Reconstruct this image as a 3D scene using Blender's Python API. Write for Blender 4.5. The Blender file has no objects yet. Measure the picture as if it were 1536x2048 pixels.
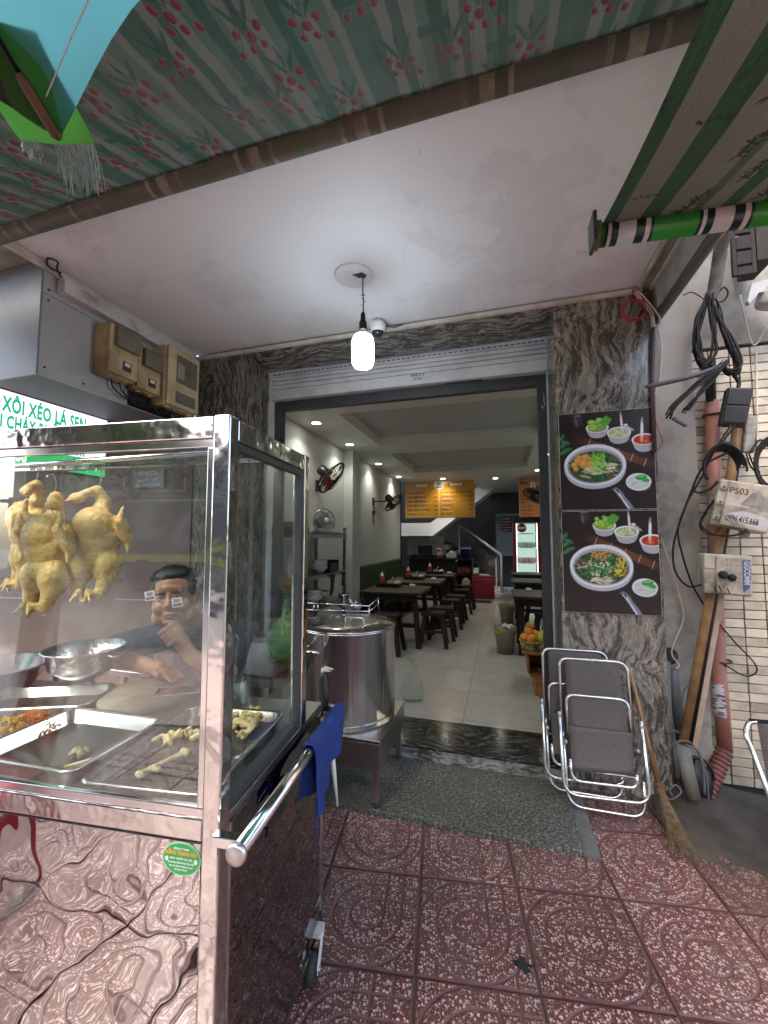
import bpy, math, random
import numpy as np
from mathutils import Vector, Matrix, Euler
C = bpy.context.scene.collection
SC = bpy.context.scene
PI = math.pi
rad = math.radians
random.seed(7)

# ---------------------------------------------------------------- camera
cam = bpy.data.cameras.new('camera')
cam.sensor_fit = 'HORIZONTAL'
cam.sensor_width = 36.0
cam.lens = 18.75
cam.clip_start = 0.05
cam.clip_end = 600
co = bpy.data.objects.new('camera', cam)
C.objects.link(co)
co.location = (0, 0, 1.48)
co.rotation_euler = (rad(90 + 3.9), 0, rad(16.2))
SC.camera = co

# ---------------------------------------------------------------- world and sun
SUN_EL, SUN_AZ = rad(52), rad(205)          # azimuth clockwise from +Y
w = bpy.data.worlds.new('World')
SC.world = w
w.use_nodes = True
wn = w.node_tree
wn.nodes.clear()
sky = wn.nodes.new('ShaderNodeTexSky')
sky.sky_type = 'NISHITA'
sky.sun_disc = False
sky.sun_elevation = SUN_EL
sky.sun_rotation = SUN_AZ
sky.air_density = 1.0
sky.dust_density = 4.0
sky.ozone_density = 1.0
bg = wn.nodes.new('ShaderNodeBackground')
bg.inputs['Strength'].default_value = 0.15
wo = wn.nodes.new('ShaderNodeOutputWorld')
wn.links.new(sky.outputs[0], bg.inputs[0])
wn.links.new(bg.outputs[0], wo.inputs[0])
sl = bpy.data.lights.new('sun', 'SUN')
sl.energy = 0.6
sl.angle = rad(22)
sl.color = (1.0, 0.96, 0.9)
so = bpy.data.objects.new('sun', sl)
C.objects.link(so)
sd = Vector((math.sin(SUN_AZ) * math.cos(SUN_EL), math.cos(SUN_AZ) * math.cos(SUN_EL), math.sin(SUN_EL)))
so.rotation_euler = (-sd).to_track_quat('-Z', 'Y').to_euler()
so.location = sd * 30
SC.view_settings.view_transform = 'Standard'
SC.view_settings.look = 'None'
SC.view_settings.gamma = 1.0
SC.view_settings.use_curve_mapping = False
SC.view_settings.exposure = 2.62
SC.render.engine = 'CYCLES'
cy = SC.cycles
cy.use_denoising = True
cy.max_bounces = 10
cy.diffuse_bounces = 5
cy.glossy_bounces = 5
cy.transmission_bounces = 8
cy.transparent_max_bounces = 24
cy.caustics_reflective = False
cy.caustics_refractive = False
cy.sample_clamp_indirect = 6.0

# ---------------------------------------------------------------- mesh builder
WM = {}
def V3(p): return Vector((p[0], p[1], p[2]))

class MB:
    def __init__(s):
        s.v = []; s.f = []; s.sm = []; s.uv = {}
    def add(s, vs, fs, smooth=False):
        o = len(s.v)
        s.v += [tuple(p) for p in vs]
        s.f += [tuple(i + o for i in f) for f in fs]
        s.sm += [smooth] * len(fs)
        return s
    def box(s, lo, hi, M=None):
        x0, y0, z0 = lo; x1, y1, z1 = hi
        vs = [(x0,y0,z0),(x1,y0,z0),(x1,y1,z0),(x0,y1,z0),(x0,y0,z1),(x1,y0,z1),(x1,y1,z1),(x0,y1,z1)]
        if M is not None: vs = [M @ Vector(p) for p in vs]
        return s.add(vs, [(0,3,2,1),(4,5,6,7),(0,1,5,4),(1,2,6,5),(2,3,7,6),(3,0,4,7)])
    def cbox(s, c, d, rot=None):
        M = Matrix.Translation(c)
        if rot is not None: M = M @ Euler(rot).to_matrix().to_4x4()
        return s.box((-d[0]/2,-d[1]/2,-d[2]/2), (d[0]/2,d[1]/2,d[2]/2), M)
    def beam(s, a, b, wd, ht, up=(0,0,1)):
        a = V3(a); b = V3(b); d = (b - a); L = d.length; d.normalize()
        u = Vector(up)
        if abs(d.dot(u)) > .98: u = Vector((0,1,0))
        x = d.cross(u).normalized(); z = x.cross(d)
        M = Matrix.Translation(a) @ Matrix((x, d, z)).transposed().to_4x4()
        return s.box((-wd/2, 0, -ht/2), (wd/2, L, ht/2), M)
    def cyl(s, a, b, r0, r1=None, n=16, caps=True):
        return s.tube([a, b], [r0, r0 if r1 is None else r1], n, caps=caps)
    def tube(s, pts, r, n=8, closed=False, caps=True):
        pts = [V3(p) for p in pts]
        m = len(pts)
        R = r if isinstance(r, (list, tuple)) else [r] * m
        vs = []; prev = None
        for i, p in enumerate(pts):
            if closed: t = pts[(i+1) % m] - pts[i-1]
            elif i == 0: t = pts[1] - p
            elif i == m-1: t = p - pts[i-1]
            else: t = (pts[i+1] - p).normalized() + (p - pts[i-1]).normalized()
            if t.length < 1e-9: t = Vector((0,0,1))
            t.normalize()
            if prev is None:
                u = Vector((0,0,1)) if abs(t.z) < .9 else Vector((1,0,0))
                x = t.cross(u).normalized()
            else:
                x = (prev - t * prev.dot(t))
                x = x.normalized() if x.length > 1e-6 else t.orthogonal().normalized()
            prev = x; y = t.cross(x)
            for k in range(n):
                a = 2*PI*k/n
                vs.append(p + x*(R[i]*math.cos(a)) + y*(R[i]*math.sin(a)))
        fs = []
        for i in range(m if closed else m-1):
            j = (i+1) % m
            for k in range(n):
                l = (k+1) % n
                fs.append((i*n+k, i*n+l, j*n+l, j*n+k))
        s.add(vs, fs, True)
        if caps and not closed:
            o = len(s.v) - len(vs)
            s.f += [tuple(o + k for k in reversed(range(n))), tuple(o + (m-1)*n + k for k in range(n))]
            s.sm += [False, False]
        return s
    def lathe(s, prof, c=(0,0,0), n=24, M=None):
        vs = []; fs = []; m = len(prof)
        for (r, z) in prof:
            for k in range(n):
                a = 2*PI*k/n
                p = Vector((max(r, 1e-4)*math.cos(a), max(r, 1e-4)*math.sin(a), z))
                if M is not None: p = M @ p
                vs.append(p + Vector(c))
        for i in range(m-1):
            for k in range(n):
                l = (k+1) % n
                fs.append((i*n+k, i*n+l, (i+1)*n+l, (i+1)*n+k))
        return s.add(vs, fs, True)
    def sph(s, c, r, n=16, m=10, rot=None):
        if not isinstance(r, (tuple, list)): r = (r, r, r)
        R = Euler(rot).to_matrix() if rot is not None else Matrix.Identity(3)
        vs = [V3(c) + R @ Vector((0,0,-r[2]))]; fs = []
        for i in range(1, m):
            t = PI*i/m - PI/2
            for k in range(n):
                a = 2*PI*k/n
                vs.append(V3(c) + R @ Vector((r[0]*math.cos(t)*math.cos(a), r[1]*math.cos(t)*math.sin(a), r[2]*math.sin(t))))
        vs.append(V3(c) + R @ Vector((0,0,r[2])))
        for k in range(n): fs.append((0, 1+(k+1) % n, 1+k))
        for i in range(m-2):
            for k in range(n):
                l = (k+1) % n
                fs.append((1+i*n+k, 1+i*n+l, 1+(i+1)*n+l, 1+(i+1)*n+k))
        b = 1+(m-2)*n; t = len(vs)-1
        for k in range(n): fs.append((b+k, b+(k+1) % n, t))
        return s.add(vs, fs, True)
    def caps_(s, a, b, r0, r1, n=12):
        a = V3(a); b = V3(b)
        s.tube([a, b], [r0, r1], n)
        s.sph(a, r0, n, 8); s.sph(b, r1, n, 8)
        return s
    def quad(s, a, b, c, d, uv=None, smooth=False):
        s.add([a, b, c, d], [(0,1,2,3)], smooth)
        if uv: s.uv[len(s.f)-1] = uv
        return s
    def tri(s, a, b, c): return s.add([a, b, c], [(0,1,2)])
    def grid(s, fn, nu, nv, uvs=(1,1), smooth=True):
        vs = [fn(i/nu, j/nv) for j in range(nv+1) for i in range(nu+1)]
        o = len(s.f); fs = []
        for j in range(nv):
            for i in range(nu):
                a = j*(nu+1)+i
                fs.append((a, a+1, a+nu+2, a+nu+1))
        s.add(vs, fs, smooth)
        for j in range(nv):
            for i in range(nu):
                u0, u1, v0, v1 = i/nu*uvs[0], (i+1)/nu*uvs[0], j/nv*uvs[1], (j+1)/nv*uvs[1]
                s.uv[o + j*nu+i] = [(u0,v0),(u1,v0),(u1,v1),(u0,v1)]
        return s
    def prism(s, poly, d, back=None):
        """poly: 3-D outline, d: extrusion vector"""
        P = [V3(p) for p in poly]; n = len(P); D = V3(d)
        vs = P + [p + D for p in P]
        fs = [tuple(range(n)), tuple(reversed(range(n, 2*n)))]
        for i in range(n):
            j = (i+1) % n
            fs.append((j, i, n+i, n+j))
        return s.add(vs, fs)

def rpath(pts, r, seg=5, closed=False):
    """polyline with rounded corners"""
    P = [V3(p) for p in pts]; out = []; n = len(P)
    for i in range(n):
        if not closed and i in (0, n-1): out.append(P[i]); continue
        a, b, c = P[i-1], P[i], P[(i+1) % n]
        da = (a-b); dc = (c-b)
        k = min(r, da.length*.48, dc.length*.48)
        p0 = b + da.normalized()*k; p1 = b + dc.normalized()*k
        for q in range(seg+1):
            t = q/seg
            out.append(p0*(1-t)**2 + b*2*t*(1-t) + p1*t*t)
    return out

def spline(pts, seg=6):
    P = [V3(p) for p in pts]; out = []
    Q = [P[0]*2-P[1]] + P + [P[-1]*2-P[-2]]
    for i in range(1, len(Q)-2):
        a, b, c, d = Q[i-1], Q[i], Q[i+1], Q[i+2]
        for k in range(seg):
            t = k/seg
            out.append(.5*((2*b) + (c-a)*t + (2*a-5*b+4*c-d)*t*t + (3*b-a-3*c+d)*t**3))
    out.append(P[-1])
    return out

def wm(o): return WM.get(o.name, Matrix.Identity(4)) if o is not None else Matrix.Identity(4)

def obj(name, mb, mat, parent=None, bevel=0.0, local=False, remesh=0.0, smooth_it=0, sub=0, me=None):
    """link ONE mesh object; verts are world coordinates unless local"""
    if me is None:
        me = bpy.data.meshes.new(name)
        vs = mb.v
        if parent is not None and not local:
            Mi = wm(parent).inverted()
            vs = [Mi @ Vector(p) for p in vs]
        me.from_pydata(vs, [], mb.f)
        me.polygons.foreach_set('use_smooth', mb.sm)
        if mb.uv:
            ul = me.uv_layers.new(name='UVMap')
            for fi, uv in mb.uv.items():
                p = me.polygons[fi]
                for k, li in enumerate(p.loop_indices): ul.data[li].uv = uv[k]
        me.update()
        if mat is not None: me.materials.append(mat)
    o = bpy.data.objects.new(name, me)
    C.objects.link(o)
    if parent is not None:
        o.parent = parent
        WM[o.name] = wm(parent)
    if remesh:
        m = o.modifiers.new('remesh', 'REMESH'); m.mode = 'VOXEL'; m.voxel_size = remesh; m.use_smooth_shade = True
        if smooth_it:
            m = o.modifiers.new('smooth', 'SMOOTH'); m.factor = .5; m.iterations = smooth_it
    if bevel:
        m = o.modifiers.new('bevel', 'BEVEL'); m.width = bevel; m.segments = 2; m.limit_method = 'ANGLE'; m.angle_limit = rad(40)
    if sub:
        m = o.modifiers.new('sub', 'SUBSURF'); m.levels = sub; m.render_levels = sub
    return o

def tag(o, label=None, cat=None, group=None, kind=None):
    if label: o['label'] = label
    if cat: o['category'] = cat
    if group: o['group'] = group
    if kind: o['kind'] = kind
    return o

def thing(name, label, cat, loc=(0,0,0), rotz=0.0, group=None):
    o = bpy.data.objects.new(name, None)
    o.empty_display_size = .05
    C.objects.link(o)
    o.location = loc; o.rotation_euler = (0, 0, rotz)
    WM[o.name] = Matrix.Translation(loc) @ Matrix.Rotation(rotz, 4, 'Z')
    return tag(o, label, cat, group)

def struct(name, mb, mat, **k):
    return tag(obj(name, mb, mat, **k), kind='structure')

def copy_tree(o, parent=None):
    c = o.copy(); C.objects.link(c)
    if parent is not None: c.parent = parent
    for ch in list(o.children): copy_tree(ch, c)
    return c

def dup(o, loc, rotz=0.0, label=None, scale=None):
    c = copy_tree(o); c.location = loc; c.rotation_euler = (0, 0, rotz)
    if scale: c.scale = (scale,)*3 if not isinstance(scale, tuple) else scale
    if label: c['label'] = label
    return c

def txt(name, body, loc, size, mat, parent=None, rot=(PI/2,0,0), align='LEFT', bold=0.0, sx=1.0, ext=0.0008, spacing=1.0, R=None):
    cu = bpy.data.curves.new(name, 'FONT')
    cu.body = body; cu.size = size; cu.align_x = align; cu.extrude = ext; cu.offset = bold*size
    cu.space_character = spacing
    cu.resolution_u = 3
    cu.materials.append(mat)
    fo = bpy.data.objects.new(name, cu)
    me = bpy.data.meshes.new_from_object(fo)
    bpy.data.objects.remove(fo)
    me.name = name
    if not me.materials: me.materials.append(mat)
    o = bpy.data.objects.new(name, me)
    C.objects.link(o)
    Rm = R if R is not None else Euler(rot).to_matrix()
    M = Matrix.Translation(loc) @ Rm.to_4x4() @ Matrix.Diagonal((sx, 1, 1, 1))
    if parent is not None:
        o.parent = parent
        M = wm(parent).inverted() @ M
    o.matrix_local = M
    return o

# ---------------------------------------------------------------- materials
class NT:
    def __init__(s, name):
        s.m = bpy.data.materials.new(name); s.m.use_nodes = True
        s.t = s.m.node_tree; s.t.nodes.clear()
        s.out = s.t.nodes.new('ShaderNodeOutputMaterial')
    def n(s, ty, ins=None, **at):
        x = s.t.nodes.new('ShaderNode' + ty)
        for k, v in at.items(): setattr(x, k, v)
        for k, v in (ins or {}).items(): s.put(x.inputs[k], v)
        return x
    def put(s, sock, v):
        if isinstance(v, bpy.types.NodeSocket): s.t.links.new(v, sock)
        elif isinstance(v, bpy.types.Node): s.t.links.new(v.outputs[0], sock)
        else:
            if isinstance(v, tuple) and len(v) == 3 and sock.type == 'RGBA': v = v + (1,)
            sock.default_value = v
    def math(s, op, a, b=None, c=None, clamp=False):
        x = s.n('Math', operation=op, use_clamp=clamp)
        for i, v in enumerate((a, b, c)):
            if v is not None: s.put(x.inputs[i], v)
        return x.outputs[0]
    def mix(s, f, a, b, blend='MIX'):
        x = s.n('Mix', data_type='RGBA', blend_type=blend)
        s.put(x.inputs['Factor'], f); s.put(x.inputs[6], a); s.put(x.inputs[7], b)
        return x.outputs[2]
    def ramp(s, f, stops, interp='LINEAR'):
        x = s.n('ValToRGB'); s.put(x.inputs[0], f)
        cr = x.color_ramp; cr.interpolation = interp
        while len(cr.elements) < len(stops): cr.elements.new(.5)
        for e, (p, c) in zip(cr.elements, stops):
            e.position = p; e.color = (c[0], c[1], c[2], 1) if isinstance(c, tuple) else (c, c, c, 1)
        return x.outputs[0]
    def coord(s, k='Object'): return s.n('TexCoord').outputs[k]
    def noise(s, vec, scale, detail=3, rough=.55, dist=0, k=0):
        return s.n('TexNoise', {'Vector': vec, 'Scale': scale, 'Detail': detail, 'Roughness': rough, 'Distortion': dist}).outputs[k]
    def bump(s, h, strength=.3, dist=.01, normal=None):
        i = {'Height': h, 'Strength': strength, 'Distance': dist}
        if normal is not None: i['Normal'] = normal
        return s.n('Bump', i).outputs[0]
    def pr(s, **i):
        x = s.n('BsdfPrincipled'); names = {'base':'Base Color','rough':'Roughness','metal':'Metallic','normal':'Normal','spec':'Specular IOR Level','coat':'Coat Weight','alpha':'Alpha','emit':'Emission Color','estr':'Emission Strength','trans':'Transmission Weight','ior':'IOR','sss':'Subsurface Weight','sheen':'Sheen Weight','crough':'Coat Roughness','aniso':'Anisotropic'}
        for k, v in i.items(): s.put(x.inputs[names[k]], v)
        return x
    def done(s, sh):
        s.put(s.out.inputs[0], sh); return s.m

MC = {}
def pm(name, c1, c2=None, sc=8.0, rough=.5, metal=0.0, bump=0.0, bs=60.0, coat=0.0, spec=.5, rvar=0.0, dirt=None, ds=3.0, damt=.5, per_obj=0.0, lo=.35, hi=.65, space='Object', sss=0.0, bd=.004):
    """general purpose procedural material: two-tone noise, dirt patches, roughness variation, relief"""
    if name in MC: return MC[name]
    t = NT(name); P = t.coord(space)
    if per_obj:
        oi = t.n('ObjectInfo')
        off = t.n('VectorMath', {0: P, 1: t.n('CombineXYZ', {'X': t.math('MULTIPLY', oi.outputs['Random'], 37.0), 'Y': t.math('MULTIPLY', oi.outputs['Random'], 91.0)})}, operation='ADD')
        P = off.outputs[0]
    col = c1
    if c2 is not None:
        col = t.mix(t.ramp(t.noise(P, sc, 5), [(lo, 0.0), (hi, 1.0)]), c1, c2)
    if dirt is not None:
        f = t.ramp(t.noise(P, ds, 8, .68), [(.46, 0.0), (.655, damt)])
        col = t.mix(f, col, dirt)
    if per_obj:
        v = t.math('MULTIPLY_ADD', oi.outputs['Random'], per_obj, 1 - per_obj/2)
        col = t.n('HueSaturation', {'Color': col, 'Value': v}).outputs[0]
    i = dict(base=col, rough=rough, metal=metal, coat=coat, spec=spec)
    if sss: i['sss'] = sss
    if rvar: i['rough'] = t.math('MULTIPLY_ADD', t.noise(P, sc*2, 4), rvar, rough - rvar/2)
    if bump: i['normal'] = t.bump(t.noise(P, bs, 4), bump, bd)
    MC[name] = t.done(t.pr(**i))
    return MC[name]

def emit(name, col, strength):
    t = NT(name)
    return t.done(t.n('Emission', {'Color': col, 'Strength': strength}))

def m_steel(name, rough=.15, base=(.60,.59,.58), wav=0.0, ws=6.0, brush=0.0, stretch=(1,1,1), bdist=.02, metal=1.0):
    t = NT(name); P = t.coord()
    col = t.mix(t.ramp(t.noise(P, 3.5, 6, .6), [(.4, 0.0), (.7, 1.0)]), base, tuple(c*.86 for c in base))
    i = dict(base=col, metal=metal)
    i['rough'] = t.math('MULTIPLY_ADD', t.noise(P, 9, 6, .65), .16, rough - .05)
    nrm = None
    if wav:
        nrm = t.bump(t.noise(P, ws, 2, .45), wav, bdist)
    if brush:
        mp = t.n('Mapping', {'Vector': P, 'Scale': stretch}).outputs[0]
        h = t.noise(mp, 60, 3)
        nrm = t.bump(h, brush, .002, nrm) if nrm is not None else t.bump(h, brush, .002)
    if nrm is not None: i['normal'] = nrm
    return t.done(t.pr(**i))

def m_glass(name, tint=(.93,.97,.95), ior=1.5, smear_haze=.06, rough=0.0):
    """thin pane: fresnel mirror over a clear sheet with pale patchy smear and haze"""
    t = NT(name)
    bf = t.n('NewGeometry').outputs['Backfacing']
    fr = t.n('Fresnel', {'IOR': t.math('MULTIPLY_ADD', bf, 1/ior-ior, ior)}).outputs[0]
    tr = t.n('BsdfTransparent', {'Color': tint})
    gl = t.n('BsdfGlossy', {'Color': (1,1,1), 'Roughness': rough})
    a = t.n('MixShader', {0: fr, 1: tr.outputs[0], 2: gl.outputs[0]})
    if smear_haze:
        P = t.coord()
        f = t.ramp(t.noise(P, 7, 7, .7, 1.2), [(.45, 0.0), (.85, smear_haze)])
        a = t.n('MixShader', {0: f, 1: a.outputs[0], 2: t.n('BsdfDiffuse', {'Color': (.75,.76,.74)}).outputs[0]})
    return t.done(a.outputs[0])

def m_marble(name, axis='Z', dark=(.035,.033,.028), mid=(.17,.16,.135), light=(.50,.47,.40), rough=.16, scale=1.0, grain=.45, warp=.5):
    t = NT(name); P = t.coord()
    st = {'Z': (1, 1, .085), 'X': (.085, 1, 1), 'Y': (1, .085, 1)}[axis]
    w1 = t.noise(P, 1.6*scale, 2, .5, 0, 1)
    w1 = t.n('VectorMath', {0: w1, 1: (.5,.5,.5)}, operation='SUBTRACT').outputs[0]
    w1 = t.n('VectorMath', {0: w1, 'Scale': warp/scale}, operation='SCALE').outputs[0]
    w2 = t.noise(P, 5.5*scale, 3, .55, 0, 1)
    w2 = t.n('VectorMath', {0: w2, 1: (.5,.5,.5)}, operation='SUBTRACT').outputs[0]
    w2 = t.n('VectorMath', {0: w2, 'Scale': .10/scale}, operation='SCALE').outputs[0]
    Q = t.n('VectorMath', {0: P, 1: w1}, operation='ADD').outputs[0]
    Q = t.n('VectorMath', {0: Q, 1: w2}, operation='ADD').outputs[0]
    Q = t.n('Mapping', {'Vector': Q, 'Scale': tuple(c*scale for c in st)}).outputs[0]
    v = t.noise(Q, 33, 4, .6)
    fine = t.noise(Q, 75, 3, .6)
    v = t.math('MULTIPLY_ADD', fine, .34, t.math('MULTIPLY', v, .80))
    v = t.math('MULTIPLY_ADD', t.noise(P, 3.0*scale, 3), .07, t.math('SUBTRACT', v, .10))
    col = t.ramp(v, [(.43, dark), (.50, mid), (.565, tuple(c*.62 for c in light)), (.68, light)])
    g = t.noise(P, 150, 3, .7)
    col = t.mix(grain, col, t.ramp(g, [(.40, .2), (.58, 1.0)]), 'MULTIPLY')
    return t.done(t.pr(base=col, rough=t.math('MULTIPLY_ADD', t.noise(P, 12, 4), .2, rough-.06), spec=.5))

def image_mat(name, arr, rough=.35, coat=0.0, translucent=0.0, weave=0.0, spec=.4, dirt=None):
    """arr: H x W x 3 linear colours painted with numpy"""
    h, wd = arr.shape[:2]
    im = bpy.data.images.new(name, wd, h, float_buffer=True)
    a = np.ones((h, wd, 4), np.float32); a[:, :, :3] = arr
    im.pixels.foreach_set(a.ravel()); im.update(); im.pack()
    t = NT(name)
    uv = t.coord('UV')
    col = t.n('TexImage', {'Vector': uv}, image=im, extension='REPEAT', interpolation='Cubic').outputs[0]
    P = t.coord()
    if dirt is not None:
        f = t.ramp(t.noise(P, 2.2, 9, .72), [(.45, 0.0), (.78, .65)])
        col = t.mix(f, col, dirt)
    i = dict(base=col, rough=rough, coat=coat, spec=spec)
    if weave:
        wr = t.noise(t.n('Mapping', {'Vector': P, 'Scale': (9, 2.2, 2.2)}).outputs[0], 1.0, 5, .6, 1.2)
        i['normal'] = t.bump(wr, .5, .03, t.bump(t.noise(P, 420, 2), weave, .002))
        i['base'] = t.mix(t.ramp(t.noise(P, 1.6, 6, .7), [(.46, 0.0), (.74, .26)]), i['base'], (.20,.205,.195) if dirt is not None else (.10,.10,.095))
    p = t.pr(**i).outputs[0]
    if translucent:
        p = t.n('MixShader', {0: translucent, 1: p, 2: t.n('BsdfTranslucent', {'Color': col}).outputs[0]}).outputs[0]
    return t.done(p)

def canvas(h, w_, col): return np.ones((h, w_, 3), np.float32)*np.array(col, np.float32)
def dab(A, x, y, rx, ry, col, rot=0.0, soft=.12, amt=1.0, wrap=False):
    """soft edged ellipse; x right, y up, pixels"""
    h, w_ = A.shape[:2]; R = max(rx, ry)*1.25+2
    for ox in ((-w_, 0, w_) if wrap else (0,)):
        for oy in ((-h, 0, h) if wrap else (0,)):
            cx, cy_ = x+ox, y+oy
            x0, x1, y0, y1 = int(max(0, cx-R)), int(min(w_, cx+R+1)), int(max(0, cy_-R)), int(min(h, cy_+R+1))
            if x0 >= x1 or y0 >= y1: continue
            Y, X = np.mgrid[y0:y1, x0:x1].astype(np.float32)
            X -= cx; Y -= cy_
            c, s_ = math.cos(rot), math.sin(rot)
            d = np.sqrt(((X*c+Y*s_)/rx)**2 + ((-X*s_+Y*c)/ry)**2)
            m = np.clip((1+soft-d)/(2*soft+1e-6), 0, 1)*amt
            A[y0:y1, x0:x1] = A[y0:y1, x0:x1]*(1-m[..., None]) + np.array(col, np.float32)*m[..., None]
def stroke(A, pts, r, col, amt=1.0, wrap=False):
    for (x0, y0), (x1, y1) in zip(pts[:-1], pts[1:]):
        L = math.hypot(x1-x0, y1-y0)
        dab(A, (x0+x1)/2, (y0+y1)/2, L/2+r, r, col, math.atan2(y1-y0, x1-x0), .35, amt, wrap)
def rect(A, x0, y0, x1, y1, col, amt=1.0):
    A[int(y0):int(y1), int(x0):int(x1)] = A[int(y0):int(y1), int(x0):int(x1)]*(1-amt) + np.array(col, np.float32)*amt

# ---------------------------------------------------------------- shared materials
M_whiteb = pm('white_paint', (.80,.785,.785), (.75,.735,.74), 1.3, .55, bump=.2, bs=14, dirt=(.50,.48,.47), ds=1.5, damt=.5)
M_plaster = pm('old_plaster', (.42,.395,.34), (.34,.32,.28), 2.2, .85, bump=.5, bs=26, dirt=(.12,.11,.092), ds=2.6, damt=.85)
M_grey_wall = pm('grey_wall_paint', (.50,.53,.52), (.45,.48,.475), 1.0, .6, bump=.06, bs=40)
M_dark_wall = pm('dark_wall_paint', (.10,.105,.105), (.08,.085,.085), 1.0, .6)
M_in_white = pm('interior_white', (.72,.725,.70), (.66,.67,.645), 1.2, .6)
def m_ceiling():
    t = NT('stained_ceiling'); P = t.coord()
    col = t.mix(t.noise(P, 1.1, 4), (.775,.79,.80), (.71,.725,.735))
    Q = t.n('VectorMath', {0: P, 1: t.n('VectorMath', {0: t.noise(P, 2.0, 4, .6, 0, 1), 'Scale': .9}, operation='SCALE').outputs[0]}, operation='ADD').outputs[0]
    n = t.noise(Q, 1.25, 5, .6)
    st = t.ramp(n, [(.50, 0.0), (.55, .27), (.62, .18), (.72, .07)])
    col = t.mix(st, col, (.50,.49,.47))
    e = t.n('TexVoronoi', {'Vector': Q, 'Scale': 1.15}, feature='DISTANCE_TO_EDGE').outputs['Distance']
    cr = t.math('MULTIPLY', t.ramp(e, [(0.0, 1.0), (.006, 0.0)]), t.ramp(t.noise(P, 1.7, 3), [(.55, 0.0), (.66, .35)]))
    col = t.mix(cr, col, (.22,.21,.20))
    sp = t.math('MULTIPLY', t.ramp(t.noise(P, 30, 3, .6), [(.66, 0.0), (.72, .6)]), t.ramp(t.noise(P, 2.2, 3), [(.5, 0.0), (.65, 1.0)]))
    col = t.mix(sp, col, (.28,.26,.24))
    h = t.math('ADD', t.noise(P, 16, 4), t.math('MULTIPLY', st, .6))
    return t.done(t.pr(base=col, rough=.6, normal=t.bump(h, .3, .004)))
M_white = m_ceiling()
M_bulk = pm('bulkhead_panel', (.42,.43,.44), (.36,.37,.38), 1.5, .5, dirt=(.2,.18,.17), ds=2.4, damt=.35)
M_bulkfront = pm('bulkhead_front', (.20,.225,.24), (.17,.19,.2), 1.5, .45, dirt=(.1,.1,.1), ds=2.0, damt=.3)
M_soffit_d = pm('dark_soffit', (.13,.125,.13), (.10,.10,.105), 2, .6)
M_brown = pm('brown_wall', (.115,.07,.055), (.085,.05,.042), 2.4, .5)
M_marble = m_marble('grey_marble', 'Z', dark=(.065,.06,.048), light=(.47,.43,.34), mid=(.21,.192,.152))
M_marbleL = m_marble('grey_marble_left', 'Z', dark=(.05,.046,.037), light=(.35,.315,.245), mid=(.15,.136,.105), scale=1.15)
M_marbleX = m_marble('grey_marble_soffit', 'X', scale=1.1)
M_step = m_marble('green_black_marble', 'X', (.006,.008,.007), (.018,.023,.020), (.11,.125,.11), .10, 1.3, .3)
M_riser = m_marble('pale_riser_marble', 'X', (.05,.05,.045), (.22,.21,.19), (.48,.46,.42), .3, 1.6, .5)
M_black = pm('black_plastic', (.007,.007,.0075), rough=.42)
M_blackm = pm('black_matte', (.009,.009,.0095), (.014,.014,.014), 20, .75)
M_dgrey = pm('dark_grey_frame', (.055,.058,.06), (.045,.048,.05), 4, .5)
M_cream = pm('cream_trim', (.62,.58,.49), (.52,.48,.40), 6, .55, dirt=(.25,.22,.17), ds=5, damt=.6)
M_conc = pm('concrete', (.17,.16,.145), (.11,.105,.095), 4, .85, bump=.5, bs=45, dirt=(.05,.046,.04), ds=3, damt=.8)
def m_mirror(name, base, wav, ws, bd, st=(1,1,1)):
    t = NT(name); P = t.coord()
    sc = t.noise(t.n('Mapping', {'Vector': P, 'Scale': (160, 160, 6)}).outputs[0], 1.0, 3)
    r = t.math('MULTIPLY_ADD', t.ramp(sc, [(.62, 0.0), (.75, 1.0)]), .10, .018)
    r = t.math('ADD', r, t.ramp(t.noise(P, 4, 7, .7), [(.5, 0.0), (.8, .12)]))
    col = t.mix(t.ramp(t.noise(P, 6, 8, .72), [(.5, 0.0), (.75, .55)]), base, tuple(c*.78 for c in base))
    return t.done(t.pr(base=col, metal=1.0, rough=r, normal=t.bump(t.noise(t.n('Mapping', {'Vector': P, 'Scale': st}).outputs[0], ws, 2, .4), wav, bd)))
M_steel = m_steel('stainless_steel', .16)
def m_pot():
    t = NT('pot_steel'); P = t.coord()
    q = t.n('Mapping', {'Vector': P, 'Scale': (1, 1, .02)}).outputs[0]
    h = t.math('ADD', t.noise(q, 22, 3, .55), t.math('MULTIPLY', t.noise(q, 130, 2), .18))
    r = t.math('MULTIPLY_ADD', t.noise(P, 9, 6, .65), .12, .13)
    col = t.mix(t.ramp(t.noise(q, 40, 3), [(.4, 0.0), (.65, 1.0)]), (.72,.70,.67), (.60,.57,.55))
    return t.done(t.pr(base=col, metal=1.0, rough=r, normal=t.bump(h, .55, .012)))
M_chrome = m_steel('polished_steel', .10, (.66,.65,.64))
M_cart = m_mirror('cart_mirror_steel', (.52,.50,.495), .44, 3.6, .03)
M_cartframe = m_steel('cart_frame_steel', .07, (.70,.68,.65), wav=.3, ws=14, bdist=.01)
M_pot = m_pot()
M_glass = m_glass('cart_glass', smear_haze=.07, ior=1.75)  # smear layer also paints a veil of reflection haze on the panes
M_glass2 = m_glass('clear_glass', (.86,.9,.88), 1.5, .03)
M_plasticw = pm('white_plastic', (.72,.72,.70), rough=.4)
M_red = pm('red_plastic', (.42,.02,.028), rough=.35)

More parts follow.
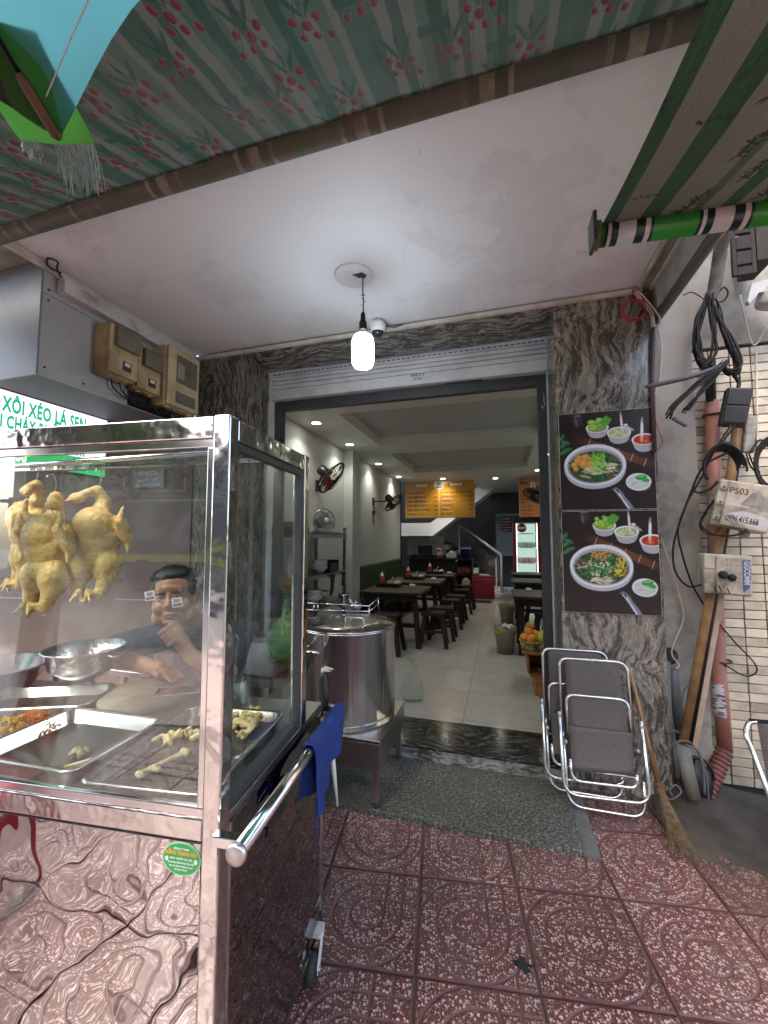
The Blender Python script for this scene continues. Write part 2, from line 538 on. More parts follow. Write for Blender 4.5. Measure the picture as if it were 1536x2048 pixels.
def m_terrazzo():
    t = NT('red_terrazzo'); P = t.coord()
    oi = t.n('ObjectInfo')
    off = t.n('CombineXYZ', {'X': t.math('MULTIPLY', oi.outputs['Random'], 23.0), 'Y': t.math('MULTIPLY', oi.outputs['Random'], 57.0)})
    Q = t.n('VectorMath', {0: P, 1: off}, operation='ADD').outputs[0]
    flat = t.n('VectorMath', {0: Q, 1: (1,1,0)}, operation='MULTIPLY').outputs[0]
    wv = t.noise(flat, 90, 2, .5, 0, 1)
    flat2 = t.n('VectorMath', {0: flat, 1: t.n('VectorMath', {0: wv, 'Scale': .009}, operation='SCALE').outputs[0]}, operation='ADD').outputs[0]
    vo = t.n('TexVoronoi', {'Vector': flat2, 'Scale': 92.0, 'Randomness': 1.0}, voronoi_dimensions='2D')
    rnd = t.n('SeparateColor', {0: vo.outputs['Color']}).outputs
    size = t.math('MULTIPLY_ADD', rnd[0], .50, .0)
    chip = t.math('MULTIPLY', t.math('SUBTRACT', size, vo.outputs['Distance']), 14.0, clamp=True)
    vo2 = t.n('TexVoronoi', {'Vector': flat2, 'Scale': 190.0}, voronoi_dimensions='2D')
    r2 = t.n('SeparateColor', {0: vo2.outputs['Color']}).outputs
    chip2 = t.math('MULTIPLY', t.math('SUBTRACT', t.math('MULTIPLY_ADD', r2[1], .5, -.12), vo2.outputs['Distance']), 14.0, clamp=True)
    chip = t.math('MAXIMUM', chip, t.math('MULTIPLY', chip2, .65))
    z = t.n('SeparateXYZ', {0: P}).outputs[2]
    top = t.math('MULTIPLY', t.math('ADD', z, .0016), 1600.0, clamp=True)
    chip = t.math('MULTIPLY', chip, top)
    redn = t.mix(t.noise(Q, 30, 5, .6), (.080,.017,.014), (.125,.034,.027))
    chipc = t.mix(rnd[1], (.60,.48,.44), (.42,.31,.285))
    col = t.mix(chip, redn, chipc)
    W = t.n('NewGeometry').outputs['Position']
    grime = t.ramp(t.noise(W, 2.3, 9, .7), [(.46, 0.0), (.74, .62)])
    col = t.mix(grime, col, (.075,.052,.047))
    dust = t.ramp(t.noise(W, 1.3, 6, .65), [(.44, .02), (.68, .20)])
    col = t.mix(dust, col, (.19,.14,.115))
    spot = t.ramp(t.noise(W, 9, 6, .7), [(.60, 0.0), (.68, .55)])
    col = t.mix(spot, col, (.04,.026,.024))
    gro = t.math('SUBTRACT', 1.0, top)
    col = t.mix(t.math('MULTIPLY', gro, .75), col, t.mix(t.noise(W, 5, 5), (.085,.034,.031), (.17,.095,.085)))
    v = t.math('MULTIPLY_ADD', oi.outputs['Random'], .3, .82)
    col = t.n('HueSaturation', {'Color': col, 'Value': v}).outputs[0]
    r = t.math('MULTIPLY_ADD', t.noise(W, 6, 5), .3, .26)
    return t.done(t.pr(base=col, rough=r, normal=t.bump(chip, .08, .001)))
M_terr = m_terrazzo()

def m_granite():
    t = NT('speckled_granite'); P = t.coord()
    a = t.noise(P, 70, 5, .75); b = t.noise(P, 150, 3, .7)
    col = t.ramp(t.math('MULTIPLY_ADD', b, .4, t.math('MULTIPLY', a, .62)), [(.42,(.014,.016,.014)), (.5,(.06,.064,.053)), (.56,(.16,.155,.125)), (.64,(.36,.335,.275))])
    col = t.mix(t.ramp(t.noise(P, 1.7, 8, .7), [(.45,0.0),(.75,.7)]), col, (.035,.034,.03))
    return t.done(t.pr(base=col, rough=t.math('MULTIPLY_ADD', t.noise(P, 9, 5), .3, .22)))
M_granite = m_granite()

def m_floor_tile():
    t = NT('polished_floor_tile'); P = t.coord(); oi = t.n('ObjectInfo')
    Q = t.n('VectorMath', {0: P, 1: t.n('CombineXYZ', {'X': t.math('MULTIPLY', oi.outputs['Random'], 31.0), 'Y': t.math('MULTIPLY', oi.outputs['Random'], 47.0)})}, operation='ADD').outputs[0]
    n = t.noise(Q, 3.2, 9, .62, 2.2)
    vein = t.math('ABSOLUTE', t.math('SUBTRACT', n, .5))
    vein = t.ramp(vein, [(0.0, 1.0), (.012, 0.0)])
    vein = t.math('MULTIPLY', vein, t.ramp(t.noise(Q, 4, 3), [(.5, 0.0), (.65, .55)]))
    col = t.mix(t.noise(Q, 5, 6), (.46,.45,.41), (.38,.375,.345))
    col = t.mix(vein, col, (.14,.13,.11))
    W = t.n('NewGeometry').outputs['Position']
    col = t.mix(t.ramp(t.noise(W, 3, 7, .7), [(.5,0.0),(.8,.35)]), col, (.2,.19,.165))
    return t.done(t.pr(base=col, rough=t.math('MULTIPLY_ADD', t.noise(W, 7, 5), .14, .09), spec=.5))
M_ftile = m_floor_tile()
M_grout = pm('dark_grout', (.10,.095,.085), (.06,.058,.05), 12, .9)

# ---------------------------------------------------------------- ground outside
mb = MB(); mb.quad((-60,-60,-.06),(60,-60,-.06),(60,60,-.06),(-60,60,-.06))
struct('ground', mb, M_conc)
mb = MB(); mb.box((-30,-3.4,-.055),(30,3.2,-.012))
struct('sidewalk', mb, pm('joint_mortar', (.17,.115,.10), (.10,.075,.065), 6, .9))
mb = MB(); mb.box((-30,-12.4,-.058),(30,-3.62,-.05))
struct('road', mb, pm('asphalt', (.05,.05,.052), (.035,.035,.037), 30, .8, bump=.3, bs=90))
mb = MB(); mb.box((-30,-3.62,-.055),(30,-3.4,.0))
struct('kerb', mb, M_conc, bevel=.01)
mb = MB()
for k in range(-8, 9): mb.box((k*3.5-.9,-8.06,-.05),(k*3.5+.9,-7.94,-.046))
struct('road_marking', mb, pm('road_paint', (.6,.6,.57), rough=.7))
mb = MB(); mb.box((-30,-17,-.055),(30,-12.4,.02))
struct('far_sidewalk', mb, M_conc)

# pavement: each terrazzo tile is a piece with its pressed rings and grid
def tile_h(x, y):
    r = math.hypot(x, y); e = .2015 - max(abs(x), abs(y))
    d = abs(r - .066)
    if x > 0 and y > 0:
        if r > .066:
            for c in (0.0, .066, .135): d = min(d, abs(x-c), abs(y-c))
    else:
        d = min(d, abs(r-.135), abs(r-.2))
        if r > .2: d = min(d, abs(abs(x)-.135) if y < 0 else 9)
    d = min(d, max(e-.001, 0)+.001)
    w_ = .0070
    return 0.0 if d > w_ else -.0042*(1-(d/w_)**2)
pave = thing('pavement', None, None); tag(pave, kind='structure')
N = 110
mb = MB()
mb.grid(lambda u, v: ((u-.5)*.403, (v-.5)*.403, tile_h((u-.5)*.403, (v-.5)*.403)), N, N, smooth=True)
mb.uv = {}
for (a, b) in (((-1,-1),(1,-1)),((1,-1),(1,1)),((1,1),(-1,1)),((-1,1),(-1,-1))):
    k = .2015
    mb.quad((b[0]*k,b[1]*k,-.004),(a[0]*k,a[1]*k,-.004),(a[0]*k,a[1]*k,-.02),(b[0]*k,b[1]*k,-.02))
tile0 = obj('paving_tile', mb, M_terr, pave, local=True)
tile_me = tile0.data
TR = rad(8.3); first = True
for i in range(-10, 8):
    for j in range(-9, 6):
        lx, ly = (i+.5)*.41, (j+.5)*.41
        x = .04 + lx*math.cos(TR) - ly*math.sin(TR); y = 1.90 + lx*math.sin(TR) + ly*math.cos(TR)
        if not (-2.3 < x < 2.3 and -1.3 < y < 2.9): continue
        if y > 2.3 and not (.1 < x < 1.05): continue
        o = tile0 if first else obj('paving_tile', None, None, pave, me=tile_me)
        first = False
        o.location = (x, y, random.uniform(-.0015, .001))
        o.rotation_euler = (random.uniform(-.003,.003), random.uniform(-.003,.003), TR + random.choice((0,0,0,0)))
mb = MB(); mb.box((-30,-3.4,-.013),(30,-1.5,-.001)); struct('outer_pavement', mb, M_terr)

mb = MB(); mb.box((-2.4,2.145,-.012),(.345,2.70,.03))
struct('granite_slab', mb, M_granite, bevel=.004)
mb = MB(); mb.box((.345,2.16,-.012),(.42,2.70,.006))
struct('concrete_strip', mb, M_conc)
# lumpy concrete apron and heap by the tiled wall
def apron(u, v):
    x = .78 + u*2.2; y = 2.88 - v*(.62 + .10*math.sin(u*9) - .16*u)
    h = .055*(1-v)**.8 + .012*math.sin(x*17+y*11)*(1-v)
    h += .085*math.exp(-((x-1.02)**2+(y-2.74)**2)/.018)
    return (x, y, -.01 + h + .006*math.sin(x*41)*math.sin(y*37))
mb = MB(); mb.grid(apron, 60, 24); mb.uv = {}
struct('concrete_apron', mb, pm('dirty_concrete', (.075,.062,.048), (.04,.033,.026), 5, .9, bump=.9, bs=30, dirt=(.022,.018,.014), ds=4, damt=.7))

# ---------------------------------------------------------------- shop front shell
mb = MB(); mb.box((-2.0,2.705,.0),(.35,2.76,.098)); struct('step_riser', mb, M_riser, bevel=.003)
mb = MB(); mb.box((-2.0,2.70,.098),(.35,3.12,.112)); mb.box((-2.0,2.76,.0),(.35,3.12,.097)); struct('marble_step', mb, M_step, bevel=.003)
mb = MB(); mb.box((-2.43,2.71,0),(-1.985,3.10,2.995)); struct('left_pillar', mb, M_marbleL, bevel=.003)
mb = MB(); mb.box((.357,2.71,0),(.905,3.10,2.995)); struct('right_pillar', mb, M_marble, bevel=.003)
mb = MB(); mb.box((-1.985,2.712,2.985),(.357,3.098,3.029)); struct('marble_soffit', mb, M_marbleX)
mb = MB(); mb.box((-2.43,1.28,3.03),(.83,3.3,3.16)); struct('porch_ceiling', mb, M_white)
mb = MB(); mb.box((.83,1.28,3.018),(.925,3.0,3.16)); mb.box((.925,1.28,2.86),(.985,2.80,3.3)); struct('side_beam', mb, M_plaster, bevel=.004)
mb = MB(); mb.box((.832,1.28,3.006),(.85,2.71,3.0175)); mb.box((.905,1.28,3.0),(.924,2.71,3.0175)); struct('ceiling_moulding', mb, M_cream)
mb = MB(); mb.beam((-2.43,2.697,2.99),(.86,2.697,3.002),.026,.028); struct('ceiling_trim', mb, M_cream, bevel=.003)
mb = MB(); mb.box((-2.43,1.28,2.985),(-2.405,2.68,3.028)); struct('wall_trim', mb, M_cream, bevel=.003)
mb = MB(); mb.box((-2.6,1.30,3.162),(.985,1.5,9)); mb.box((.99,2.96,3.601),(4.5,3.1,9)); mb.box((-6,1.35,3.05),(-2.43,1.55,9)); struct('upper_facade', mb, M_plaster)

# neighbouring bulkhead on the left
bk = thing('sign_bulkhead', 'grey boxed bulkhead with screwed panels above the lightbox sign', 'bulkhead', (-2.43,1.52,2.4))
mb = MB(); mb.box((-6,1.535,2.40),(-2.445,2.71,3.04)); obj('core', mb, M_soffit_d, bk)
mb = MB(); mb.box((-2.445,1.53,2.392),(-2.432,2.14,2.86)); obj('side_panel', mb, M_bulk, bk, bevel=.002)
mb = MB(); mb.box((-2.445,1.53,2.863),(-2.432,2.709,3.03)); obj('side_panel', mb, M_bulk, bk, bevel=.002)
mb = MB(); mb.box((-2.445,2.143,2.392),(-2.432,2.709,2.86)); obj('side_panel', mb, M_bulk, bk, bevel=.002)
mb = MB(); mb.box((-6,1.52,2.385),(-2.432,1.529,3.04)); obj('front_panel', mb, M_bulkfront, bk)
for (y, z) in ((1.56,2.83),(1.56,2.89),(1.56,2.44),(1.78,2.43),(2.1,2.85),(2.1,2.43)):
    mb = MB(); mb.cyl((-2.433,y,z),(-2.428,y,z),.007,n=8); obj('screw', mb, M_dgrey, bk)
mb = MB(); mb.box((-6,2.70,0),(-2.432,2.9,2.40)); struct('neighbour_wall', mb, M_brown)
mb = MB(); mb.box((-6,2.0,-.01),(-2.45,2.72,.06)); struct('neighbour_floor', mb, M_conc)

# right neighbour: plaster pilaster strip and small-tile wall
mb = MB(); mb.box((.905,2.80,0),(1.143,3.1,3.6)); mb.box((1.143,2.95,0),(4.5,3.1,3.6)); mb.box((1.143,2.86,2.66),(4.5,2.95,3.6)); struct('plaster_wall', mb, M_plaster, bevel=.003)
tw = thing('tile_wall', None, None, (1.145,2.87,0)); tag(tw, kind='structure')
mb = MB(); mb.box((1.144,2.878,0),(3.2,2.948,2.655)); obj('mortar_bed', mb, pm('tile_mortar', (.022,.019,.016), (.035,.03,.026), 8, .9), tw)
M_wt = pm('cream_wall_tile', (.62,.545,.41), (.54,.47,.35), 5, .45, per_obj=.22, dirt=(.2,.16,.115), ds=3.0, damt=.75, bump=.1, bs=80)
tm = MB(); tm.box((0,-.009,0),(.1010,.012,.0468)); t0 = obj('wall_tile', tm, M_wt, tw, bevel=.0015, local=True)
me = t0.data; first = True
for r in range(49):
    for c in range(5):
        o = t0 if first else obj('wall_tile', None, None, tw, me=me)
        if not first: m_ = o.modifiers.new('bevel','BEVEL'); m_.width = .0015; m_.segments = 1; m_.limit_method = 'ANGLE'
        first = False
        o.location = (.002 + c*.107 + random.uniform(-.0006,.0006), random.uniform(-.001,.001), .075 + r*.0524)
mb = MB()
for r in range(50):
    for c in range(5, 18):
        x = 1.147+c*.107; z = .0226+r*.0524
        mb.box((x,2.861,z),(x+.101,2.882,z+.0468))
tag(obj('wall_tiles_beyond', mb, M_wt, tw), kind='stuff')

# ---------------------------------------------------------------- dining room shell
IZ = .10
mb = MB(); mb.box((-2.35,3.12,.0),(1.1,12,.094)); struct('floor_bed', mb, M_grout)
fl = thing('dining_floor', None, None, (0,3.12,.1)); tag(fl, kind='structure')
tm = MB(); tm.box((0,0,-.008),(.597,.597,0)); t0 = obj('floor_tile', tm, M_ftile, fl, bevel=.0012, local=True); me = t0.data; first = True
for i in range(-3, 3):
    for j in range(-1, 15):
        x0, y0 = -.3+.6*i+.0015, 3.2+.6*j+.0015
        if x0 < -2.2: continue
        if j == -1 or i == 2:
            mb = MB(); mb.box((x0, max(y0,3.122), .092),(min(x0+.597,.95), y0+.597, .1)); obj('floor_tile', mb, M_ftile, fl, bevel=.0012); continue
        o = t0 if first else obj('floor_tile', None, None, fl, me=me); first = False
        o.location = (x0, y0-3.12, 0)
mb = MB(); mb.box((-2.35,3.10,0),(-2.2,9.0,3.0)); mb.box((-2.2,5.45,.094),(-2.06,5.78,2.798)); struct('left_wall', mb, M_grey_wall)
mb = MB(); mb.box((-3.6,8.9,0),(-2.2,9.0,3.6)); mb.box((-3.7,9.0,0),(-3.6,12,3.6)); struct('stairwell_wall', mb, M_grey_wall)
mb = MB(); mb.box((.95,3.10,0),(1.1,12,3.0)); struct('right_wall', mb, M_grey_wall)
mb = MB(); mb.box((-3.6,11.8,0),(-.12,12,3.9)); mb.box((-.12,11.8,2.2),(.5,12,3.9)); mb.box((.5,11.8,0),(1.1,12,3.9)); mb.box((-.3,13.2,0),(.7,13.3,2.6)); mb.box((-.3,12.0,2.2),(.7,13.3,2.3)); struct('back_wall', mb, M_dark_wall)
mb = MB(); mb.box((-.3,12,-.02),(.7,13.3,.09)); struct('passage_floor', mb, M_conc)
mb = MB()
def ring(x0, y0, x1, y1, X0, Y0, X1, Y1, z):
    mb.box((X0,Y0,z),(X1,y0,3.0)); mb.box((X0,y1,z),(X1,Y1,3.0)); mb.box((X0,y0,z),(x0,y1,3.0)); mb.box((x1,y0,z),(X1,y1,3.0))
ring(-1.62,3.85,.48,5.30,-2.2,3.235,.95,5.60,2.80)
ring(-1.62,5.92,.48,7.75,-2.2,5.60,.95,9.0,2.80)
struct('room_ceiling', mb, M_in_white)
mb = MB(); mb.box((-1.7,3.8,2.915),(.55,5.35,2.998)); mb.box((-1.7,5.85,2.915),(.55,7.8,2.998)); mb.box((-2.2,9.0,3.55),(1.0,12,3.7)); mb.box((-3.7,9.0,3.9),(1.0,12.1,4.0)); struct('ceiling_recess', mb, pm('recess_paint', (.48,.485,.475), rough=.65))
mb = MB(); mb.box((-.55,9.0,2.8),(.95,12,2.95)); struct('rear_ceiling', mb, M_in_white)
mb = MB(); mb.box((-1.9,3.35,2.792),(-1.45,3.62,2.7995)); struct('access_panel', mb, M_in_white, bevel=.002)
mb = MB(); mb.box((-.42,3.25,2.785),(-.12,3.42,2.7995)); struct('ceiling_patch', mb, pm('brown_patch', (.12,.10,.085), rough=.8), bevel=.002)

# ---------------------------------------------------------------- display cart
CT = rad(5.5)
CQ = (-.585, .760, 0.0)
def cl(u, v, z):
    return (CQ[0]+u*math.cos(CT)-v*math.sin(CT), CQ[1]+u*math.sin(CT)+v*math.cos(CT), z)
cart = thing('food_cart', 'mirror steel street food cart with a glass display case on top', 'food cart', CQ, CT)
CW = -1.46; DV = .664; GV = .49; TZ = 1.765
def cp(name, fn, mat, bevel=.0, parent=None):
    mb = MB(); fn(mb); return obj(name, mb, mat, parent or cart, bevel=bevel, local=True)
for (u, v, zt) in ((-.042,0,TZ),(CW,0,TZ),(-.042,GV-.04,TZ),(CW,GV-.04,TZ)):
    zb = .09 if v == 0 else .871
    cp('post', lambda m: m.box((u,v,zb),(u+.042,v+.04,zt)), M_cartframe, .004)
for v, zl in ((0.002, 1.712), (GV-.038, 1.746)): cp('top_rail', lambda m: m.box((CW+.0425,v,zl),(-.0425,v+.036,TZ-.002)), M_cartframe, .003)
for u in (-.04, CW+.002): cp('top_rail', lambda m: m.box((u,.0405,1.712),(u+.038,GV-.0405,TZ-.002)), M_cartframe, .003)
cp('front_rail', lambda m: m.box((CW+.0425,.002,.832),(-.0425,.03,.878)), M_cartframe, .003)
cp('mid_rail', lambda m: m.box((-.80,.003,.879),(-.765,.03,1.711)), M_cartframe, .003)
# front panes with their own steel glazing strips
for (u0, u1) in ((-.7645,-.0428),(CW+.043,-.8005)):
    cp('glazing_strip', lambda m: (m.box((u0,.006,.8785),(u1,.02,.898)), m.box((u0,.006,1.692),(u1,.02,1.7115)),
        m.box((u0,.006,.8985),(u0+.016,.02,1.6915)), m.box((u1-.016,.006,.8985),(u1,.02,1.6915))), M_chrome, .002)
    cp('glass_pane', lambda m: m.box((u0+.01,.011,.89),(u1-.01,.0145,1.70)), M_glass)
cp('glass_pane', lambda m: m.box((-.0225,.05,.885),(-.019,GV-.05,1.705)), M_glass)
cp('glazing_strip', lambda m: (m.box((-.032,.041,.8715),(-.008,GV-.0405,.896)), m.box((-.028,.041,1.692),(-.008,GV-.0405,1.7115)),
   m.box((-.028,.041,.8965),(-.008,.056,1.6915)), m.box((-.028,GV-.056,.8965),(-.008,GV-.0405,1.6915))), M_dgrey, .002)
cp('deck', lambda m: m.box((CW+.003,.031,.852),(-.003,DV,.871)), m_steel('deck_steel', .28, (.5,.5,.49)), .003)
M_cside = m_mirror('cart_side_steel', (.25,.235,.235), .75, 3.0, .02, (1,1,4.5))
cp('front_panel', lambda m: m.box((CW+.043,.006,.10),(-.0435,.03,.8275)), M_cart, .003)
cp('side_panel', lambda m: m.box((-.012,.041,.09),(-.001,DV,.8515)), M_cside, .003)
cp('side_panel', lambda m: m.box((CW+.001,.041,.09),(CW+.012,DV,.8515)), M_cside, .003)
cp('side_trim', lambda m: (m.box((-.006,DV-.010,.09),(.003,DV+.002,.8515)), m.box((-.006,.0412,.09),(.003,.047,.8515)), m.box((-.006,.0475,.09),(.003,DV-.0105,.098))), M_chrome)
cp('back_panel', lambda m: m.box((CW+.013,DV-.012,.09),(-.0125,DV-.002,.8515)), M_steel)
cp('base', lambda m: m.box((CW+.013,.041,.09),(-.0125,DV-.013,.11)), M_dgrey)
cp('ledge', lambda m: m.box((-.0475,.0415,.8712),(-.034,GV-.05,.886)), M_dgrey)
# push handle
h = cp('handle', lambda m: m.tube([(.07,-.045,.862),(.07,.66,.862)], .0155, 20), M_chrome)
for v in (-.02, .64): cp('bracket', lambda m: (m.box((0.0005,v-.011,.851),(.06,v+.011,.873))), M_chrome, .002, h)
cp('end_cap', lambda m: m.lathe([(0,-.007),(.019,-.007),(.0215,-.003),(.0215,.004),(.018,.007),(0,.008)], (.07,-.05,.862), 24, Matrix.Rotation(PI/2,4,'X')), m_steel('brushed_cap', .32, (.7,.68,.66)), 0, h)
rod = cp('hanging_rod', lambda m: m.tube([(CW+.04,.25,1.712),(-.04,.25,1.742)], .0095, 14), M_chrome)
# castors
M_tyre = pm('rubber', (.02,.02,.02), rough=.7)
M_wplate = pm('painted_bracket', (.62,.62,.6), (.5,.49,.46), 14, .45, dirt=(.12,.11,.1), ds=14, damt=.6)
for (u, v) in ((.008,.56),(CW+.1,.56),(-.1,.1),(CW+.1,.1)):
    wl = cp('castor', lambda m: m.lathe([(.012,-.014),(.04,-.014),(.046,-.009),(.046,.009),(.04,.014),(.012,.014)], (u,v,.046), 26, Matrix.Rotation(PI/2,4,'Y')), M_tyre)
    cp('fork', lambda m: (m.prism([(u+.0165,v+.055,.125),(u+.0165,v+.03,.135),(u+.0165,v-.012,.055),(u+.0165,v-.008,.032),(u+.0165,v+.012,.036)], (.004,0,0)),
        m.box((u-.02,v+.02,.118),(u+.0165,v+.075,.128))), M_wplate, .0015, wl)
    cp('axle_bolt', lambda m: m.cyl((u+.0206,v,.045),(u+.027,v,.045),.010,n=6), M_steel, .001, wl)
    cp('fork_bolt', lambda m: m.cyl((u+.0206,v+.04,.118),(u+.025,v+.04,.118),.007,n=8), M_steel, 0, wl)
# maker's oval sticker
M_green = pm('sticker_green', (.03,.30,.07), rough=.35)
M_swhite = pm('print_white', (.75,.75,.72), rough=.5)
M_orange_p = pm('print_orange', (.80,.33,.05), rough=.5)
M_pgreen = pm('print_green', (.01,.30,.10), rough=.5)
def ell(m, cx, cz, rx, rz, y0, y1, n=36):
    m.prism([(cx+rx*math.cos(2*PI*k/n), y0, cz+rz*math.sin(2*PI*k/n)) for k in range(n)], (0, y1-y0, 0))
st = cp('oval_sticker', lambda m: ell(m,-.091,.790,.0465,.034,.0045,.0058), pm('sticker_rim', (.35,.6,.38), rough=.4))
cp('sticker_face', lambda m: ell(m,-.091,.790,.0440,.0318,.0038,.0044), M_green, 0, st)
WMc = WM[cart.name]
def ctxt(name, body, u, v, z, size, mat, parent, **k):
    o = txt(name, body, (0,0,0), size, mat, None, **k)
    o.parent = parent
    o.matrix_local = Matrix.Translation((u,v,z)) @ Euler((PI/2,0,0)).to_matrix().to_4x4() @ Matrix.Diagonal((k.get('sx',1),1,1,1))
    return o
for (s_, z, sz, mt, b) in (('CÔNG TY TNHH',.8085,.0062,M_swhite,.01),('HỒNG THANH HẢI',.7985,.0105,M_orange_p,.03),('INOX - XE ĐẨY CÁC LOẠI',.7885,.0056,M_swhite,.01),
      ('SX VÀ GIA CÔNG THEO YÊU CẦU',.7805,.0050,M_swhite,.01),('ĐC: 102 HỒNG VƯƠNG, P.2, Q.10',.7735,.0046,M_swhite,.01),('ĐT: 0937 787 773',.7665,.005,M_swhite,.01)):
    ctxt('sticker_lettering', s_, -.091, .0034, z, sz, mt, st, align='CENTER', bold=b, sx=.82, ext=.0003)
for u in (-.126,-.056): cp('sticker_eye', lambda m: ell(m,u,.788,.004,.005,.0032,.0037,16), M_swhite, 0, st)
# phone-number stickers on the pane
M_ink = pm('print_ink', (.03,.03,.035), rough=.6)
for (p, a) in (((-0.127, 0.010, 1.336), -.2), ((-0.199, 0.011, 1.349), -.18)):
    S_ = thing('number_sticker', 'small white number sticker on the cart pane ' + ('over the man\'s cheek' if a == -.2 else 'left of the man\'s face'), 'sticker', cl(p[0],.0102,p[2]), CT)
    M_ = WM[S_.name]
    R_ = Matrix.Rotation(a,4,'Y')
    mb = MB(); mb.box((-.0135,-.0006,-.011),(.0135,.0003,.011), R_); obj('paper', mb, pm('sticker_paper', (.50,.48,.45), (.42,.40,.38), 60, .7), S_, local=True)
    for (s2, dz) in (('2233',.0015),('03330',-.0085)):
        o = txt('digits', s2, (0,0,0), .009, M_ink, None, align='CENTER', bold=.02, ext=.0002)
        o.parent = S_; o.matrix_local = R_ @ Matrix.Translation((0,-.0008,dz)) @ Euler((PI/2,0,0)).to_matrix().to_4x4() @ Matrix.Diagonal((.9,1,1,1))

# ---------------------------------------------------------------- things on and in the cart
def rrect(x0, y0, x1, y1, r, z, n=6):
    P = []
    for (cx, cy_, a0) in ((x1-r,y1-r,0),(x0+r,y1-r,PI/2),(x0+r,y0+r,PI),(x1-r,y0+r,1.5*PI)):
        for k in range(n+1):
            a = a0+PI/2*k/n; P.append((cx+r*math.cos(a), cy_+r*math.sin(a), z))
    return P
def tray_mb(w_, d, h, r=.035, lip=.012, slope=.018):
    mb = MB()
    x, y = w_/2, d/2
    L_ = [rrect(-x+slope,-y+slope,x-slope,y-slope,r*.7,0), rrect(-x+lip,-y+lip,x-lip,y-lip,r*.9,h-.004), rrect(-x,-y,x,y,r,h-.006), rrect(-x,-y,x,y,r,h-.001),
          rrect(-x+.003,-y+.003,x-.003,y-.003,r,h+.001), rrect(-x+lip+.003,-y+lip+.003,x-lip-.003,y-lip-.003,r*.9,h-.002), rrect(-x+slope+.004,-y+slope+.004,x-slope-.004,y-slope-.004,r*.7,.004)]
    n = len(L_[0]); vs = sum(L_, []); fs = []
    for i in range(len(L_)-1):
        for k in range(n):
            l = (k+1) % n; fs.append((i*n+k, i*n+l, (i+1)*n+l, (i+1)*n+k))
    fs.append(tuple(range(n-1,-1,-1))); fs.append(tuple((len(L_)-1)*n+k for k in range(n)))
    mb.add(vs, fs[:-2], True); o = len(mb.v)-len(vs)
    for f in fs[-2:]: mb.f.append(tuple(i+o for i in f)); mb.sm.append(False)
    return mb
M_tray = m_steel('tray_steel', .16, (.68,.67,.65))
M_tray_in = m_steel('tray_bottom_steel', .30, (.30,.29,.28))
def tray(u, v, w_, d, h, label, rot=0.0, perf=False, z=.8715):
    t = thing('steel_tray', label, 'tray', cl(u,v,z), CT+rot, 'steel trays in the display case')
    obj('pan', tray_mb(w_, d, h), M_tray, t, local=True)
    mb = MB(); mb.add(rrect(-w_/2+.024,-d/2+.024,w_/2-.024,d/2-.024,.02,.0052), [tuple(range(28))]); obj('pan_bottom', mb, M_tray_in, t, local=True)
    if perf:
        mb = MB()
        for i in range(9):
            for j in range(13):
                x, y = -w_/2+.05+(w_-.1)*i/8, -d/2+.05+(d-.1)*j/12
                mb.add([(x+.0035*math.cos(a), y+.0035*math.sin(a), .0062) for a in (0,1.05,2.1,3.14,4.2,5.25)], [(0,1,2,3,4,5)])
        tag(obj('drain_hole', mb, M_black, t, local=True), kind='stuff')
    return t
tray(-.232,.255,.345,.45,.035,'deep drained steel tray holding chicken pieces beside the corner post', .03, True)
tray(-.60,.20,.37,.31,.045,'wide steel tray with scraps, left of the drained tray', -.05)
tray(-.99,.43,.42,.22,.04,'steel tray under the shredded toppings at the back', .30)

def m_skin():
    t = NT('poached_chicken_skin'); P = t.coord()
    col = t.mix(t.ramp(t.noise(P, 13, 5, .6), [(.35, 0.0), (.65, 1.0)]), (.76,.55,.22), (.64,.38,.085))
    col = t.mix(t.ramp(t.noise(P, 7, 4), [(.52, 0.0), (.68, .7)]), col, (.80,.72,.54))
    col = t.mix(t.ramp(t.noise(P, 24, 7, .7), [(.54, 0.0), (.72, .7)]), col, (.36,.15,.045))
    vo = t.n('TexVoronoi', {'Vector': P, 'Scale': 190.0}).outputs['Distance']
    h = t.math('ADD', t.ramp(vo, [(0.0, 1.0), (.35, 0.0)]), t.math('MULTIPLY', t.noise(P, 55, 4, .6), 2.2))
    return t.done(t.pr(base=col, rough=t.math('MULTIPLY_ADD', t.noise(P, 20, 4), .3, .15), sss=.1, normal=t.bump(h, .8, .0045)))
M_chick = m_skin()
M_meat = pm('pale_chicken_meat', (.66,.50,.27), (.55,.36,.14), 25, .45, bump=.6, bs=70, sss=.1)
M_bone = pm('bone', (.55,.44,.27), (.38,.27,.13), 30, .5, bump=.6, bs=90)
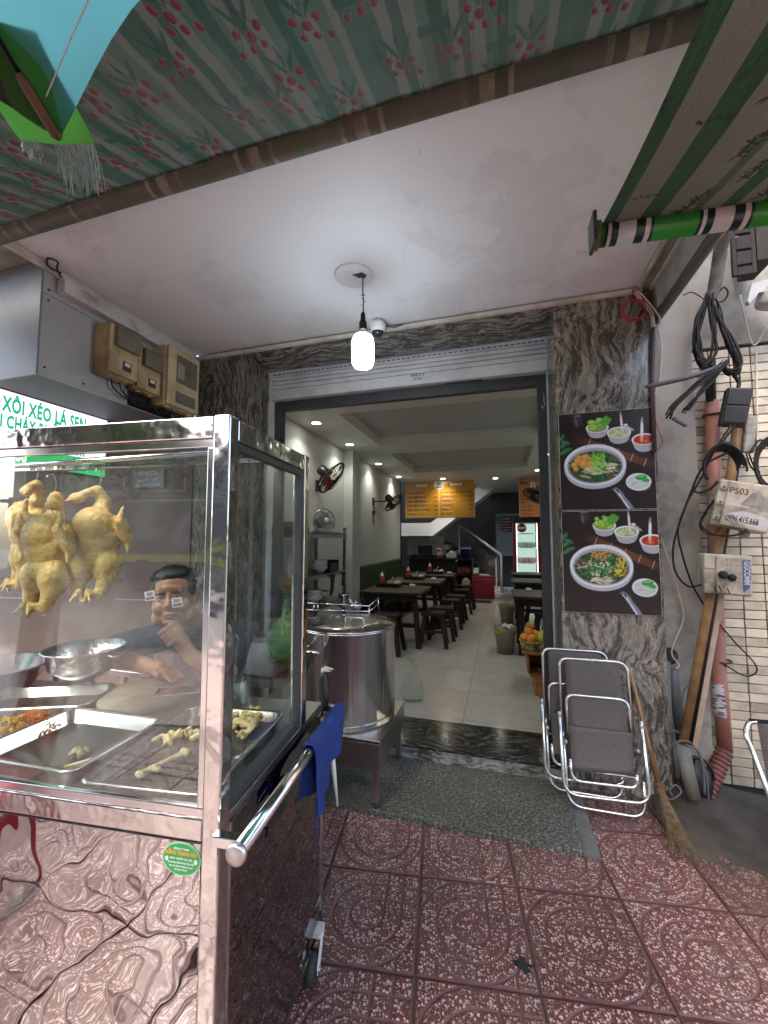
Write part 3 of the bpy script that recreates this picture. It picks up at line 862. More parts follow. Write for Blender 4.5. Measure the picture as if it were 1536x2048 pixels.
def chicken(u, v, z, turn, s, label, flip=1):
    t = thing('hanging_chicken', label, 'chicken', cl(u,v,z), CT+turn, 'chickens hung in the display case')
    m = MB()
    sp = lambda c, r, rot=None: m.sph([q*s for q in c], [q*s for q in r], 14, 10, rot)
    cp_ = lambda a, b, r0, r1: m.caps_([q*s for q in a], [q*s for q in b], r0*s, r1*s, 10)
    sp((0,0,-.16),(.066,.062,.10)); sp((0,-.02,-.12),(.058,.052,.07)); sp((0,.0,-.23),(.060,.055,.06))
    cp_((0,.005,-.09),(.006*flip,.012,-.03),.034,.022); cp_((.006*flip,.012,-.03),(-.008*flip,.0,.012),.020,.017); cp_((-.008*flip,0,.012),(-.03*flip,-.025,-.006),.017,.013)
    sp((-.045*flip,-.03,-.022),(.024,.018,.02)); cp_((-.05*flip,-.03,-.025),(-.075*flip,-.04,-.035),.010,.004)
    for k in (-1, 1):
        cp_((.055*k,0,-.105),(.092*k,-.012,-.165),.024,.019); cp_((.092*k,-.012,-.165),(.082*k,-.04,-.105),.019,.014)
        cp_((.082*k,-.04,-.105),(.088*k,-.035,-.055),.012,.006); cp_((.092*k,-.012,-.165),(.10*k,-.02,-.215),.012,.005)
        sp((.038*k,-.012,-.265),(.036,.040,.062),(0,.15*k,0)); cp_((.042*k,-.015,-.29),(.030*k,-.03,-.372),.028,.014)
        cp_((.030*k,-.03,-.372),(.012*k,-.055,-.345),.013,.009); cp_((.012*k,-.055,-.345),(.004*k,-.05,-.39),.008,.005)
        cp_((.012*k,-.055,-.345),(.028*k,-.07,-.38),.007,.004)
    sp((0,.03,-.30),(.02,.02,.03))
    obj('chicken_body', m, M_chick, t, local=True, remesh=.0055, smooth_it=2)
    mb = MB(); mb.tube(spline([(-.006*s,0,.005*s),(0,.004,.05),(0,0,.075),(0,-.012,.088),(0,-.024,.075)], 4), .002, 6)
    obj('hook', mb, M_steel, t, local=True)
    t.scale = (1.06, 1.0, .88)
    return t
chicken(-.60,.25,1.625,.25,.98,'whole poached chicken hanging closest to the corner post, breast towards the street',1)
chicken(-.70,.19,1.60,-.15,1.0,'whole poached chicken hanging lowest, between two others',-1)
chicken(-.86,.26,1.65,-.5,.98,'whole poached chicken hanging farthest from the corner post, neck bent over',-1)

def lump(name, label, cat, pts, mat, vox=.005, sm=2, rough=.0):
    """a small thing made of blobs in world space"""
    m = MB()
    for (c, r) in pts: m.sph(c, r, 12, 8)
    o = obj(name, m, mat, remesh=vox, smooth_it=sm)
    return tag(o, label, cat)
def cl3(p, z): return cl(p[0], p[1], z)
def seg(mb, a, b, r0, r1): mb.caps_(a, b, r0, r1, 10)
mb = MB(); a = cl((-0.284, 0.104, 0.895)[0], (-0.284, 0.104, 0.895)[1], .892); b = cl((-0.243, 0.208, 0.895)[0], (-0.243, 0.208, 0.895)[1], .894)
seg(mb,a,b,.0085,.008); A_, B_ = V3(a), V3(b); d_ = (B_-A_).normalized(); s_ = d_.cross(Vector((0,0,1)))
for k in (-1, 1): mb.sph(A_ - d_*.004 + s_*.006*k, .0095, 10, 8); mb.sph(B_ + d_*.004 + s_*.008*k, .011, 10, 8)
mb.sph(A_+d_*.03+s_*.004,(.02,.012,.008),10,8)
tag(obj('chicken_bone', mb, M_bone, remesh=.003, smooth_it=2), 'stripped chicken leg bone lying across the drained steel tray', 'bone')
def piece(px, py, rx, ry, seed, label):
    pass
def flesh(name, label, spots, mat, seed):
    rnd = random.Random(seed); m = MB()
    for (u, v, r) in spots:
        for k in range(15):
            c = cl(u+rnd.uniform(-r,r)*1.2, v+rnd.uniform(-r,r)*1.2, .883+rnd.uniform(0,.018))
            m.sph(c, (r*rnd.uniform(.15,.85), r*rnd.uniform(.10,.40), rnd.uniform(.004,.012)), 10, 8, (rnd.uniform(-.5,.5), rnd.uniform(-.7,.7), rnd.uniform(0,3)))
    return tag(obj(name, m, mat, remesh=.0032, smooth_it=1), label, 'chicken piece', 'chicken pieces in the drained tray')
p_ = (-0.319, 0.294, 0.895)
flesh('chicken_piece', 'flat piece of chicken skin lying beside the post in the drained tray', [(p_[0]-.03,p_[1]-.01,.022),(p_[0]+.005,p_[1]+.01,.028),(p_[0]+.045,p_[1]+.03,.03)], M_meat, 3)
p_ = (-0.174, 0.370, 0.895)
flesh('chicken_piece', 'round pale chicken half seen through the side pane', [(p_[0],p_[1],.036),(p_[0]+.01,p_[1]+.03,.034)], M_meat, 5)
p_ = (-0.212, 0.473, 0.895)
flesh('chicken_piece', 'curled chicken wing at the far end of the drained tray', [(p_[0]-.02,p_[1]+.01,.02),(p_[0]+.015,p_[1]+.02,.02),(p_[0]+.045,p_[1]-.005,.018),(p_[0]+.05,p_[1]-.05,.018)], M_chick, 8)
p_ = (-0.529, 0.167, 0.895)
flesh('chicken_scrap', 'small gristle scrap lying in the wide steel tray', [(p_[0],p_[1],.012),(p_[0]-.02,p_[1]-.01,.009)], M_bone, 9)
mb = MB(); seg(mb, cl(-.46,.17,.884), cl(-.52,.11,.882), .005, .004); mb.sph(cl(-.46,.17,.885),.008,10,8)
tag(obj('thin_bone', mb, M_bone), 'thin wing bone in the wide steel tray', 'bone')
def shreds(name, label, u, v, ru, rv, h, cols, n, seed):
    rnd = random.Random(seed); mb = MB()
    for i in range(n):
        a, q = rnd.uniform(0,2*PI), math.sqrt(rnd.random())
        x, y = u+ru*q*math.cos(a), v+rv*q*math.sin(a); z = .882+h*(1-q*q)*rnd.uniform(.5,1.05)
        an = rnd.uniform(0,2*PI); L = rnd.uniform(.012,.024)
        p0 = cl(x,y,z); p2 = cl(x+L*math.cos(an), y+L*math.sin(an), z+rnd.uniform(-.008,.008)); p1 = ((p0[0]+p2[0])/2+rnd.uniform(-.005,.005), (p0[1]+p2[1])/2, (p0[2]+p2[2])/2+rnd.uniform(-.002,.008))
        mb.tube([p0,p1,p2], .0014, 4)
    mb.sph(cl(u,v,.878),(ru*.8,rv*.8,h*.75),16,8)
    return tag(obj(name, mb, cols), label, 'topping', kind='stuff')
p_ = (-0.799, 0.290, 0.920)
shreds('shredded_topping', 'heap of shredded orange carrot in the rear tray', p_[0]-.03, p_[1]-.02, .075, .05, .05, pm('carrot_shreds', (.62,.20,.03), (.5,.15,.02), 40, .5), 700, 4)
p_ = (-0.829, 0.223, 0.920)
shreds('shredded_topping', 'heap of shredded yellow egg in the rear tray', p_[0]-.02, p_[1]-.02, .075, .06, .055, pm('egg_shreds', (.60,.36,.06), (.48,.28,.04), 40, .5), 800, 6)

# chopping block, colander, cups, bowls behind the glass
bl = thing('chopping_block', 'thick round wooden chopping block behind the trays', 'chopping board', cl(-.67,.565,.871))
mb = MB(); mb.lathe([(0,0),(.155,0),(.163,.006),(.163,.026),(.155,.034),(0,.034)], (0,0,0), 48); obj('block', mb, pm('worn_block', (.27,.23,.17), (.20,.17,.125), 9, .6, bump=.2, bs=70, dirt=(.08,.065,.05), ds=9), bl, local=True)
kn = thing('cleaver', 'cleaver lying across the chopping block', 'knife', cl(-.60,.55,.905), .55)
mb = MB(); mb.box((-.02,-.04,.0005),(.14,.04,.0035)); obj('blade', mb, M_steel, kn, local=True, bevel=.001)
mb = MB(); mb.tube([(.14,.02,.012),(.25,.025,.012)], .012, 10); obj('handle', mb, M_black, kn, local=True)
cb = thing('steel_colander', 'footed steel colander standing behind the wide tray', 'colander', cl(-.995,.60,.871))
mb = MB(); mb.lathe([(.045,0),(.05,.002),(.035,.03),(.03,.05),(.08,.062),(.122,.10),(.138,.165),(.147,.168),(.147,.172),(.135,.171),(.118,.105),(.075,.068),(0,.062)], (0,0,0), 40); obj('bowl', mb, m_steel('colander_steel', .22, (.6,.6,.59), wav=.4, ws=70, bdist=.004), cb, local=True)
for k in (-1, 1):
    mb = MB(); mb.tube(spline([(.144*k,-.025,.155),(.168*k,-.02,.15),(.168*k,.02,.15),(.144*k,.025,.155)],4), .003, 6); obj('handle', mb, M_steel, cb, local=True)
def cup(u, v, label, straw=True):
    t = thing('plastic_cup', label, 'cup', cl(u,v,.871))
    mb = MB(); mb.lathe([(0,0),(.034,0),(.045,.13),(.048,.131),(.048,.134),(.043,.133),(.033,.004),(0,.004)], (0,0,0), 28); obj('cup', mb, m_glass('cup_plastic', (.85,.86,.85), 1.5, .15), t, local=True)
    if straw: mb = MB(); mb.tube([(.0,.01,.01),(.05,.02,.20)], .0035, 8); obj('straw', mb, M_plasticw, t, local=True)
cup(-1.03,.80,'clear plastic cup with a white straw behind the colander') if False else None
sb = thing('steel_basin', 'large shallow steel basin at the far end of the cart', 'basin', cl(-1.32,.52,.871))
mb = MB(); mb.lathe([(0,0),(.10,0),(.165,.10),(.178,.103),(.178,.107),(.162,.106),(.098,.006),(0,.006)], (0,0,0), 40); obj('bowl', mb, M_tray, sb, local=True)
ta = thing('vendor_table', 'low steel table behind the cart beside the seated man', 'table', (-1.95,1.75,0))
mb = MB(); mb.box((-.42,-.16,.80),(.30,.35,.83)); obj('tabletop', mb, M_steel, ta, local=True, bevel=.004)
for (x, y) in ((-.38,-.12),(.26,-.12),(-.38,.31),(.26,.31)): mb = MB(); mb.box((x-.015,y-.015,0),(x+.015,y+.015,.80)); obj('leg', mb, M_steel, ta, local=True)
t = thing('plastic_cup', 'clear plastic cup with a white straw standing on the steel table', 'cup', (-1.73,1.66,.83))
mb = MB(); mb.lathe([(0,0),(.036,0),(.049,.15),(.052,.151),(.052,.154),(.047,.153),(.035,.004),(0,.004)], (0,0,0), 28); obj('cup', mb, m_glass('cup_plastic', (.85,.86,.85), 1.5, .15), t, local=True)
mb = MB(); mb.tube([(.0,-.01,.01),(.05,.02,.22)], .0035, 8); obj('straw', mb, M_plasticw, t, local=True)
jr = thing('clear_jar', 'round clear plastic jar at the rear corner of the display case', 'jar', cl(-.30,.55,.871))
mb = MB(); mb.lathe([(0,0),(.058,0),(.06,.004),(.06,.10),(.056,.105),(.056,.004),(0,.003)], (0,0,0), 32); obj('jar_wall', mb, m_glass('jar_plastic', (.88,.9,.88), 1.5, .12), jr, local=True)

# blue cloth over the handle, black tool and white rod beside it
M_towel = pm('blue_towel', (.012,.03,.16), (.018,.045,.22), 45, .95, bump=.9, bs=260, bd=.003)
def towel(u, v):
    s_ = .335 + .305*u                                    # along the handle
    hang = (v-.5)*2                                       # -1 inside ... 1 outside
    drop = (.13 + .035*math.sin(u*7) + .09*max(0, .45-u)*(1.3 if hang > 0 else .4)) * max(abs(hang)-.06, 0)
    ang = max(-1, min(1, hang/.12))*PI/2
    r = .019
    x = .07 + r*math.sin(ang) + (0 if abs(hang) < .12 else (.012*math.sin(u*11+1)+.010*math.sin(u*23))*abs(hang))*(1 if hang > 0 else -1)*.8
    z = .862 + r*math.cos(ang) - drop
    return cl(x, s_ + .02*abs(hang)*math.sin(u*5), z)
tw_ = MB(); tw_.grid(towel, 46, 60); tw_.uv = {}
to = tag(obj('blue_towel', tw_, M_towel), 'dark blue cloth draped over the push handle', 'cloth')
m_ = to.modifiers.new('solid','SOLIDIFY'); m_.thickness = .004
mb = MB(); mb.tube(spline([cl(.086,.36,.72), cl(.088,.355,.66), cl(.085,.36,.60)],4), .003, 6)
obj('loose_thread', mb, M_towel, to)
tl = thing('kitchen_tongs', 'black handled tool standing upright behind the blue cloth', 'tool', cl(.02,.62,.872))
mb = MB(); mb.tube(spline([(0,0,0),(-.004,.004,.05),(-.012,.01,.12)],5), [.013,.014,.015,.017,.018,.018,.018,.017,.017,.016,.015], 10); obj('handle', mb, M_black, tl, local=True)
mb = MB(); mb.prism([(-.022,.005,.118),(.0,.005,.122),(.026,.005,.128),(.028,.005,.134),(-.004,.005,.142),(-.02,.005,.135)], (0,.012,0)); obj('steel_head', mb, M_chrome, tl, local=True, bevel=.002)
mb = MB(); a, b = (-0.678, 1.550, 0.705), (-0.643, 1.550, 0.421)
mb.tube([a, (a[0]*.5+b[0]*.5, a[1]-.002, a[2]*.5+b[2]*.5), b], [.010,.010,.004], 10)
tag(obj('white_rod', mb, M_plasticw), 'tapered white plastic rod hanging below the blue cloth', 'rod')

# ---------------------------------------------------------------- the man behind the cart
HD = (-1.412, 1.487, 1.216)
M_skin = pm('warm_skin', (.36,.19,.115), (.28,.135,.078), 12, .42, bump=.3, bs=170, sss=.08, dirt=(.20,.085,.055), ds=13, damt=.5, bd=.002)
M_hair = pm('black_hair', (.012,.011,.010), (.03,.028,.026), 60, .5, bump=.8, bs=200)
M_shirt = pm('navy_shirt', (.016,.019,.035), (.030,.034,.056), 9, .9, bump=.9, bs=14, bd=.03)
man = thing('person', 'man in a navy polo shirt sitting behind the cart, chin resting on his fist', 'person', (HD[0], HD[1]+.36, 0))
HM = Matrix.Translation(HD) @ Matrix.Rotation(rad(-149),4,'Z') @ Matrix.Rotation(rad(7),4,'Y') @ Matrix.Rotation(rad(6),4,'X') @ Matrix.Scale(1.10,4)
def hp(p): return HM @ Vector(p)
HR = HM.to_euler()
def hs(m, c, r, rot=(0,0,0), n=18, k=12):
    q = ((HM.to_3x3()*(1/1.10)) @ Euler(rot).to_matrix()).to_euler(); m.sph(hp(c), tuple(v*1.10 for v in r), n, k, q)
bd = MB()
# head: x = his right(-)/left(+) ... y forward, z up
hs(bd,(0,-.018,.040),(.076,.094,.080)); hs(bd,(0,.012,-.012),(.069,.078,.085)); hs(bd,(0,.030,-.062),(.054,.058,.050)); hs(bd,(0,.066,-.088),(.028,.024,.022))
hs(bd,(0,.075,.040),(.050,.018,.022)); 
for k in (-1,1):
    hs(bd,(.040*k,.060,-.030),(.030,.026,.030)); hs(bd,(.050*k,.030,-.066),(.031,.040,.038)); hs(bd,(.030*k,.080,.024),(.022,.010,.007))
    hs(bd,(.078*k,-.012,-.005),(.009,.019,.032),(.15,0,.35*k)); hs(bd,(.084*k,-.018,.010),(.006,.014,.017),(.1,0,.4*k)); hs(bd,(.012*k,.095,-.028),(.011,.010,.009))
    hs(bd,(.031*k,.078,.004),(.015,.010,.008))
bd.caps_(hp((0,.088,.015)), hp((0,.106,-.024)), .009, .0125, 12)
hs(bd,(0,.090,-.056),(.024,.010,.0065)); hs(bd,(0,.088,-.067),(.020,.010,.0065))
NB = (HD[0]-.005, HD[1]+.135, HD[2]-.165)
bd.caps_(hp((0,-.03,-.05)), NB, .060, .064, 16)
SH = Vector((HD[0]+.01, HD[1]+.17, HD[2]-.19))
RS = SH + Vector((-.185,-.03,-.02)); LS = SH + Vector((.185,.02,-.02))
CH = SH + Vector((0,.03,-.16)); PV = Vector((HD[0]+.03, HD[1]+.33, .50))
tor = [(SH+Vector((0,.02,-.05)),(.16,.09,.07)), (CH,(.165,.12,.15)), ((CH+PV)/2,(.165,.14,.16)), (PV+Vector((0,0,.06)),(.17,.15,.12))]
for c, r in tor: bd.sph(c, tuple(q-.008 for q in r), 18, 12)
bd.caps_(RS, SH, .060, .07, 14); bd.caps_(LS, SH, .060, .07, 14)
RE = Vector((-1.749, 1.407, 0.969)); RH = Vector((-1.371, 1.372, 0.943)); LE = Vector((-1.109, 1.451, 0.914)); LW = Vector((-1.209, 1.373, 1.008)); LH = Vector((-1.273, 1.348, 1.097))
for (a, b, r0, r1) in ((RS,RE,.056,.047),(RE,RH,.046,.030),(LS,LE,.056,.047),(LE,LW,.045,.029)): bd.caps_(a, b, r0, r1, 14)
bd.sph(RH+Vector((.03,-.02,-.005)),(.045,.032,.018),14,10)
for k in range(4):
    q = RH+Vector((.065,-.040+.018*k,-.004)); bd.caps_(q, q+Vector((.032,-.012,-.006)), .0095, .0085, 8); bd.caps_(q+Vector((.032,-.012,-.006)), q+Vector((.05,-.012,-.018)), .0085, .0075, 8)
bd.caps_(RH+Vector((.02,-.045,.004)), RH+Vector((.06,-.062,.0)), .010, .008, 8)
# left fist under the chin: back of the hand to the street, fingers curled
fw = (Vector((0,0,1.48))-LH).normalized(); up = (LH-LW).normalized(); sd_ = up.cross(fw).normalized()
bd.caps_(LW, LH-up*.01, .028, .033, 12); bd.sph(LH,(.040,.030,.042),14,10)
for k in range(4):
    b0 = LH + up*(.036-.019*k) + sd_*(.022) + fw*.012
    b1 = b0 - sd_*.040 + fw*(.016); b2 = b1 - sd_*.022 - fw*.020
    bd.caps_(b0, b1, .0105, .0105, 10); bd.caps_(b1, b2, .0105, .009, 10)
bd.caps_(LH+up*.03+sd_*.03, LH+up*.062-sd_*.004+fw*.006, .011, .0095, 10)
for k in (-1,1):
    hp_ = PV+Vector((.10*k,0,0)); kn_ = PV+Vector((.16*k,-.20,-.02)); an = kn_+Vector((.02*k,.06,-.40))
    bd.caps_(hp_, kn_, .085, .06, 14); bd.caps_(kn_, an, .056, .036, 14); bd.caps_(an, an+Vector((.0,-.15,-.03)), .036, .03, 12)
obj('body', bd, M_skin, man, remesh=.0042, smooth_it=3)
sh = MB()
for c, r in tor[:3]: sh.sph(c, tuple(q+.006 for q in r), 20, 14)
sh.sph(PV+Vector((0,0,.07)),(.178,.155,.12),18,12)
sh.caps_(RS, SH, .071, .080, 14); sh.caps_(LS, SH, .071, .080, 14)
sh.caps_(RS, RS.lerp(RE,.72), .070, .068, 14); sh.caps_(LS, LS.lerp(LE,.72), .070, .068, 14)
sh.caps_(Vector(NB)+Vector((0,.0,.0)), SH, .069, .09, 16)
obj('shirt', sh, M_shirt, man, remesh=.008, smooth_it=4)
mb = MB(); nb = Vector(NB)
mb.tube([nb+Vector((.078*math.cos(a), .076*math.sin(a)-.01, .012+.018*math.sin(a))) for a in [2*PI*k/28 for k in range(28)]], .013, 8, closed=True); obj('collar', mb, M_shirt, man)
pt = MB()
for k in (-1,1):
    hp_ = PV+Vector((.10*k,0,0)); kn_ = PV+Vector((.16*k,-.20,-.02)); an = kn_+Vector((.02*k,.06,-.36))
    pt.caps_(hp_, kn_, .098, .074, 14); pt.caps_(kn_, an, .070, .058, 14)
pt.sph(PV,(.18,.16,.11),18,12)
obj('trousers', pt, pm('dark_trousers', (.03,.03,.033), rough=.9), man, remesh=.009, smooth_it=3)
hm = MB()
hs(hm,(0,-.028,.056),(.080,.094,.076)); hs(hm,(0,-.055,.01),(.074,.070,.075)); hs(hm,(0,.025,.094),(.060,.050,.026))
for k in (-1,1): hs(hm,(.068*k,.005,.035),(.016,.035,.035))
for i in range(90):
    a = random.uniform(-2.4,2.4)+PI/2*0; q = random.uniform(0,.9)
    x, y = .066*q*math.sin(a*1.3), -.02+.075*q*math.cos(a)
    hm.caps_(hp((x,y,.118-.03*q*q)), hp((x*1.1,y+random.uniform(-.01,.02),.130-.035*q*q)), .006, .002, 6)
ho = obj('hair', hm, M_hair, man, remesh=.0045, smooth_it=1)
ss = MB()
for i in range(700):
    th = random.uniform(0, 2*PI); q = math.sqrt(random.random())
    x, y = .074*q*math.cos(th), -.028+.088*q*math.sin(th); z = .056+.077*math.sqrt(max(.02, 1-q*q*.96))
    p0 = Vector((x,y,z)); d = Vector((x*.30, .006+random.uniform(-.010,.010), .009)) + Vector((random.uniform(-.006,.006),0,0))
    ss.tube([hp(p0), hp(p0+d*.55), hp(p0+d+Vector((0,.004,-.003)))], [.0009,.0008,.0004], 3, caps=False)
tag(obj('hair_strands', ss, M_hair, ho), kind='stuff')
M_eye = pm('eye_white', (.55,.52,.48), rough=.25); M_iris = pm('dark_iris', (.012,.008,.006), rough=.15); M_lip = pm('lips', (.25,.09,.07), rough=.5)
for k in (-1,1):
    e = MB(); hs(e,(.031*k,.0755,.004),(.0125,.012,.0048)); eo = obj('eye', e, M_eye, man)
    e = MB(); hs(e,(.030*k,.0840,.004),(.0048,.0045,.0046)); obj('iris', e, M_iris, eo)
    e = MB(); e.tube([hp((.014*k,.092,.021)), hp((.032*k,.089,.027)), hp((.050*k,.074,.022))], [.0028,.0038,.002], 8); obj('eyebrow', e, M_hair, man)
    e = MB(); e.tube([hp((.017*k,.0885,.0085)), hp((.031*k,.0895,.0115)), hp((.046*k,.080,.007))], .0022, 6); obj('eyelid', e, pm('lid_skin', (.14,.07,.045), rough=.5), man)
e = MB(); e.tube([hp((-.025,.088,-.063)), hp((-.008,.0985,-.0595)), hp((.008,.0985,-.0595)), hp((.025,.088,-.063))], [.002,.0042,.0042,.002], 8)
e.tube([hp((-.020,.089,-.066)), hp((0,.0985,-.0685)), hp((.020,.089,-.066))], [.002,.005,.002], 8); obj('lips', e, M_lip, man)
stl = thing('vendor_stool', 'plain steel stool under the seated man', 'stool', (PV[0],PV[1]+.02,0))
mb = MB(); mb.box((-.16,-.15,.39),(.16,.15,.42)); obj('seat', mb, M_steel, stl, local=True, bevel=.004)
for (x, y) in ((-.14,-.13),(.14,-.13),(-.14,.13),(.14,.13)): mb = MB(); mb.tube([(x,y,.39),(x*1.1,y*1.1,0)], .012, 8); obj('leg', mb, M_steel, stl, local=True)

# ---------------------------------------------------------------- rolling shutter and dark door frame
sh_ = thing('roller_shutter', 'white roller shutter rolled up above the dark door frame', 'shutter', (-.8,3.1,2.73))
M_shut = pm('shutter_white', (.72,.73,.73), (.64,.65,.65), 3, .4, dirt=(.35,.34,.32), ds=3, damt=.35)
zz = [2.735, 2.825, 2.868, 2.905, 2.942, 2.982]
for a, b in zip(zz[:-1], zz[1:]):
    mb = MB(); mb.box((-1.962,3.104+.006*(b > 2.84),a),(.352,3.14,b-.007)); obj('slat', mb, M_shut, sh_, bevel=.003)
mb = MB()
for k in range(54): mb.box((-1.94+k*.0425,3.1085,2.955),(-1.912+k*.0425,3.1098,2.964))
tag(obj('vent_slot', mb, M_black, sh_), kind='stuff')
mb = MB(); mb.box((-1.96,3.1405,2.735),(.35,3.15,2.985)); obj('drum_cover', mb, M_dgrey, sh_)
mb = MB(); mb.box((-1.962,3.085,2.722),(.352,3.13,2.7345)); obj('bottom_bar', mb, M_shut, sh_, bevel=.003)
mb = MB(); mb.box((-1.9835,3.101,.1),(-1.962,3.16,2.985)); obj('guide_rail', mb, M_shut, sh_); mb = MB(); mb.box((.3525,3.101,.1),(.3565,3.16,2.985)); obj('guide_rail', mb, M_shut, sh_)
o = txt('number_stencil', '0908 213\n01332', (-.62,3.1025,2.795), .030, M_dgrey, sh_, align='CENTER', bold=.01, ext=.0004)
df = thing('door_frame', 'dark grey metal door frame under the white shutter', 'door frame', (-.8,3.16,.1))
for (lo, hi) in (((-1.962,3.17,.1),(-1.885,3.23,2.73)),((.29,3.17,.1),(.353,3.23,2.73))): mb = MB(); mb.box(lo,hi); obj('jamb', mb, M_dgrey, df, bevel=.003)
mb = MB(); mb.box((-1.8845,3.17,2.645),(.2895,3.23,2.73)); obj('lintel', mb, M_dgrey, df, bevel=.003)
for z in (.6, 1.66, 2.30): mb = MB(); mb.cyl((-1.882,3.165,z),(-1.882,3.165,z+.09),.012,n=10); obj('hinge', mb, M_black, df)
hk = thing('door_hook', 'small steel hook on the right door jamb', 'hook', (.33,3.1,2.5)); mb = MB(); mb.tube(spline([(.33,3.165,2.58),(.325,3.12,2.56),(.33,3.10,2.46),(.318,3.09,2.44),(.31,3.10,2.47)],5), .005, 6); obj('rod', mb, M_steel, hk)

# ---------------------------------------------------------------- lamp, camera
lp = thing('pendant_bulb', 'lit LED bulb hanging on a black wire from a ceiling rose', 'lamp', (-.745,2.12,3.03))
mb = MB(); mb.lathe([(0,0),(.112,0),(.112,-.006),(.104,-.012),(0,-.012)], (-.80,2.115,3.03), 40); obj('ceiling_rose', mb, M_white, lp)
mb = MB(); mb.prism([(-.80,2.09,3.0175),(-.74,2.085,3.0175),(-.72,2.115,3.0175),(-.735,2.135,3.0175),(-.775,2.125,3.0175),(-.785,2.105,3.0175)], (0,0,-.003)); obj('rose_hole', mb, M_dgrey, lp)
mb = MB(); mb.tube(spline([(-.742,2.115,3.018),(-.744,2.118,2.93),(-.741,2.12,2.86),(-.743,2.12,2.79)],5), .0035, 6)
for k in range(5): mb.tube([(-.743-.012*math.cos(k*2),2.12,2.905-.02*k),(-.743+.012*math.sin(k*3+1),2.121,2.90-.02*k)], .0025, 5)
obj('wire', mb, M_blackm, lp)
mb = MB(); mb.lathe([(.006,2.80),(.014,2.785),(.015,2.75),(.022,2.735),(.022,2.69),(.012,2.688)], (-.743,2.12,0), 20); obj('socket', mb, M_blackm, lp)
mb = MB(); mb.lathe([(.020,2.687),(.026,2.68),(.050,2.652)], (-.743,2.12,0), 28); obj('collar', mb, M_plasticw, lp)
mb = MB(); mb.lathe([(.050,2.6515),(.060,2.635),(.064,2.60),(.064,2.515),(.060,2.49),(.048,2.472),(.025,2.463),(0,2.462)], (-.743,2.12,0), 32)
obj('bulb', mb, emit('bulb_glow', (.74,.88,1.0), 8.5), lp)
sc_ = thing('security_camera', 'white dome security camera on the ceiling trim beside the bulb', 'camera', (-.80,2.62,3.03))
mb = MB(); mb.box((-.86,2.585,2.985),(-.775,2.66,3.029)); obj('mount', mb, M_plasticw, sc_, bevel=.006)
mb = MB(); mb.lathe([(0,3.0),(.05,3.0),(.056,2.975),(.052,2.945),(.044,2.93)], (-.80,2.60,0), 28); obj('housing', mb, M_plasticw, sc_)
mb = MB(); mb.sph((-.80,2.60,2.935),.040,20,12); obj('dome', mb, pm('smoked_dome', (.02,.03,.035), rough=.1), sc_)
mb = MB(); mb.tube(spline([(-.76,2.63,2.99),(-.70,2.66,2.985),(-.68,2.68,3.0),(-.64,2.68,3.008)],5), .004, 6); obj('cable', mb, M_blackm, sc_)

# ---------------------------------------------------------------- left wall: meters, batten, lightbox
M_meter = pm('yellowed_plastic', (.50,.40,.22), (.42,.32,.16), 5, .45, dirt=(.17,.11,.05), ds=6, damt=.75)
M_meterc = pm('cream_plastic', (.60,.52,.31), (.54,.45,.26), 5, .42, dirt=(.25,.17,.08), ds=6, damt=.5)
M_mwin = pm('dusty_window', (.19,.165,.12), (.12,.105,.08), 9, .25)
def meter(y0, y1, z0, z1, x1, label, mat, cover=True):
    t = thing('electricity_meter', label, 'meter box', (-2.43,(y0+y1)/2,z0), 0, 'electricity meter boxes under the ceiling')
    mb = MB(); mb.box((-2.431,y0,z0),(x1-.03,y1,z1)); b = obj('back_box', mb, mat, t, bevel=.008)
    mb = MB(); mb.box((x1-.0295,y0+.004,z0+.006),(x1,y1-.004,z1-.004)); obj('lid', mb, mat, t, bevel=.008)
    h = z1-z0
    if cover:
        mb = MB(); mb.box((x1+.0005,y0+.03,z0+.55*h),(x1+.035,y1-.012,z1-.012)); obj('window_cover', mb, M_mwin, t, bevel=.006)
        ym = (y0+y1)/2
        mb = MB(); mb.box((x1+.0005,ym-.01,z0+.14*h),(x1+.003,ym+.05,z0+.33*h)); w_ = obj('dial_window', mb, pm('dial_dark', (.05,.045,.035), rough=.2), t)
        mb = MB(); mb.box((x1+.0033,ym+.002,z0+.24*h),(x1+.0042,ym+.04,z0+.31*h)); obj('dial', mb, M_swhite, w_)
    else:
        mb = MB(); mb.box((x1+.0005,y0+.075,z0+.42*h),(x1+.004,y1-.035,z1-.05)); w_ = obj('window', mb, M_mwin, t, bevel=.002)
        mb = MB(); mb.box((x1+.0043,y0+.085,z0+.5*h),(x1+.0055,y0+.15,z0+.75*h)); obj('dial', mb, pm('dial_grey', (.30,.28,.22), rough=.5), w_)
        mb = MB(); mb.box((x1+.0005,y0+.075,z0+.08*h),(x1+.004,y1-.045,z0+.27*h)); obj('window', mb, M_mwin, t, bevel=.002)
        for z in (.31,.33,.36): mb = MB(); mb.box((x1+.0005,y0+.05,z0+z*h),(x1+.002,y1-.02,z0+z*h+.003)); obj('rib', mb, mat, t)
    for y in (y0+.05, y1-.05):
        mb = MB(); mb.cyl((x1-.05,y,z0-.012),(x1-.05,y,z0+.004),.016,n=10); obj('gland', mb, mat, t)
    return t
meter(1.83,2.04,2.515,2.835,-2.30,'yellowed meter box farthest from the marble pillar, dusty cover on top',M_meter)
meter(2.06,2.255,2.50,2.80,-2.33,'smaller yellowed meter box in the middle of three',M_meter)
meter(2.27,2.585,2.455,2.905,-2.285,'tall cream meter box with two windows next to the marble pillar',M_meterc,False)
bb = thing('wire_tangle', 'black wires and backing plate hanging under the meter boxes', 'wires', (-2.42,2.3,2.42))
mb = MB(); mb.box((-2.4315,2.08,2.395),(-2.424,2.45,2.52)); obj('backing_plate', mb, M_black, bb)
rnd = random.Random(4)
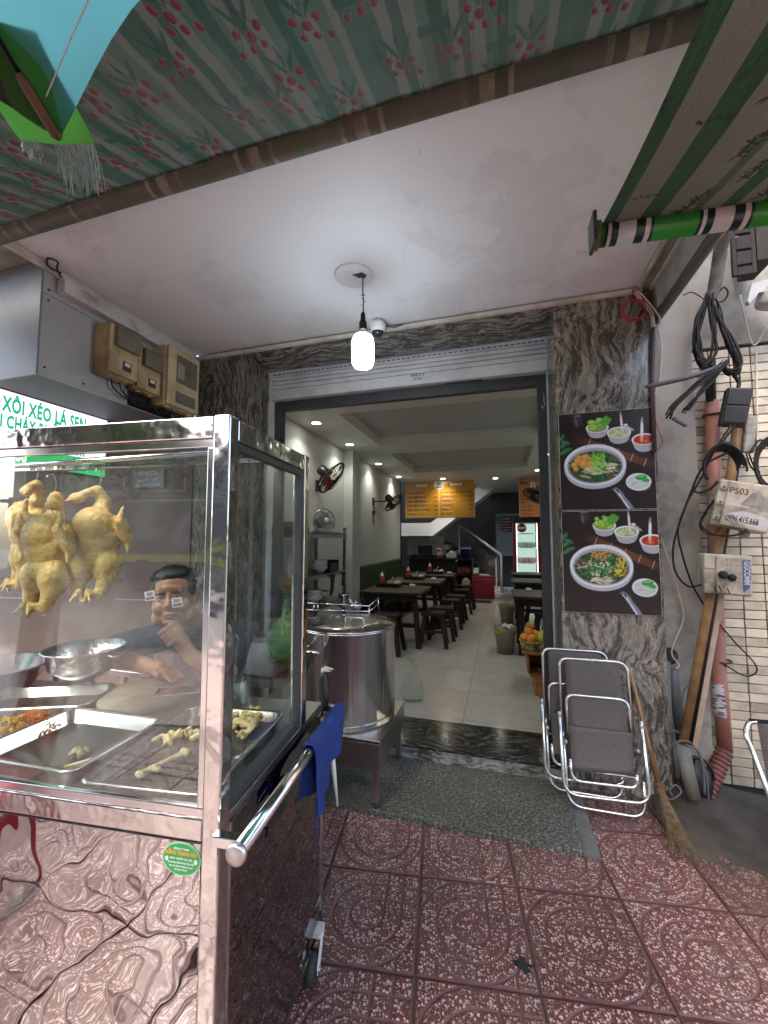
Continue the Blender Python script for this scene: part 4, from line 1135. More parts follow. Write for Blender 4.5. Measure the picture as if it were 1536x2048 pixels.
for k in range(9):
    y = 1.93+.06*k
    mb = MB(); mb.tube(spline([(-2.40,y,2.52),(-2.40,y+.02,2.47-rnd.random()*.03),(-2.395,y+.10,2.43-rnd.random()*.03),(-2.39,y+.18,2.45),(-2.40,y+.26,2.41)],5), .004+.003*rnd.random(), 6); obj('wire', mb, M_blackm, bb)
fb = thing('cable_trunking', 'long pale batten box along the top of the bulkhead', 'batten', (-2.43,1.6,2.9))
mb = MB(); mb.box((-2.4315,1.60,2.895),(-2.37,2.62,2.975)); obj('trunking', mb, pm('batten_paint', (.60,.59,.57), (.5,.48,.46), 4, .5, dirt=(.2,.17,.15), ds=6, damt=.7), fb, bevel=.004)
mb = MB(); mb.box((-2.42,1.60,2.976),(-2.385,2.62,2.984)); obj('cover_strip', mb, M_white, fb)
mb = MB(); mb.tube(spline([(-2.40,1.60,2.985),(-2.37,1.555,3.0),(-2.33,1.53,3.015),(-2.36,1.50,3.02),(-2.40,1.53,3.005),(-2.37,1.58,2.99)],6), .005, 6); obj('wire', mb, M_blackm, fb)
# lightbox sign with lettering, facing the pavement side
sg = thing('lightbox_sign', 'lit white and green shop sign with green and white lettering, on the neighbouring shop', 'sign', (-2.9,1.4,1.95))
mb = MB(); mb.box((-3.02,.70,1.948),(-2.902,2.325,2.398)); obj('case', mb, M_dgrey, sg, bevel=.004)
mb = MB(); mb.box((-2.9015,.71,2.068),(-2.899,2.318,2.392)); obj('white_face', mb, emit('lit_white', (.80,.78,.90), .27), sg)
mb = MB(); mb.box((-2.9015,.71,1.954),(-2.899,2.318,2.0675)); obj('green_face', mb, emit('lit_green', (.015,.42,.12), .27), sg)
M_lgreen = emit('lit_letter_green', (.0,.28,.13), .30); M_lwhite = emit('lit_letter_white', (.85,.95,.9), .32)
for (s2, y, z, sz, m_) in (('XÔI XÉO LÁ SEN',1.645,2.268,.125,M_lgreen),('SÔI CHÁY RUỐC',1.56,2.165,.110,M_lgreen),('THÀNH ĐẠT',1.86,2.080,.098,M_lgreen),('0222 2366',1.52,1.970,.115,M_lwhite)):
    txt('lettering', s2, (-2.8985,y,z), sz, m_, sg, rot=(PI/2,0,PI/2), bold=.03, sx=.50, ext=.0005, spacing=1.1)
hs_ = thing('opening_hours_sign', 'dark blue opening hours sign with white lettering seen through the cart', 'sign', (-2.876, 2.690, 2.045))
c_ = ((-2.876, 2.690, 2.045)[0], 2.69, (-2.876, 2.690, 2.045)[2]-.055)
mb = MB(); mb.box((c_[0]-.172,2.684,c_[2]-.075),(c_[0]+.172,2.698,c_[2]+.082)); obj('panel', mb, pm('sign_blue', (.055,.085,.14), rough=.4), hs_, bevel=.002)
for (s2, dz, sz) in (('Giờ Mở Cửa',.032,.052),('Sáng: 6H30 - 12H30',-.018,.036),('Chiều: 16H30 - 19H30',-.060,.036)):
    txt('lettering', s2, (c_[0],2.6835,c_[2]+dz), sz, M_swhite, hs_, align='CENTER', bold=.015, sx=.78, ext=.0004)

# ---------------------------------------------------------------- awnings
def awning_print(seed, tulip):
    n = 640; A = canvas(n, n, (.175,.195,.172)); rnd = random.Random(seed)
    g1, g2 = ((.028,.095,.065),(.062,.14,.103)) if tulip else ((.008,.07,.026),(.012,.05,.024))
    if tulip:
        for (x0, x1, c, a) in ((30,128,g2,.75),(66,100,g1,.9),(175,222,g2,.75),(252,352,g1,.75),(285,310,g2,.5),(392,430,g1,.8),(470,566,g2,.75),(505,548,g1,.9),(596,622,g1,.75)): rect(A, x0, 0, x1, n, c, a)
        for (x, y) in ((86,150),(300,470),(520,300)): rect(A, x-55, y-16, x+40, y+20, g1, .8)
        red, dk, wh = (.17,.018,.028), (.10,.012,.018), (.30,.17,.17)
        for (bx, by, fl) in ((150,560,1),(390,330,1),(610,600,-1),(170,230,-1),(440,90,1),(330,600,-1),(560,330,1),(20,420,1),(60,120,-1)):
            for (dx, dy, s_) in ((-52,-130,1.0),(-8,-165,1.15),(44,-140,1.0),(14,-215,.95),(70,-225,.9),(-40,-205,.85)):
                dx *= fl*.8; dy *= .8; s_ *= .74; x, y = bx+dx, by+dy
                pts = [(bx+dx*.1*q*q*10/(10) , 0) for q in (0,)]
                pl = []
                for q in range(7):
                    t_ = q/6; pl.append((bx+dx*t_*t_, by+dy*t_))
                stroke(A, pl, 1.6, (.02,.075,.06), .85, True)
                dab(A, x, y, 19*s_, 25*s_, wh, .25*fl, .08, .8, True); dab(A, x, y, 16.5*s_, 22.5*s_, red, .25*fl, .1, .95, True)
                dab(A, x-5, y, 3, 17*s_, dk, .3*fl, .4, .7, True); dab(A, x+6, y+2, 1.5, 17*s_, wh, .25*fl, .4, .6, True)
            for k in (-1, 1): dab(A, bx+k*26, by-62, 7, 46, (.022,.085,.062), -.5*k, .2, .85, True)
    else:
        for (x0, x1, c, a) in ((0,46,g1,.95),(130,196,g1,.95),(300,330,g1,.7),(390,440,g1,.95),(520,556,g1,.85),(600,618,g2,.6)): rect(A, x0, 0, x1, n, c, a)
        ink = (.010,.020,.013)
        for (bx, by) in ((250,20),(360,200),(470,440),(270,330),(590,120),(540,330),(330,500),(480,60),(600,470),(230,540)):
            pl = [(bx+7*q+4*math.sin(q), by+22*q) for q in range(7)]
            stroke(A, pl, 2.6, ink, .85, True)
            for (x, y) in pl[1:]:
                for k in range(5):
                    a_ = rnd.uniform(-2.8,-.3) if k % 2 else rnd.uniform(.2,2.8); L = rnd.uniform(16,34)
                    dab(A, x+math.cos(a_)*L*.6, y+math.sin(a_)*L*.6, L*.55, 3.6, ink, a_, .25, .9, True)
        for (bx, by) in ((90,200),(150,520)):
            for k in range(16): dab(A, bx+rnd.uniform(-50,50), by+rnd.uniform(-14,14), rnd.uniform(3,9), rnd.uniform(2,5), ink, rnd.uniform(-1,1), .3, .8, True)
    A *= (1+.05*np.random.default_rng(seed).standard_normal((n,n,1))).astype(np.float32)
    A *= .62 if tulip else 1.0
    return np.clip(A, 0, 1)
M_aw1 = image_mat('tulip_awning_cloth', awning_print(1, True), .75, translucent=.05, weave=.3, dirt=(.075,.07,.055))
M_aw2 = image_mat('bamboo_awning_cloth', awning_print(2, False), .75, translucent=.06, weave=.3)
aw = thing('tulip_awning', 'grey green striped awning cloth printed with red tulips, rolled on a dirty tube', 'awning', (-.8,1.26,2.95))
def aw_fn(u, v):
    x = -3.4+4.75*u; y = 1.262-1.0*v
    sag = -.05*math.sin(PI*min(1,v*1.0))*(1+.3*math.sin(x*2.1)) + (.006*math.sin(x*13+v*3)+.004*math.sin(x*29-v*5+2*math.sin(x*3))+.003*math.sin(v*31+x*4))*min(1,v*4)
    return (x, y, 2.985-.275*v + sag)
mb = MB(); mb.grid(aw_fn, 220, 50, (4.75/.56, 1.0/.56)); obj('cloth', mb, M_aw1, aw)
mb = MB(); mb.grid(lambda u, v: (-3.4+4.75*u, 1.262-.055*v, 3.006-.03*v-.012*v*math.sin(u*40)), 90, 3); mb.uv = {}; obj('dark_hem', mb, pm('hem_cloth', (.03,.04,.036), rough=.9), aw)
def m_tube():
    t = NT('dirty_striped_tube'); P = t.coord()
    x = t.math('ADD', t.n('SeparateXYZ', {0: P}).outputs[0], 5.0)
    f = t.math('FRACT', t.math('MULTIPLY', x, 2.3))
    col = t.ramp(f, [(0,(.11,.095,.07)),(.10,(.11,.095,.07)),(.11,(.34,.29,.21)),(.15,(.34,.29,.21)),(.16,(.05,.045,.03)),(.24,(.05,.045,.03)),(.25,(.36,.31,.22)),(.35,(.36,.31,.22)),(.36,(.06,.05,.035)),(.45,(.06,.05,.035)),(.46,(.33,.28,.2)),(.49,(.33,.28,.2)),(.50,(.09,.08,.05)),(.70,(.055,.095,.035)),(.9,(.11,.095,.07))], 'CONSTANT')
    g = t.ramp(t.noise(P, 2.6, 9, .7), [(.36,0.0),(.56,.94)])
    col = t.mix(g, col, t.mix(t.noise(P, 12, 5), (.13,.11,.085), (.085,.072,.055)))
    return t.done(t.pr(base=col, rough=.75))
mb = MB(); mb.tube([(-3.4,1.272,2.985),(1.0,1.272,2.985)], .043, 20); obj('roller_tube', mb, m_tube(), aw)
ra, rb = (0.322, 1.400, 2.478), (0.782, 1.400, 2.451)
rd = (Vector(rb)-Vector(ra)).normalized(); rc = Vector(ra)+rd*1.5
bw = thing('bamboo_awning', 'grey and green striped awning cloth with bamboo print above a green and white striped tube', 'awning', tuple(ra))
def bw_fn(u, v):
    p = Vector(ra).lerp(rc, u); d = Vector((-.02, -.80, -.22))
    return tuple(p + rd*.012*(1-u) + d*(1.15*v) + Vector((0,0,.024-.02*math.sin(PI*v)+.003*math.sin(u*26)*v)))
mb = MB(); mb.grid(bw_fn, 50, 30, (1.5/.52, .95/.60)); obj('cloth', mb, M_aw2, bw)
def m_stripe():
    t = NT('green_white_tube'); P = t.coord()
    f = t.math('FRACT', t.math('MULTIPLY_ADD', t.n('SeparateXYZ', {0: P}).outputs[0], 3.9, .0))
    G, K, W_ = (.035,.30,.035), (.006,.028,.022), (.66,.66,.64)
    col = t.ramp(f, [(0,G),(.075,K),(.11,W_),(.15,K),(.23,W_),(.42,K),(.52,W_),(.575,K),(.61,G)], 'CONSTANT')
    col = t.mix(t.ramp(t.noise(P, 8, 6, .7), [(.5,0.0),(.8,.3)]), col, (.12,.11,.09))
    return t.done(t.pr(base=col, rough=.28))
bw_rot = math.atan2(rd.y, rd.x)
rt = MB(); L_ = 1.55
rt.tube([(0,0,0),(L_,0,0)], .036, 24)
ro = obj('roller_tube', rt, m_stripe(), bw, local=True); ro.rotation_euler = (0, -math.asin(rd.z), bw_rot)
mb = MB(); mb.lathe([(0,-.012),(.014,-.012),(.014,-.004),(.042,-.004),(.044,.0),(.044,.012),(0,.012)], tuple(Vector(ra)-rd*.004), 24, rd.to_track_quat('Z','Y').to_matrix().to_4x4()); obj('end_cap', mb, pm('dusty_cap', (.08,.07,.06), (.15,.13,.1), 30, .7), bw)
mb = MB(); mb.box((ra[0]-.018,ra[1]-.05,ra[2]-.046),(ra[0]-.006,ra[1]+.03,ra[2]+.055)); obj('end_bracket', mb, M_dgrey, bw, bevel=.003)

# ---------------------------------------------------------------- street umbrella above the camera's left
um = thing('street_umbrella', 'blue and green street umbrella with a frayed corner and exposed rib ends', 'umbrella', (-.454,-.50,0))
tip = Vector((-0.837, 0.534, 2.295))
UC = Vector((tip.x-1.1*math.cos(rad(110)), tip.y-1.1*math.sin(rad(110)), tip.z+.30))
rvec = tip-UC; R0 = math.hypot(rvec.x, rvec.y); a0 = math.atan2(rvec.y, rvec.x); dz = rvec.z
M_ublue = pm('umbrella_blue', (.065,.33,.43), (.05,.28,.38), 5, .8, bump=.3, bs=300, per_obj=.05)
M_ugreen = pm('umbrella_green', (.05,.20,.035), (.035,.15,.02), 6, .8, bump=.4, bs=300)
M_ublack = pm('umbrella_black', (.02,.022,.024), rough=.85)
def upt(a, q): return Vector((UC.x+R0*q*math.cos(a), UC.y+R0*q*math.sin(a), UC.z+dz*q - .03*q*(1-q)))
def trl(name):
    m = NT(name)
    return m
def m_cloth(name, col, tl=.5):
    t = NT(name); P = t.coord()
    c = t.mix(t.noise(P, 5, 5), col, tuple(q*.8 for q in col))
    p = t.pr(base=c, rough=.85, normal=t.bump(t.noise(P, 300, 2), .3, .002)).outputs[0]
    return t.done(t.n('MixShader', {0: tl, 1: p, 2: t.n('BsdfTranslucent', {'Color': c}).outputs[0]}).outputs[0])
MU = [m_cloth('umbrella_cloth_blue', (.085,.30,.36)), m_cloth('umbrella_cloth_black', (.02,.022,.025), .1), m_cloth('umbrella_cloth_green', (.05,.19,.035))]
for k in range(8):
    aa, ab = a0 + 2*PI*k/8, a0 + 2*PI*(k+1)/8
    def pan(u, v, aa=aa, ab=ab):
        a = aa+(ab-aa)*u; q = v*1.0
        chord = math.cos((ab-aa)/2)/math.cos((aa+ab)/2-a)*1.01
        q2 = q*(chord*(1-.10*math.sin(PI*u)))
        p = upt(a, q2); p.z -= .02*math.sin(PI*u)*q
        return tuple(p)
    mb = MB(); mb.grid(pan, 12, 10); mb.uv = {}
    po = obj('panel', mb, MU[(0 if k == 7 else 1) if k in (0,7) else (2, 0, 1)[k % 3]], um)
    if k == 7:
        mb = MB(); mb.tube([Vector(pan(i/40, .955))-Vector((0,0,.003)) for i in range(41)], .0012, 4); obj('stitching', mb, M_swhite, po)
    r_ = MB(); r_.tube([upt(aa, .08)-Vector((0,0,.02)), upt(aa, .5)-Vector((0,0,.018)), upt(aa, .93)-Vector((0,0,.012))], .0045, 8); rb_ = obj('rib', r_, M_black, um)
    r_ = MB(); r_.tube([upt(aa, .915)-Vector((0,0,.012)), upt(aa, .93)-Vector((0,0,.012)), upt(aa, 1.0)-Vector((0,0,.010)), upt(aa, 1.006)-Vector((0,0,.010))], [.006,.0095,.010,.005], 10); obj('rib_tip', r_, pm('wood_tip', (.13,.07,.045), (.08,.04,.025), 30, .6), rb_)
# green pocket with frayed end at the near rib
pk = MB()
rt_ = (upt(a0,1.0)-upt(a0,.9)).normalized(); sd2 = rt_.cross(Vector((0,0,1))).normalized()
def pocket(u, v):
    w_ = (u-.5)*.145; l = -.15+.172*v
    c = upt(a0,1.0)+rt_*l
    return tuple(c + sd2*(w_-.012) + Vector((0,0,-.002+.010*math.cos(u*PI*2)*.4+.004*math.sin(v*6+u*3))))
pk.grid(pocket, 16, 10); pk.uv = {}; pko = obj('rib_pocket', pk, MU[2], um)
fr = MB(); rnd = random.Random(11)
for k in range(150):
    u = rnd.choice((rnd.uniform(.45,1.0), rnd.uniform(.5,.95), rnd.uniform(.02,.2)))
    p0 = Vector(pocket(u,1.0)); L = (.06 if u > .4 else .02)*rnd.uniform(.3,1.25)
    q1 = p0+rt_*L*.35+Vector((rnd.uniform(-.006,.006),rnd.uniform(-.006,.006),-L*.35)); q2 = q1+rt_*L*.2+Vector((rnd.uniform(-.008,.008),rnd.uniform(-.006,.006),-L*.6))
    fr.tube(spline([p0,q1,q2],3), .0005, 3, caps=False)
tag(obj('frayed_threads', fr, pm('pale_threads', (.35,.45,.40), rough=.9), um), kind='stuff')
mb = MB(); mb.tube([UC+Vector((0,0,.06)), (UC.x,UC.y,.05)], .022, 14); obj('pole', mb, M_steel, um)
mb = MB(); mb.lathe([(0,0),(.30,0),(.30,.05),(.05,.09),(0,.09)], (UC.x,UC.y,-.0), 28); obj('base', mb, M_conc, um)

# ---------------------------------------------------------------- stock pot on its stand
ps = thing('pot_stand', 'low stainless stand with an apron carrying the big stock pot', 'stand', (-.94,2.425,.03))
mb = MB(); mb.box((-1.235,2.14,.372),(-.642,2.712,.39)); obj('top', mb, m_steel('stand_steel', .2, (.55,.53,.5)), ps, bevel=.003)
M_apr = m_steel('apron_steel', .32, (.40,.35,.33), brush=.1, stretch=(.02,1,1))
for (lo, hi) in (((-1.232,2.143,.235),(-.645,2.155,.3715)),((-.657,2.1555,.235),(-.645,2.709,.3715)),((-1.232,2.1555,.235),(-1.22,2.709,.3715)),((-1.2195,2.697,.235),(-.6575,2.709,.3715))):
    mb = MB(); mb.box(lo,hi); obj('apron', mb, M_apr, ps, bevel=.002)
for (x, y) in ((-.678,2.176),(-.678,2.678),(-1.2,2.176),(-1.2,2.678)):
    mb = MB(); mb.box((x-.018,y-.018,.055),(x+.018,y+.018,.2345)); l_ = obj('leg', mb, M_apr, ps, bevel=.003)
    mb = MB(); mb.lathe([(0,0),(.017,0),(.019,.01),(.014,.025),(0,.025)], (x,y,.03), 14); obj('rubber_foot', mb, M_tyre, l_)
pc = (-.95, 2.445)
pot = thing('stock_pot', 'tall stainless stock pot with a flat lid and side handles', 'pot', (pc[0],pc[1],.39))
mb = MB(); mb.lathe([(0,.39),(.285,.39),(.297,.40),(.297,.925),(.303,.93),(.303,.938),(.29,.938)], (pc[0],pc[1],0), 72); obj('body', mb, M_pot, pot)
mb = MB(); mb.lathe([(.297,.425),(.2985,.4265),(.297,.428)], (pc[0],pc[1],0), 72); obj('seam', mb, M_chrome, pot)
mb = MB(); mb.lathe([(.306,.939),(.308,.944),(.306,.948),(.15,.955),(0,.957)], (pc[0],pc[1],0), 72); ld = obj('lid', mb, m_steel('lid_steel', .14, (.6,.6,.57), wav=.2, ws=9), pot)
for k in range(7): a = -1.2+.22*k; mb = MB(); mb.lathe([(0,.9525),(.010,.9525)], (pc[0]+.26*math.cos(a),pc[1]+.26*math.sin(a),0), 10); obj('steam_hole', mb, M_black, ld)
mb = MB(); mb.tube(rpath([(pc[0]+.02,pc[1]-.10,.955),(pc[0]+.02,pc[1]-.10,1.0),(pc[0]+.14,pc[1]-.10,1.0),(pc[0]+.14,pc[1]-.10,.955)],.02), .004, 8); obj('lid_handle', mb, M_chrome, ld)
for a in (-1.87, -1.87+PI):
    ca, sa = math.cos(a), math.sin(a); tx, ty = -sa, ca
    P_ = lambda r, s2, z: (pc[0]+r*ca+s2*tx, pc[1]+r*sa+s2*ty, z)
    mb = MB(); mb.tube([P_(.345,-.075,.84),P_(.345,.075,.84)], .012, 14); hdl = obj('handle', mb, M_chrome, pot)
    for s2 in (-.055,.055):
        mb = MB(); mb.prism([P_(.296,s2-.004,.86),P_(.345,s2-.004,.85),P_(.345,s2-.004,.83),P_(.296,s2-.004,.78)], (tx*.008,ty*.008,0)); obj('lug', mb, M_chrome, hdl)
tp = thing('pot_tap', 'small seam fitting low on the stock pot', 'fitting', (0,0,0)) if False else None

# ---------------------------------------------------------------- folding recliners, leaning on the pillar
M_tube = m_steel('chair_tube', .22, (.72,.71,.68))
def m_mesh_fabric():
    t = NT('mesh_fabric'); P = t.coord()
    x = t.n('SeparateXYZ', {0: P}).outputs
    a = t.math('SINE', t.math('MULTIPLY', t.math('ADD', x[0], x[2]), 560.0)); b = t.math('SINE', t.math('MULTIPLY', t.math('SUBTRACT', x[0], x[2]), 560.0))
    m = t.math('MULTIPLY', a, b)
    col = t.ramp(t.math('MULTIPLY_ADD', m, .5, .5), [(.15,(.012,.011,.010)),(.5,(.10,.086,.077)),(.8,(.21,.185,.165))])
    col = t.mix(t.ramp(t.noise(P, 6, 6, .7), [(.45,0.0),(.8,.4)]), col, (.10,.09,.08))
    return t.done(t.pr(base=col, rough=.7, normal=t.bump(m, .4, .002)))
M_mesh = m_mesh_fabric()
def recliner(label, loc):
    t = thing('folding_recliner', label, 'folding chair', (0,0,0), 0, 'folded recliners leaning on the marble pillar')
    k_ = .165
    def P_(s2, z, d=0): return (s2, k_*z + d, z)
    def tube_(name, pts, r=.0085, cr=.05, d=0): mb = MB(); mb.tube(rpath([P_(a, b, d) for a, b in pts], cr), r, 12); return obj(name, mb, M_tube, t, local=True)
    def sling(name, q, d, n=8):
        mb = MB(); (x0,z0),(x1,z1),(x2,z2),(x3,z3) = q
        def f(u, v):
            a = (x0+(x1-x0)*u, z0+(z1-z0)*u); b = (x3+(x2-x3)*u, z3+(z2-z3)*u)
            s2, z = a[0]+(b[0]-a[0])*v, a[1]+(b[1]-a[1])*v
            return P_(s2, z, d+.006*math.sin(PI*u)*math.sin(PI*v)+.002*math.sin(v*30))
        mb.grid(f, n, n); mb.uv = {}
        o = obj(name, mb, M_mesh, t, local=True); m_ = o.modifiers.new('s','SOLIDIFY'); m_.thickness = .002; return o
    tube_('back_frame', [(.012,.40),(.012,.785),(.365,.785),(.368,.42)], d=.0, cr=.055)
    b_ = sling('back_sling', ((.045,.44),(.335,.44),(.325,.788),(.045,.788)), -.002)
    tube_('seat_frame', [(.04,.40),(.035,.60),(.35,.60),(.352,.36)], d=-.028, cr=.05)
    sling('seat_sling', ((.045,.43),(.335,.43),(.335,.603),(.045,.603)), -.032)
    sling('leg_sling', ((.045,.225),(.345,.245),(.352,.445),(.04,.445)), -.046)
    tube_('front_legs', [(-.006,.52),(-.002,.115),(.408,.13),(.395,.515)], d=-.060, cr=.075)
    tube_('rear_legs', [(.018,.42),(.022,.03),(.40,.03),(.396,.20)], d=.004, cr=.08)
    tube_('inner_frame', [(.04,.28),(.042,.175),(.355,.185),(.36,.25)], d=-.040, cr=.05)
    tube_('cross_bar', [(.05,.232),(.352,.232)], r=.006, cr=.01, d=-.038)
    for s2 in (.095,.145,.195,.245,.300): mb = MB(); mb.tube([P_(s2,.23,-.04),P_(s2,.19,-.042)], .0055, 8); obj('spring', mb, M_dgrey, t, local=True)
    for (s2, z) in ((-.006,.50),(.395,.49),(.02,.37),(.37,.37)): mb = MB(); mb.cyl(P_(s2,z,-.072),P_(s2,z,.012),.007,n=8); obj('rivet', mb, M_chrome, t, local=True)
    t.location = loc
    return t
rc1 = recliner('front folded recliner, dark mesh on a bent steel tube frame', (.305,2.47,0))
rc2 = copy_tree(rc1); rc2.location = (.222,2.555,.028); rc2['label'] = 'rear folded recliner, mostly hidden behind the front one'

# open chair at the right edge
ac = thing('tube_chair', 'open mesh chair with a bent steel tube frame at the right wall', 'chair', (1.25,2.3,0))
P0 = [Vector((1.059, 2.250, 0.651)), Vector((1.033, 2.220, 0.611)), Vector((1.044, 2.190, 0.542)), Vector((1.062, 2.110, 0.366))]
pts = [P0[0]+Vector((.03,0,.012)), P0[0], P0[1], P0[2], P0[3], (P0[3].x+.05, P0[3].y-.06, .03)]
mb = MB(); mb.tube(spline(pts,6), .010, 12); obj('leg', mb, M_tube, ac)
mb = MB(); mb.tube(spline([V3(p)+Vector((.50,.02,0)) for p in pts],6), .010, 12); obj('leg', mb, M_tube, ac)
a = P0[0]+Vector((.01,0,.005))
mb = MB(); mb.grid(lambda u, v: tuple(a+Vector((.02+.48*u+.0*v,-.06*v,.012+.06*u*(1-u)-.28*v))), 10, 8); mb.uv = {}; o = obj('back_sling', mb, M_mesh, ac); m_ = o.modifiers.new('s','SOLIDIFY'); m_.thickness = .002
mb = MB(); mb.tube([a+Vector((-.005,0,.01)), a+Vector((.53,0,.012))], .008, 8); obj('top_rail', mb, M_black, ac)
mb = MB(); mb.box((a.x+.02,a.y-.52,.36),(a.x+.5,a.y-.07,.372)); obj('seat', mb, M_mesh, ac)

# ---------------------------------------------------------------- food posters on the pillar
def poster(kind):
    H_, W_ = 640, 545; rnd = random.Random(3+kind)
    A = canvas(H_, W_, (.022,.013,.010))
    for k in range(160):
        y = rnd.uniform(0,H_); stroke(A, [(rnd.uniform(0,W_),y),(rnd.uniform(0,W_),y+rnd.uniform(-6,6))], rnd.uniform(.8,2.5), (.04,.022,.017) if k % 2 else (.012,.007,.006), .5)
    ox, oy = (0,0) if kind == 0 else (20,14)
    # glass, leaves
    dab(A, 112+ox, 592+oy, 28, 40, (.075,.07,.075), 0, .3, .5); dab(A, 112+ox, 622+oy, 24, 6, (.30,.30,.32), 0, .3, .5); dab(A, 104+ox, 580+oy, 6, 30, (.22,.22,.24), .1, .5, .5)
    for (x, y, r) in ((20,430,.6),(45,400,.2),(12,480,.9),(35,450,-.4),(18,380,.4)): dab(A, x, y, 30, 13, (.03,.16,.06), r, .2, .9); dab(A, x, y, 24, 3, (.12,.33,.16), r, .3, .6)
    # bamboo mat
    a = -.42
    for k in range(9): stroke(A, [(155+ox-k*2,470-k*5+oy),(520+ox-k*2,302-k*5+oy)], 2.6, (.24,.075,.03) if k % 2 else (.13,.04,.02), .95)
    for q in (.08,.3,.52,.74,.94): x, y = 155+365*q+ox, 470-168*q+oy; stroke(A, [(x+2,y+4),(x-16,y-44)], 2.5, (.55,.45,.33), .8)
    def bowl(x, y, rx, ry, dp, fill):
        dab(A, x, y-dp, rx*.72, ry*.75, (.50,.50,.52), 0, .06); 
        for q in range(10): dab(A, x, y-dp*q/10, rx*(1-.24*q/10), ry*(1-.15*q/10), (.62-.02*q,)*3, 0, .04)
        dab(A, x, y, rx, ry, (.80,.80,.81), 0, .03); dab(A, x, y-2, rx*.86, ry*.80, fill, 0, .05)
    # lime bowl, pickle bowl, chilli bowl
    bowl(228+ox,535+oy,66,34,44,(.25,.35,.08))
    for k in range(16): x, y = 228+ox+rnd.uniform(-48,48), 545+oy+rnd.uniform(-14,44); dab(A, x, y, rnd.uniform(12,24), rnd.uniform(9,16), rnd.choice(((.22,.50,.03),(.36,.62,.08),(.12,.36,.02))), rnd.uniform(-1,1), .15); dab(A, x+3, y+2, 8, 6, (.55,.72,.22), 0, .3, .7)
    for k in range(5): dab(A, 262+ox+k*7, 582+oy-k*5, 9, 34, (.10,.38,.03), -.7, .2)
    bowl(352+ox,495+oy,68,36,48,(.36,.42,.16))
    for k in range(34): dab(A, 352+ox+rnd.uniform(-48,48), 494+oy+rnd.uniform(-20,20), rnd.uniform(6,15), rnd.uniform(3,6), rnd.choice(((.55,.62,.32),(.42,.52,.2),(.66,.7,.45))), rnd.uniform(-1.5,1.5), .2)
    dab(A, 408+ox, 520+oy, 34, 8, (.45,.45,.47), -.6, .2); dab(A, 392+ox, 540+oy, 12, 8, (.7,.7,.7), 0, .2)
    stroke(A, [(372+ox,490+oy),(366+ox,610+oy)], 6.5, (.72,.72,.74))
    bowl(490+ox,440+oy,68,38,52,(.45,.035,.008))
    for k in range(20): dab(A, 490+ox+rnd.uniform(-40,40), 437+oy+rnd.uniform(-16,16), rnd.uniform(5,14), rnd.uniform(3,7), rnd.choice(((.60,.05,.01),(.35,.02,.005),(.75,.16,.05))), rnd.uniform(-1,1), .3, .7)
    stroke(A, [(478+ox,440+oy),(484+ox,560+oy)], 8, (.80,.80,.82)); dab(A, 486+ox, 556+oy, 3.5, 4.5, (.03,.02,.02)); dab(A, 477+ox, 446+oy, 9, 12, (.85,.35,.10), 0, .3)
    # main bowl
    cx, cy_ = 205+ox*.8, 290+oy*.2
    dab(A, cx, cy_-92, 128, 52, (.34,.34,.36), 0, .06); dab(A, cx, cy_-62, 160, 92, (.58,.58,.60), 0, .04); dab(A, cx, cy_-24, 178, 132, (.50,.50,.53), 0, .03)
    dab(A, cx, cy_, 180, 136, (.76,.77,.80), 0, .02); dab(A, cx, cy_-4, 162, 117, (.42,.42,.45), 0, .03); dab(A, cx, cy_-12, 154, 105, (.10,.085,.03), 0, .06)
    for k in range(210):
        q = math.sqrt(rnd.random()); b = rnd.uniform(0,2*PI); x, y = cx+146*q*math.cos(b), cy_-10+96*q*math.sin(b)
        dab(A, x, y, rnd.uniform(7,17), rnd.uniform(5,11), rnd.choice(((.012,.07,.022),(.02,.11,.03),(.008,.045,.016),(.05,.19,.05))), rnd.uniform(-1.5,1.5), .25)
    if kind == 0:
        for k in range(26): b = rnd.uniform(-.4,.4); dab(A, cx+rnd.uniform(-60,130), cy_-55+rnd.uniform(-35,90)*(.8), rnd.uniform(18,40), rnd.uniform(5,9), rnd.choice(((.62,.56,.33),(.52,.46,.24),(.70,.66,.46),(.42,.36,.2))), b-.3, .2)
        for (x, y, r) in ((-92,30,28),(-62,8,30),(-118,4,22),(-50,52,26),(-22,10,24),(-88,52,18),(-110,-22,17)): dab(A, cx+x, cy_+y, r, r*.92, (.62,.27,.05), 0, .08); dab(A, cx+x-5, cy_+y+6, r*.5, r*.4, (.80,.46,.12), 0, .5, .8)
        for k in range(75): x = cx+10+rnd.uniform(-25,55); y = cy_+rnd.uniform(-40,66); b = rnd.uniform(.6,2.5); L = rnd.uniform(12,34); stroke(A, [(x-L*math.cos(b),y-L*math.sin(b)),(x,y),(x+L*math.cos(b+.4),y+L*math.sin(b+.4))], 2.2, rnd.choice(((.22,.60,.06),(.13,.42,.03),(.40,.72,.16))), .95)
    else:
        for k in range(40): x = cx-5+rnd.uniform(-50,50); y = cy_+62+rnd.uniform(-25,25); b = rnd.uniform(0,3); stroke(A, [(x,y),(x+24*math.cos(b),y+14*math.sin(b))], 3, rnd.choice(((.55,.30,.08),(.66,.46,.16),(.38,.17,.04))))
        for k in range(60): x = cx+108+rnd.uniform(-30,26); y = cy_-8+rnd.uniform(-55,50); b = rnd.uniform(.4,2.4); stroke(A, [(x,y),(x+20*math.cos(b),y+20*math.sin(b))], 2.4, rnd.choice(((.72,.52,.04),(.80,.64,.12),(.58,.38,.02))))
        for k in range(45): x = cx+rnd.uniform(-70,50); y = cy_-92+rnd.uniform(-16,18); stroke(A, [(x,y),(x+rnd.uniform(20,40),y+rnd.uniform(-14,14))], 2.8, rnd.choice(((.66,.58,.40),(.74,.68,.52),(.5,.42,.26))))
